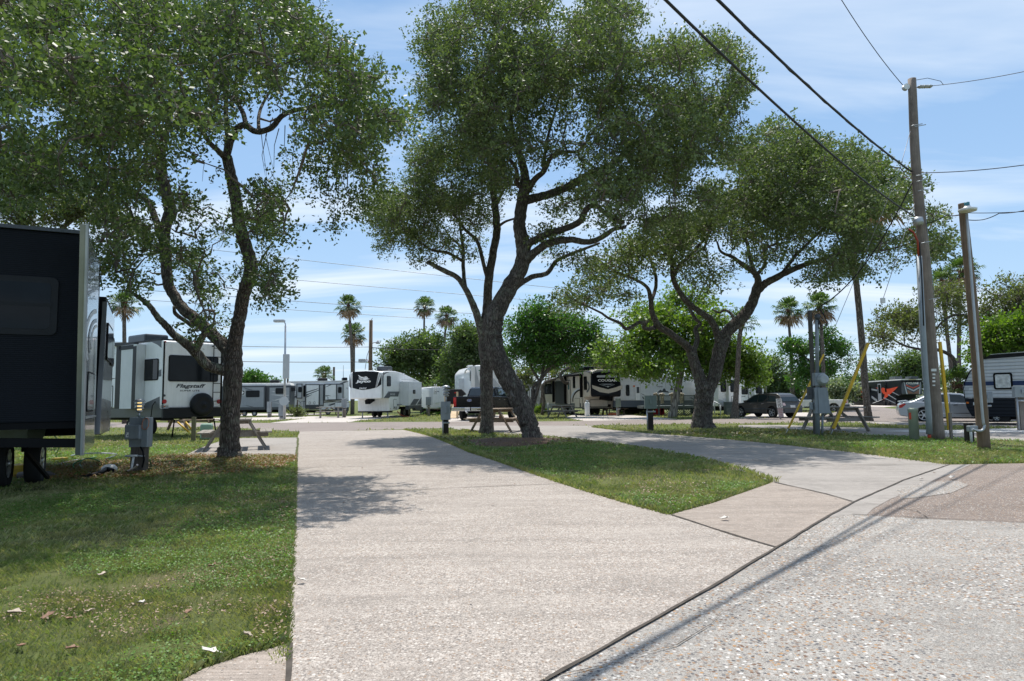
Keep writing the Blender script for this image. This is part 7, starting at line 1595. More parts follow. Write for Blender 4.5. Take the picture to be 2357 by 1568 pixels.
# ------------------------------------------------------------------ picnic tables
def picnic(label, mt, group='wooden picnic tables', L=1.85):
    t = thing('picnic_table', label, 'picnic table', (0, 0, 0), 0, group)
    def bd(fn, name):
        b = MB(); fn(b); return b.build(name, mt, t, bevel=.004, seg=1)
    for k in range(5): bd(lambda b, k=k: b.box((rnd.uniform(-.008, .008), (k - 2) * .148, .755 + rnd.uniform(-.003, .003)), (L, .138, .038), rnd.uniform(-.004, .004)), 'table_plank')
    for sg in (-1, 1):
        for k in range(2): bd(lambda b: b.box((rnd.uniform(-.01, .01), sg * (.64 + .148 * k), .445), (L, .138, .038)), 'seat_plank')
    for x in (-.62, .62):
        for sg in (-1, 1): bd(lambda b: b.beam((x, sg * .28, .735), (x, sg * .72, 0), .045, .13, (1, 0, 0)), 'leg')
        bd(lambda b: b.box((x + .045, 0, .385), (.04, 1.55, .12)), 'seat_bearer'); bd(lambda b: b.box((x + .045, 0, .69), (.04, .70, .085)), 'top_bearer')
        bd(lambda b: b.beam((x * .95, 0, .42), (x * .12, 0, .73), .09, .04, (0, 1, 0)), 'brace')
    return t
tb0 = picnic('grey picnic table just behind the left oak trunk on its concrete slab', M_WOODX)
place(tb0, G(543, 1033), math.radians(110), 1.16)
def pic_copy(src, label, loc, rz, sc):
    c = copy_tree(src); c['label'] = label; place(c, loc, rz, sc); return c
tb1 = picnic('brown picnic table behind the two middle oak trunks', M_WOODBR); place(tb1, G(1144, 993), math.radians(72), 1.26)
tb2 = pic_copy(tb0, 'grey picnic table right of the meter post on the pale pad', G(1922, 993), math.radians(106), 1.22)
pic_copy(tb0, 'light picnic table in front of the dark nosed white fifth wheel', G(758, 962), math.radians(15), 1.12)
pic_copy(tb0, 'picnic table beside the gas bottle and the tan and black fifth wheel', G(1294, 961), math.radians(55), 1.12)
pic_copy(tb1, 'brown picnic table under the tail of the Flagstaff trailer', G(437, 989), math.radians(60), 1.1)
pic_copy(tb1, 'brown picnic table half hidden behind the left oak trunk beyond the camp road', G(518, 968), math.radians(70), 1.1)
pic_copy(tb1, 'picnic table right of the sago palm', G(1024, 955), math.radians(5), 1.1)
pic_copy(tb1, 'picnic table by the green box right of the tan and black fifth wheel', G(1412, 955), math.radians(5), 1.1)
# yellow folded supports by the Flagstaff
g = G(423, 997); sb = MB(); sb.tube([(g.x - .3, g.y, .5), (g.x + .25, g.y, .02)], .04, 6).tube([(g.x + .05, g.y + .05, .5), (g.x + .35, g.y, .15)], .04, 6); tag(sb.build('yellow_props', M_YEL, origin=(g.x, g.y, 0)), 'yellow scissor prop leaning under the Flagstaff trailer tail', 'prop')

# ------------------------------------------------------------------ hook-up posts
def tier_lamp(t, x, y, z, k=1.0, lit=False):
    st = MB().tube([(x, y, z), (x, y, z + .16 * k)], .022 * k, 8).build('stem', M_STEEL, t)
    lm = MB().lathe((x, y, z + .14 * k), [(.055 * k, 0), (.085 * k, .03 * k), (.05 * k, .05 * k)], 14).lathe((x, y, z + .22 * k), [(.11 * k, .0), (.07 * k, .045 * k)], 14).lathe((x, y, z + .30 * k), [(.12 * k, .0), (.075 * k, .045 * k)], 14).lathe((x, y, z + .38 * k), [(.135 * k, .0), (.09 * k, .05 * k), (.03 * k, .075 * k)], 14)
    for a in range(3): lm.tube([(x + .06 * k * math.cos(a * 2.1), y + .06 * k * math.sin(a * 2.1), z + .16 * k), (x + .06 * k * math.cos(a * 2.1), y + .06 * k * math.sin(a * 2.1), z + .40 * k)], .006 * k, 4)
    lamp = lm.build('lamp_head', M_STEEL, t); WM[lamp.name] = WM[t.name]
    if lit:
        mt, nt, b = newmat('lit_lamp_glass'); b.inputs['Emission Color'].default_value = (1, .72, .30, 1); b.inputs['Emission Strength'].default_value = 0.9; b.inputs['Base Color'].default_value = (.8, .6, .3, 1)
        MB().lathe((x, y, z + .18 * k), [(.05 * k, 0), (.05 * k, .19 * k)], 12).build('bulb', mt, lamp)
    else: MB().lathe((x, y, z + .18 * k), [(.05 * k, 0), (.05 * k, .19 * k)], 12).build('bulb', simple('frosted_glass', (.6, .6, .55), .3), lamp)
M_DARKPOST = simple('dark_creosote_post', (.035, .027, .022), .8, var=.4, bmp=.5)
def stake(pts_px, Yd): return [P(x, y, Yd) for x, y in pts_px]
# the near one, left
K = crop(0, 1550, 700, 2195); gb = G(312, 1091); Yp = gb.y
f = Face(P(290, 1090, Yp).xy, P(345, 1090, Yp).xy, K)
t = thing('hookup_post', 'grey electric hook-up post with a lit tiered lamp, beside the black trailer', 'hook-up post', (gb.x, gb.y, 0))
plate(f, f.rect(1636, 640, 1786, 1075), -.22, -.02, 'post', woodmat('old_dark_post', (.06, .05, .042), (.15, .125, .105), axis=2), t); 
bx1 = plate(f, f.rect(1618, 378, 1850, 750), -.16, -.018, 'back_box', M_GREYBOX, t, bevel=.01); plate(f, f.rect(1786, 380, 1856, 748), -.17, .04, 'side_box', M_GREYBOX, t, bevel=.008)
b2 = plate(f, f.rect(1606, 468, 1786, 648), -.017, .12, 'meter_box', M_GREYBOX, t, bevel=.012); WM[b2.name] = WM[t.name]
plate(f.shift(.12), f.rect(1616, 482, 1776, 636), .001, .008, 'cover', M_GREYBOX, b2, bevel=.003); plate(f.shift(.128), f.rect(1626, 560, 1656, 620), 0, .002, 'sticker', M_LETTER_W, b2)
for k_, (a, b_) in enumerate(((1632, 572), (1645, 600))): text(f.shift(.1305), '1' if k_ else '8', *[q for q in (f.uv(a, b_ + 9)[0], f.uv(a, b_ + 9)[1], f.uv(a + 9, b_)[0], f.uv(a, b_ - 9)[1])], 0, M_LETTER_D, t)
plate(f, f.rect(1640, 650, 1770, 690), -.015, .03, 'socket_box', M_GREYBOX, t); 
MB().tube([f.W(*f.uv(1694, 870), .05), f.W(f.uv(1694, 0)[0], .01, .05)], .022, 8).tube([f.W(*f.uv(1640, 855), .05), f.W(*f.uv(1745, 855), .05)], .024, 8).build('water_pipe', M_PVC, t)
MB().tube([f.W(*f.uv(1745, 855), .05), f.W(*f.uv(1800, 858), .05)], .018, 8).lathe(f.W(*f.uv(1800, 866), .05), [(.05, 0), (.05, .02)], 8).tube([f.W(*f.uv(1590, 858), .06), f.W(*f.uv(1640, 858), .05)], .02, 8).build('tap', M_STEEL, t)
MB().tube([f.W(*f.uv(1780, 745), .05), f.W(*f.uv(1820, 800), .08), f.W(*f.uv(1835, 900), .08), f.W(*f.uv(1800, 1000), .05)], .016, 6).build('power_cord', M_BLACK, t)
oc = MB().tube([f.W(*f.uv(a, b_), .06) for a, b_ in ((1830, 385), (1870, 385), (1890, 420), (1880, 490), (1850, 525), (1815, 520), (1800, 500), (1805, 430), (1830, 395))], .006, 5); oc.build('orange_cable', simple('orange_cable', (.55, .16, .05), .5), t)
MB().tube([f.W(*f.uv(a, b_), .06) for a, b_ in ((1730, 352), (1790, 358), (1840, 378))], .005, 5).build('green_cable', simple('teal_cable', (.03, .2, .15), .5), t)
pt = P(317.5, 949, Yp); tier_lamp(t, pt.x, pt.y + .05, pt.z - .12, 0.85, True)
# middle one and right one
def post2(label, x, yb, hgt, w, dark=True, lamp=True, bw=.34, bh=.95, green=False, k=1.0):
    g = G(x, yb); t = thing('hookup_post', label, 'hook-up post', (g.x, g.y, 0))
    MB().box((g.x, g.y, hgt / 2 - .05), (w, w, hgt), .1).build('post', M_DARKPOST if dark else M_WOODZ, t, bevel=.01)
    m_ = simple('green_grey_box', (.17, .21, .18), .5, dirt=.4) if green else M_GREYBOX
    b_ = MB().box((g.x, g.y - w / 2 - .07 * k, hgt - bh / 2), (bw, .14 * k, bh), .05).build('meter_box', m_, t, bevel=.012); WM[b_.name] = WM[t.name]
    MB().box((g.x + .02, g.y - w / 2 - .16 * k, hgt - bh * .45), (bw * .35, .05, bh * .4), .05).build('cover', m_, b_, bevel=.008)
    MB().tube([(g.x - bw * .3, g.y - w / 2 - .06, hgt - bh), (g.x - bw * .3, g.y - w / 2 - .06, 0)], .03 * k, 8).tube([(g.x - bw * .35, g.y - w / 2 - .06, hgt - bh - .12), (g.x + bw * .4, g.y - w / 2 - .06, hgt - bh - .12)], .035 * k, 8).build('water_pipe', M_STEEL, t)
    if lamp: tier_lamp(t, g.x, g.y - .02, hgt, 1.3 * k)
    return t
post2('dark hook-up post with a grey tiered lamp left of the straight oak trunk', 1027, 1000, 1.30, .20, bw=.38, bh=.72, k=1.1)
post2('dark hook-up post with a green grey box between the middle and right oaks', 1497, 991, 1.45, .22, lamp=False, bw=.50, bh=.55, green=True)
post2('pale grey hook-up post left of the street light in front of the grey trailer', 621, 961, 1.35, .25, False, False, .35, .9)
post2('pale grey hook-up box at the foot of the street light', 649, 964, 1.5, .22, False, False, .42, 1.3)
post2('hook-up post at the right end of the light picnic table', 793, 961, 1.55, .22, False, False, .42, .8)
post2('hook-up box at the right side of the dark nosed white fifth wheel', 987, 958, 1.6, .18, False, False, .45, .7)
post2('green hook-up box left of the bush by the long white trailer', 1453 - 30, 958, 1.3, .14, False, False, .36, .65, green=True)
post2('grey hook-up box with a red button right of the light pole', 2270, 990, 1.45, .16, False, False, .38, .42)
post2('hook-up post cut off by the right edge of the picture', 2352, 991, 1.62, .20, False, False, .7, .4)
# pvc stub and wood post near the Flagstaff
g = G(445, 1017); sb = MB(); sb.box((g.x, g.y, .42), (.13, .13, .9), .2); tag(sb.build('wood_post', woodmat('mossy_wood', (.10, .09, .05), (.20, .18, .10), axis=2), origin=(g.x, g.y, 0)), 'short mossy wooden post left of the pale green utility box', 'post')
g = G(475, 1012); ub = MB(); ub.box((g.x, g.y, .30), (.40, .36, .6), .1); ob = ub.build('utility_box', simple('pale_green_plastic', (.24, .36, .28), .5, var=.1), origin=(g.x, g.y, 0), bevel=.09, seg=3); tag(ob, 'pale green plastic utility box left of the near picnic table', 'utility box')
g = G(1262, 955); tag(MB().tube([(g.x, g.y, 0), (g.x, g.y, 1.0)], .07, 10).tube([(g.x, g.y, .9), (g.x, g.y, .93)], .075, 10).build('pipe_stub', simple('grey_pvc', (.35, .38, .38), .5), origin=(g.x, g.y, 0)), 'grey standpipe with a red mark beside the small green shrub', 'pipe')

# ------------------------------------------------------------------ utility poles on the right
gp = G(2160, 1012); Yp = gp.y
t = thing('utility_pole', 'tall weathered utility pole leaning slightly left with wires and a grey conduit', 'utility pole', (gp.x, gp.y, 0)); POLE = t
pp = [P(2160, 1018, Yp), P(2146, 860, Yp), P(2128, 600, Yp), P(2108, 380, Yp), P(2099, 182, Yp)]; pr = [29, 27, 24, 21, 18]
MB().tube(*catmull(pp, [r_ / 2 * Yp / FPX for r_ in pr], 6), 18, True, 0.03, rnd).build('pole', M_POLE, t)
def near(x, y, off=.0): return P(x, y, Yp - .30 + off)
MB().tube([near(2139, 1000), near(2138, 960), near(2130, 860), near(2124, 760), near(2115, 590)], .085, 10).build('conduit', M_GREYBOX, t)
MB().tube([near(2139, 1008), near(2139, 1000)], .05, 10).build('orange_marker', M_ORANGE, t)
MB().tube([near(2126, 750, -.08), near(2121, 620, -.08), near(2116, 560, -.08), near(2106, 540, -.08), near(2090, 528, -.1)], .02, 7).build('riser_cable', M_WIRE, t)
MB().tube([near(2114, 590, -.04), near(2112, 555, -.08), near(2103, 535, -.1), near(2092, 528, -.1)], .03, 7).build('copper_cable', simple('red_copper_cable', (.35, .06, .03), .5), t)
for a, b_ in ((2150, 690), (2132, 560), (2120, 405), (2109, 290), (2117, 292), (2122, 418), (2125, 440)): MB().tube([P(a - 12, b_, Yp - .32), P(a + 14, b_ - 5, Yp - .3)], .014, 6).build('bolt', M_STEEL, t)
ins = MB()
for k_ in range(5): ins.lathe(P(2118 + k_ * 5.5, 200 - k_ * .2, Yp), [(.03, -.05), (.10 if k_ % 2 == 0 else .07, 0), (.03, .05)], 12)
ins.build('insulator', simple('grey_porcelain', (.38, .38, .36), .3), t)
ins = MB().lathe(P(2085, 201, Yp), [(.10, -.06), (.06, -.02), (.06, .02), (.10, .06)], 14, 'Y'); ins.build('insulator', M_PVC, t)
lb = MB().lathe(near(2113, 510), [(.13, -.12), (.15, .0), (.13, .12)], 14); lb.build('lamp_housing', M_STEEL, t)
tg = MB(); fp = Face(P(2140, 860, Yp - .30).xy, P(2165, 860, Yp - .30).xy)
for y0, w_, h_ in ((852, 11, 6), (862, 6, 4), (870, 5, 4), (878, 6, 4), (887, 5, 3)): 
    u0, z0 = fp.uv(2149 - w_ / 2, y0 + h_ / 2); u1, z1 = fp.uv(2149 + w_ / 2, y0 - h_ / 2); tg.prism(fp, rrect(u0, z0, u1, z1, 0), 0, .02)
tg.build('number_tags', M_PVC, t)
# street lamp pole
gl = G(2265, 1034); Yl = gl.y
t = thing('lamp_pole', 'brown wooden light pole right of the utility pole with a saucer lamp on top', 'street lamp', (gl.x, gl.y, 0))
MB().tube(*catmull([P(2266, 1042, Yl), P(2255, 900, Yl), P(2238, 700, Yl), P(2218, 500, Yl), P(2215, 469, Yl)], [r_ / 2 * Yl / FPX for r_ in (26, 25, 22, 18, 18)], 6), 16, True, .03, rnd).build('pole', M_POLE2, t)
MB().tube(*catmull([P(x, y, Yl - .24) for x, y in ((2225, 492), (2236, 640), (2249, 800), (2262, 960), (2266, 978), (2262, 990), (2250, 992), (2238, 988))], [.032] * 8, 5), 8).build('conduit', M_STEEL, t)
lh = MB().lathe(P(2227, 481, Yl - .3), [(.20, -.06), (.215, -.01), (.10, .03), (.06, .08)], 20).build('lamp_head', M_PVC, t); WM[lh.name] = WM[t.name]
MB().lathe(P(2226, 474, Yl - .3), [(.06, 0), (.06, .09)], 12).build('photocell', simple('teal_cell', (.05, .2, .25), .4), lh)
MB().tube([P(2216, 480, Yl), P(2227, 480, Yl - .3)], .02, 6).build('bracket', M_STEEL, t)
MB().box(P(2238, 987, Yl - .05), (.22, .14, .15)).build('junction_box', M_GREYBOX, t, bevel=.02)
# green cylinder, small post
g = G(2105, 1012); gc = MB().lathe((g.x, g.y, 0), [(.135, -.05), (.135, .86), (.145, .87), (.145, .93), (.10, .965)], 24); o = gc.build('utility_cylinder', simple('sage_enamel', (.36, .40, .31), .5, var=.08, dirt=.2), origin=(g.x, g.y, 0)); tag(o, 'sage green cylindrical utility marker left of the tall utility pole', 'utility pedestal')
f = Face((g.x - .14, g.y - .03), (g.x + .07, g.y - .2)); MB().prism(f, rrect(.0, .62, .06, .82, 0), -.01, .03).build('orange_label', M_ORANGE, o)
g = G(2232, 1020); t = thing('hookup_post', 'small dark stump post with a pvc pipe left of the brown light pole', 'hook-up post', (g.x, g.y, 0)); MB().box((g.x, g.y, .25), (.17, .17, .6), .1).build('post', M_DARKPOST, t); MB().tube([(g.x - .03, g.y - .12, 0), (g.x - .03, g.y - .12, .45)], .035, 8).build('water_pipe', M_PVC, t)
# guy wires with yellow guards
M_GUARD = simple('yellow_guard', (.66, .41, .025), .45, var=.15, dirt=.35)
def guy(label, base_px, top_px, dY, wire_to, sp=.05):
    g = G(*base_px); top = P(top_px[0], top_px[1], g.y + dY); t = thing('guy_wire', label, 'guy wire', (g.x, g.y, 0)); d = (top - g).normalized()
    MB().beam(g + d * .25, top, sp, sp * 1.1, (0, 1, 0)).build('guard', M_GUARD, t); MB().tube([g - d * .1, g + d * .3], .014, 6).build('anchor_rod', M_STEEL, t)
    MB().tube([top] + [Vector(q) for q in wire_to], .009, 5).build('wire', M_WIREG, t); return t
guy('left guy wire with a slanting yellow guard in front of the white pickup', (1808, 1000), (1896, 816), .4, [P(2068, 400, 20.0), P(2096, 300, Yp)], .055)
gw2 = guy('guy wire with a slanting yellow guard crossing the right picnic table', (1912, 1002), (1998, 790), .1, [P(2032, 690, 21.2), P(2108, 460, Yp)], .085)
MB().box(P(2032, 692, 21.2), (.12, .08, .16)).build('guy_insulator', M_PVC, gw2)
guy('guy wire with an upright twin yellow guard right of the tall utility pole', (2187, 1008), (2163, 787), -.1, [P(2152, 700, 21.0), P(2128, 470, Yp - .2)], .075)
g = G(2190, 1011); tag(MB().box((g.x, g.y, .35), (.07, .07, .9), 0).build('anchor_post', M_WOODZ, origin=(g.x, g.y, 0)), 'thin grey wooden stake at the foot of the upright yellow guard', 'stake')

# ------------------------------------------------------------------ meter post
K = crop(3050, 1150, 1046, 2187); g = G(1874, 1003); Ym = g.y
t = thing('meter_post', 'dark post with a round electricity meter and grey boxes between the yellow guards', 'meter post', (g.x, g.y, 0))
f = Face(P(1860, 1000, Ym).xy, P(1910, 1000, Ym).xy, K)
plate(f, f.rect(414, 190, 449, 1235), -.24, -.0, 'post', woodmat('grey_green_post', (.06, .055, .05), (.13, .125, .11), axis=2), t, bevel=.01)
MB().tube([f.W(*f.uv(456, 1235), .05), f.W(*f.uv(453, 720), .05)], .075, 10).tube([f.W(*f.uv(452, 715), .05), f.W(*f.uv(449, 245), .05)], .065, 10).tube([f.W(*f.uv(494, 1235), .05), f.W(*f.uv(496, 1050), .05)], .04, 10).build('conduit', M_GREYBOX, t)
mb = plate(f, f.rect(412, 716, 506, 822), .0, .22, 'meter_box', M_GREYBOX, t, bevel=.012); WM[mb.name] = WM[t.name]
cc = f.uv(477, 771); mw = MB(); c3 = f.W(cc[0], cc[1], .22); mw.lathe((0, 0, 0), [(.20, 0), (.20, .03), (.17, .035), (.165, .13), (.12, .16)], 24); q = Vector((f.n.x, f.n.y, 0)).to_track_quat('Z', 'Y').to_matrix(); mw.v = [tuple(c3 + q @ Vector(p)) for p in mw.v]; mw.build('meter', simple('meter_glass', (.35, .38, .38), .12, coat=.6), mb)
dr = plate(f, f.poly([(414, 840), (520, 838), (547, 1055), (425, 1055)]), .0, .18, 'switch_box', M_GREYBOX, t, bevel=.01); WM[dr.name] = WM[t.name]; plate(f.shift(.18), f.poly([(440, 842), (519, 841), (546, 1052), (450, 1052)]), .002, .03, 'door', M_GREYBOX, dr)
plate(f, f.rect(377, 832, 412, 932), -.1, .1, 'side_box', simple('dark_grey_box', (.06, .065, .07), .5), t, bevel=.01); plate(f, f.rect(393, 960, 414, 1020), -.05, .08, 'side_box', M_GREYBOX, t, bevel=.01)
MB().lathe(f.W(*f.uv(451, 245), .08), [(.06, -.12), (.10, -.05), (.09, .05), (.03, .09)], 12).build('weatherhead', M_CHAR, t)
lp = MB()
for pts in ([(452, 260), (470, 330), (500, 345), (530, 310), (505, 250), (470, 200), (460, 180)], [(455, 265), (460, 350), (490, 352), (520, 320), (490, 270), (455, 215)], [(455, 262), (480, 320), (510, 325), (525, 295), (500, 230), (465, 185)]):
    lp.tube(catmull([f.W(*f.uv(a, b_), .12) for a, b_ in pts], [1] * len(pts), 4)[0], .013, 5)
lp.build('drip_loop', M_WIRE, t)

# ------------------------------------------------------------------ speed sign
K = crop(2800, 1450, 600, 2357); q_ = XY(K(1265, 872)[0], 39.8); g = Vector((q_.x, q_.y, 0)); f = Face(XY(1780, 39.8), XY(1810, 39.8), K)
t = thing('road_sign', 'leaning white speed limit 10 sign with a red lettered notice below', 'sign', (g.x, g.y, 0))
plate(f, f.poly([(1240, 620), (1258, 620), (1283, 884), (1262, 886)]), -.09, -.02, 'post', M_WOODZ, t)
def slant(face, quad, s_list, mt_, parent, colr):
    """lettering inside a slanted panel: quad = tl, tr, br, bl in crop units; s_list = (text, u0, v0, u1, v1) in panel fractions"""
    q = [face.uv(*p) for p in quad]
    for s_, a0, b0, a1, b1 in s_list:
        cu = bpy.data.curves.new('t', 'FONT'); cu.body = s_; cu.offset = .02; ob = bpy.data.objects.new('t', cu); me = bpy.data.meshes.new_from_object(ob)
        vs = np.array([v_.co[:] for v_ in me.vertices]); mn, mx_ = vs.min(0), vs.max(0); out = []
        for p in vs:
            a = a0 + (p[0] - mn[0]) / (mx_[0] - mn[0]) * (a1 - a0); b_ = b0 + (mx_[1] - p[1]) / (mx_[1] - mn[1]) * (b1 - b0)
            top = (q[0][0] * (1 - a) + q[1][0] * a, q[0][1] * (1 - a) + q[1][1] * a); bot = (q[3][0] * (1 - a) + q[2][0] * a, q[3][1] * (1 - a) + q[2][1] * a)
            out.append(face.W(top[0] * (1 - b_) + bot[0] * b_, top[1] * (1 - b_) + bot[1] * b_, .018))
        b2 = MB(); b2.add(out, [list(p.vertices) for p in me.polygons]); bpy.data.objects.remove(ob); b2.build('lettering', colr, parent)
q1 = [(1190, 572), (1278, 568), (1298, 706), (1210, 712)]; q2 = [(1214, 722), (1300, 718), (1316, 858), (1234, 864)]
plate(f, f.poly(q1), 0, .015, 'speed_panel', M_PVC, t); plate(f, f.poly(q2), 0, .015, 'notice_panel', simple('dull_white_panel', (.5, .46, .46), .5), t)
slant(f, q1, [('SPEED', .12, .06, .88, .22), ('LIMIT', .18, .28, .82, .44), ('10', .22, .52, .80, .92)], None, t, M_LETTER_D)
slant(f, q2, [('PLEASE', .08, .05, .92, .18), ('DO NOT', .10, .24, .90, .37), ('DRIVE', .14, .43, .86, .56), ('THRU', .2, .62, .8, .75), ('SITES', .15, .81, .85, .94)], None, t, simple('red_lettering', (.30, .05, .06), .5))

# ------------------------------------------------------------------ deck by the long white trailer
K = crop(2440, 1450, 560, 2357); M_DECK = woodmat('grey_green_deck', (.075, .095, .095), (.13, .155, .15), axis=0)
f = Face(XY(1505, 49.5), XY(1616, 49.5), K); t = thing('deck', 'grey green timber deck with a slatted railing and lattice skirt', 'deck', (f.A + f.B) / 2)
L = f.L; z1 = f.uv(1000, 730)[1]; z2 = f.uv(1000, 555)[1]; u0 = f.uv(690, 730)[0]; u1 = f.uv(1440, 730)[0]
MB().prism(f, rrect(u0 - .6, z1 - .18, u1, z1, 0), -2.2, 0).build('floor', M_DECK, t)
rl = MB().prism(f, rrect(u0 - .3, z2 - .05, u1, z2, 0), -.12, .02).prism(f, rrect(u0 - .3, z1 + .08, u1, z1 + .13, 0), -.07, -.02)
rl.build('rail', M_DECK, t)
for k_ in range(46):
    u = u0 - .28 + (u1 - u0 + .26) * k_ / 45; MB().prism(f, rrect(u, z1 + .1, u + .028, z2 - .04, 0), -.065, -.03).build('baluster', M_DECK, t)
for a in (690, 820, 1035, 1240, 1425): uu = f.uv(a, 600)[0]; MB().prism(f, rrect(uu - .05, 0, uu + .05, z2 + .03, 0), -.12, -.01).build('post', M_DECK, t)
la = MB()
for k_ in range(30):
    u = u0 + .9 + k_ * .16
    if u < u1 - .5: la.beam(f.W(u, .05, -.1), f.W(u + .6, .60, -.1), .04, .01, (f.n.x, f.n.y, 0)); la.beam(f.W(u + .6, .05, -.09), f.W(u, .60, -.09), .04, .01, (f.n.x, f.n.y, 0))
la.build('lattice', M_DECK, t)
M_CLUT = simple('camouflage_cloth', (.35, .31, .24), .8, var=.8, vs=9)
for i, (a, w_, lab) in enumerate(((768, .34, 'pale cloth bundle on the deck railing, leftmost of four'), (875, .42, 'mottled jacket hanging over the deck railing, second from the left'), (1045, .42, 'mottled cloth on the deck railing left of the pale tree trunk'), (1200, .45, 'mottled cloth on the deck railing right of the pale tree trunk'))):
    u = f.uv(a, 540)[0]; b_ = MB()
    pts = [f.W(u - w_ / 2 + w_ * k_ / 6, z2 + .07 + .05 * math.sin(k_ * 2 + i), -.05) for k_ in range(7)]; b_.tube(pts, [.05, .10, .12, .10, .13, .09, .04], 9, True, .3, rnd)
    b_.prism(f, [(u - w_ * .3, z2 - .6), (u + w_ * .25, z2 - .55), (u + w_ * .3, z2 + .02), (u - w_ * .35, z2 + .02)], .03, .06)
    tag(b_.build('cloth', M_CLUT, origin=f.W(u, 0, 0)), lab, 'clothing', 'cloths drying on the deck railing')
s_ = thing('deck_steps', 'grey steps with a sloping white handrail at the right end of the deck', 'steps', f.W(u1 + 2.6, 0, .3).xy)
for k_ in range(4): MB().prism(f, rrect(u1 + 2.3 + .0, 0.0, u1 + 3.2 - .0, .24 * (4 - k_), 0), -.9 + .3 * k_, -.62 + .3 * k_).build('tread', M_DECK, s_)
hr = Face(XY(1640, 49.5), XY(1656, 49.5), K); pv = hr.W
MB().tube([hr.W(*hr.uv(1742, 655), .1), hr.W(*hr.uv(1828, 722), .6)], .05, 6).tube([hr.W(*hr.uv(1742, 655), .1), hr.W(*hr.uv(1760, 912), .1)], .045, 6).tube([hr.W(*hr.uv(1815, 720), .6), hr.W(*hr.uv(1818, 905), .6)], .045, 6).build('handrail', M_GREYL, s_)
# toys under it
for x, y, w_, h_, mt_, lab in ((1586 + 0, 0, 0, 0, None, None),): pass
for a, b_, w_, h_, mt_, nm, lab in ((800, 892, .75, .55, simple('red_toy_plastic', (.45, .02, .03), .4), 'toy_slide', 'red plastic toy slide behind the green grey hook-up post'), (858, 892, .30, .62, MATS['red_toy_plastic'], 'toy_chair', 'upright red plastic toy seat left of the pale tree trunk')):
    g = G(*K(a, b_)); b2 = MB(); x0, y0 = g.x, g.y
    b2.beam((x0 - w_ / 2, y0, .03), (x0 + w_ * .3, y0, h_), .35, .05, (0, 1, 0)); b2.beam((x0 + w_ * .3, y0, h_), (x0 + w_ / 2, y0, 0), .3, .05, (0, 1, 0)); b2.box((x0 + w_ * .3, y0, h_ * .9), (.08, .4, .1))
    tag(b2.build(nm, mt_, origin=(x0, y0, 0), bevel=.02), lab, 'toy')
for a, b_, lab in ((822, 884, 'blue and white ball beside the red toy slide'), (882, 888, 'small pale blue ball right of the red toys')):
    g = G(*K(a, b_)); r_ = .13 if a < 850 else .09; prof = [(r_ * math.sin(math.pi * k_ / 8) + .002, r_ - r_ * math.cos(math.pi * k_ / 8)) for k_ in range(9)]; tag(MB().lathe((g.x, g.y, 0), prof, 14).build('ball', simple('blue_white_plastic', (.45, .6, .7), .4, var=.5, vs=14), origin=(g.x, g.y, 0)), lab, 'ball')
g = G(1410, 957); ob = MB(); 
for k_ in range(6): ob.tube([(g.x + (.30 - .02 * k_) * math.cos(a * .6) * 1.2, g.y + .3 * math.sin(a * .6), .04 + .03 * k_ + .02 * math.sin(a + k_)) for a in range(11)], .02, 5)
tag(ob.build('hose_coil', simple('orange_hose', (.45, .13, .06), .5), origin=(g.x, g.y, 0)), 'coil of orange hose on the grass beside the green hook-up box', 'hose')

# ------------------------------------------------------------------ pine ramp and covered grill
K = crop(1780, 1420, 400, 1845); g = G(*K(150, 1175)); f = Face(XY(1024, g.y + 1.5), XY(1060, g.y + 1.5), K)
t = thing('ramp', 'new pine boarded ramp with two upright posts left of the black pickup', 'ramp', (g.x, g.y, 0))
yn, yf = g.y, g.y + 3.2; xa, xb = P(*K(85, 1165), yn).x, P(*K(232, 1165), yn).x; zt_ = P(*K(150, 905), yf).z
for k_ in range(14):
    t0 = k_ / 14; t1 = (k_ + .93) / 14; q = lambda tt, x: (x, yn + (yf - yn) * tt, .03 + (zt_ - .03) * tt)
    b_ = MB(); vs = [q(t0, xa), q(t0, xb), q(t1, xb), q(t1, xa)]; b_.add(vs + [(v_[0], v_[1], v_[2] + .04) for v_ in vs], [(0, 1, 2, 3), (4, 5, 6, 7), (0, 1, 5, 4), (1, 2, 6, 5), (2, 3, 7, 6), (3, 0, 4, 7)]); b_.build('board', M_PINE, t)
for a, b0, b1, Y_ in ((225, 680, 1165, yn + .2), (5, 680, 900, yf), (225, 680, 900, yf)): p0, p1 = P(*K(a, b0), Y_), P(*K(a, b1), Y_); MB().box(((p0.x), Y_, (p0.z) / 2), (.14, .14, p0.z)).build('post', M_PINE, t)
MB().box(((xa + xb) / 2, yf + .8, zt_ - .12), (xb - xa + 1.6, 1.6, .2)).build('landing', M_PINE, t)
gx = P(*K(180, 890), yf + .8); gr = thing('covered_grill', 'barbecue grill under a black cover on the pine ramp landing', 'grill', (gx.x, gx.y, zt_))
gcb = MB(); w_ = 1.75; zz0 = zt_ - .01; hh = P(*K(180, 632), yf + .8).z - zz0
prof = [(-w_ * .36, 0), (w_ * .36, 0), (w_ * .34, hh * .55), (w_ * .5, hh * .62), (w_ * .47, hh * .74), (w_ * .30, hh), (-w_ * .28, hh), (-w_ * .47, hh * .78), (-w_ * .5, hh * .62), (-w_ * .36, hh * .55)]
fg = Face((gx.x - 1, gx.y - .35), (gx.x + 1, gx.y - .35)); gcb.prism(fg, [(1 + a, zz0 + b_) for a, b_ in prof], -.75, 0); gcb.build('cover', simple('black_fabric', (.022, .022, .024), .75, bmp=.8), gr, bevel=.06, seg=2)
plate(fg, rrect(1.0, zz0 + hh * .72, 1.2, zz0 + hh * .8, 0), .0, .03, 'red_label', M_RED, gr)
g = G(1037, 962); wb = MB()
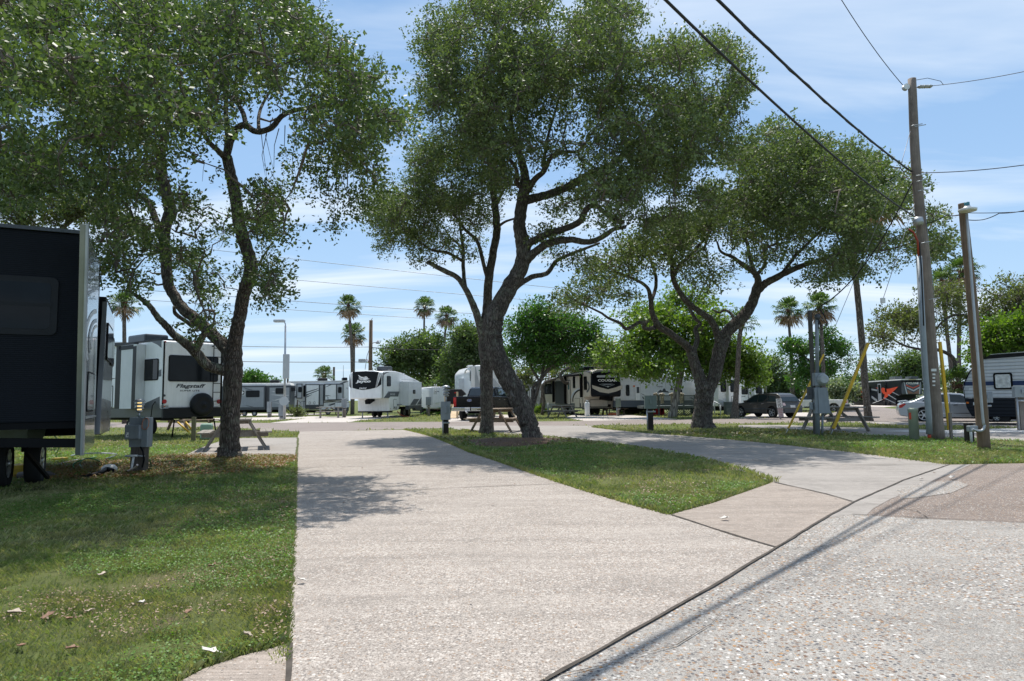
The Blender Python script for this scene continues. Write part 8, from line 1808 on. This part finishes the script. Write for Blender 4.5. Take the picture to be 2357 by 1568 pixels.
for k_ in range(4): wb.box((g.x + 2.2, g.y + 3, .25 + .22 * k_), (1.1, .35, .05)); 
wb.box((g.x + 1.68, g.y + 3, .5), (.05, .35, 1.0)); wb.box((g.x + 2.72, g.y + 3, .5), (.05, .35, 1.0)); tag(wb.build('white_steps', M_PVC, origin=(g.x + 2.2, g.y + 3, 0)), 'white steps seen between the pine ramp and the black pickup', 'steps')
g = G(1246 - 0, 960); 
g = G(1246, 963); oc = MB().lathe((P(1246, 963, 40).x, 40, 0), [(.2, 0), (.19, .05), (.12, .08), (.05, .7)], 14); 
gq = P(1124 + 122 * .0 + 28, 963, 46); tag(MB().lathe((gq.x, 46, 0), [(.2, 0), (.2, .04), (.12, .06), (.04, .6)], 14).build('traffic_cone', M_ORANGE, origin=(gq.x, 46, 0)), 'orange cone under the black pickup beside the leaning trunk', 'cone')

# ------------------------------------------------------------------ street light, far poles, fence
def street(label, name, x, yb, pts, Y_, cat):
    g = XY(x, Y_); return thing(name, label, cat, (g.x, g.y, 0))
K = crop(800, 1100, 1000, 2357); Ys = G(655, 965).y
t = street('tall slim grey street light with a curved arm and a box on its pole', 'street_light', 655, 965, None, Ys, 'street light')
MB().tube([P(*K(797, 1370), Ys), P(*K(800, 900), Ys), P(*K(806, 480), Ys)], [.11, .085, .07], 10).build('pole', M_STEEL, t); MB().tube(catmull([P(*K(a, b_), Ys) for a, b_ in ((806, 490), (804, 460), (792, 442), (770, 434))], [1] * 4, 5)[0], .045, 8).build('arm', M_STEEL, t)
MB().box(P(*K(748, 434), Ys), (.85, .4, .22)).build('lamp_head', M_GREYL, t, bevel=.06, seg=2); MB().box(P(*K(812, 862), Ys - .15), (.45, .25, 1.9)).build('control_box', M_GREYL, t, bevel=.03); MB().lathe(P(*K(790, 1190), Ys - .3), [(.35, 0), (.35, .05), (.3, .07)], 16, 'Y').build('dish', M_GREYL, t)
Yw = 72
t = street('wooden utility pole with two small lamps behind the white fifth wheel', 'utility_pole', 852, 940, None, Yw, 'utility pole')
MB().tube([P(*K(1602, 1345), Yw), P(*K(1606, 900), Yw), P(*K(1612, 428), Yw)], [.25, .21, .19], 12).build('pole', M_POLE2, t); MB().tube([P(*K(1612, 430), Yw), P(*K(1626, 405), Yw)], .05, 6).build('insulator', M_PVC, t)
MB().tube(catmull([P(*K(a, b_), Yw) for a, b_ in ((1615, 655), (1630, 642), (1655, 636), (1672, 634))], [1] * 4, 4)[0], .045, 6).build('arm', M_STEEL, t); MB().lathe(P(*K(1677, 640), Yw), [(.25, -.1), (.15, .1), (.08, .3)], 12).build('lamp_head', M_GREYL, t)
MB().tube([P(*K(1600, 860), Yw), P(*K(1580, 800), Yw), P(*K(1540, 806), Yw)], .04, 6).build('red_cable', MATS['red_copper_cable'], t); MB().box(P(*K(1527, 810), Yw), (.7, .35, .4)).build('lamp_box', M_GREYL, t, bevel=.04)
MB().tube([P(*K(1596, 700), Yw), P(*K(1575, 760), Yw), P(*K(1556, 892), Yw)], .03, 6).build('service_cable', M_WIREG, t)
for a, b0, Y_, r_, lab in ((520, 905, 130, .18, 'distant thin dark pole behind the grey trailer'), (829, 920, 120, .16, 'distant dark pole right of the street light'), (1263, 868, 95, .15, 'dark pole between the palms above the striped fifth wheel')):
    p0 = P(*K(a, b0), Y_); tag(MB().tube([(p0.x, Y_, 0), (p0.x, Y_, p0.z)], r_, 8).build('distant_pole', M_DARKPOST, origin=(p0.x, Y_, 0)), lab, 'pole')
p0 = P(*K(1352, 850), 90); tag(MB().tube([(p0.x, 90, 0), (p0.x, 90, p0.z * .6), (p0.x, 90, p0.z)], [.06, .05, .03], 6).build('antenna_mast', M_STEEL, origin=(p0.x, 90, 0)), 'thin grey antenna mast left of the dark nosed fifth wheel', 'mast')
# chain link fence behind the white pickup and the red and black fifth wheel
def wire_mat():
    mt, nt, b = newmat('chain_link'); g = objco(nt, (1, 1, 1), True, (0, math.radians(45), 0))
    w = N(nt, 'ShaderNodeTexChecker'); w.inputs['Scale'].default_value = 14; nt.links.new(g, w.inputs['Vector'])
    tr = nt.nodes.new('ShaderNodeBsdfTransparent'); ms = nt.nodes.new('ShaderNodeMixShader'); ms.inputs[0].default_value = .22
    b.inputs['Base Color'].default_value = (.4, .43, .42, 1); nt.links.new(tr.outputs[0], ms.inputs[1]); nt.links.new(b.outputs[0], ms.inputs[2]); nt.links.new(ms.outputs[0], nt.nodes['Material Output'].inputs[0]); return mt
A, B = XY(1700, 92), XY(2230, 100); f = Face(A, B); t = thing('chain_link_fence', 'long chain link fence behind the white pickup and black fifth wheel', 'fence', ((A + B) / 2))
MB().prism(f, rrect(0, 0, f.L, 1.62, 0), 0, .02).build('mesh', wire_mat(), t); MB().tube([f.W(0, 1.64, 0), f.W(f.L, 1.64, 0)], .035, 6).build('top_rail', M_STEEL, t)
for k_ in range(13): MB().tube([f.W(f.L * k_ / 12, 0, 0), f.W(f.L * k_ / 12, 1.65, 0)], .04, 6).build('post', M_STEEL, t)
bm_ = MB(); pv = [XY(1880, 104), XY(2330, 104), XY(2330, 125), XY(1880, 125)]
bm_.add([(pv[0].x, pv[0].y, 0), (pv[1].x, pv[1].y, 0), (pv[2].x, pv[2].y, 2.0), (pv[3].x, pv[3].y, 2.0), (pv[2].x, pv[2].y + 40, 2.0), (pv[3].x, pv[3].y + 40, 2.0)], [(0, 1, 2, 3), (3, 2, 4, 5)]); o = bm_.build('grass_bank', M_LAWN); o['kind'] = 'structure'
bl = Face(XY(1838, 100), XY(1880, 100)); o = MB(); tt = thing('shed', 'low tan shed beyond the fence between the pickup and the trees', 'shed', bl.A); plate(bl, [(0, 0), (bl.L, 0), (bl.L, 2.0), (0, 2.0)], -3, 0, 'wall', simple('tan_wall', (.36, .31, .24), .8), tt); plate(bl, [(-.2, 2.0), (bl.L + .2, 2.0), (bl.L / 2, 2.7)], -3.2, .1, 'roof', M_CHAR, tt)
# ------------------------------------------------------------------ overhead cables
def cable(label, pts, r_, mt=None, sag=0.0, twist=False, name='overhead_cable'):
    """pts: world points joined with a slight sag"""
    out = []
    for a, b_ in zip(pts[:-1], pts[1:]):
        a, b_ = Vector(a), Vector(b_); n = 26
        for k_ in range(n): t_ = k_ / n; q = a.lerp(b_, t_); q.z -= sag * 4 * t_ * (1 - t_); out.append(q)
    out.append(Vector(pts[-1])); b2 = MB()
    b2.tube(out, r_, 6)
    if twist: b2.tube([q + Vector((.0, .02 * math.sin(i * 1.7), .025 * math.cos(i * 1.7))) for i, q in enumerate(out)], r_ * .7, 5)
    o = b2.build(name, mt or M_WIRE, origin=out[0]); return tag(o, label, 'cable')
Yp = gp.y
def beyond(a, b_, k): a, b_ = Vector(a), Vector(b_); return b_ + (b_ - a) * k
def over(x, y, z):      # point on the ray through a pixel at height z
    d = ray(x, y); return CAM + d * ((z - CAMH) / d.z)
a = P(2098, 395, Yp); b_ = over(1652, 0, 7.68); cable('thick twisted overhead cable, upper of the two reaching the tall pole', [a, b_, beyond(a, b_, 2.6) + Vector((0, 0, 1.5))], .026, sag=.16, twist=True)
a = P(2104, 498, Yp); b_ = over(1532, 0, 6.52); cable('dark overhead cable, lower of the two crossing the right oak crown', [a, b_, beyond(a, b_, 2.4) + Vector((0, 0, 1.5))], .022, sag=.22)
a = P(2078, 196, Yp); b_ = over(1937, 0, 12.3); cable('thin overhead wire from the very top of the tall pole', [a, b_, beyond(a, b_, 4)], .011, sag=.12)
cable('thin wire running right from the insulators at the pole top', [P(2143, 198, Yp), P(2357, 165, 18.5), P(2700, 110, 15)], .010, sag=.04)
cable('looped jumper wire over the top of the tall pole', [P(2085, 200, Yp), P(2100, 186, Yp), P(2135, 180, Yp), P(2165, 187, Yp), P(2172, 196, Yp)], .009, sag=0)
cable('wire running right from the middle of the tall pole', [P(2122, 398, Yp), P(2357, 380, 19), P(2700, 352, 16)], .014, sag=.05)
cable('dark cable from the tall pole to the brown light pole', [P(2125, 516, Yp), P(2180, 495, 20), P(2216, 492, Yl)], .016, sag=.04)
cable('upper thin cable running right from the light pole', [P(2216, 490, Yl), P(2357, 487, 17.4), P(2700, 480, 14)], .009, sag=.02)
cable('lower drooping cable running right from the light pole', [P(2218, 505, Yl), P(2262, 506, 18), P(2300, 491, 17.6), P(2357, 485, 17), P(2700, 470, 14)], .012, sag=.02)
a = P(2100, 420, Yp); cable('dark service cable dropping from the tall pole to the meter post', [a, P(1889, 705, Ym)], .022, sag=.55)
# far lines over the park
for lab, y0, y1, Y_, r_ in (('highest faint power line across the middle gap in the trees', 556, 668, 150, .055), ('second power line from the top behind the palms', 618, 690, 140, .05), ('power line passing behind the tall palm head', 676, 722, 120, .05), ('power line passing the tip of the wooden pole', 700, 736, 118, .04),
                            ('power line meeting the wooden pole at its upper third', 790, 800, 74, .035), ('lowest dark power line left of the wooden pole', 826, 832, 74, .045)):
    x1 = 852 if Y_ == 74 else 1300
    if Y_ == 74: pts = [P(200, y0 - 6, Y_), P(850, (y0 + y1) / 2 + 4, Y_)]
    else: pts = [P(100, y0 - 26, Y_), P(1700, y1 + 40, Y_)]
    cable(lab, pts, r_, M_WIREG, sag=.25)
cable('twisted cable from the wooden pole to the right behind the trees', [P(852, 800, 72), P(1100, 802, 66), P(1400, 806, 60)], .045, sag=.2)
cable('lower cable from the wooden pole into the dark oak', [P(855, 832, 72), P(900, 842, 74), P(1100, 880, 80)], .035, sag=.1)
for i, (y0, y1) in enumerate(((780, 790), (808, 818), (838, 842))): cable(['upper', 'middle', 'lower'][i] + ' faint wire in the gap between the lime tree and the meter post', [P(1700, y0, 130), P(2060, y1, 130)], .035, M_WIREG, sag=.1)
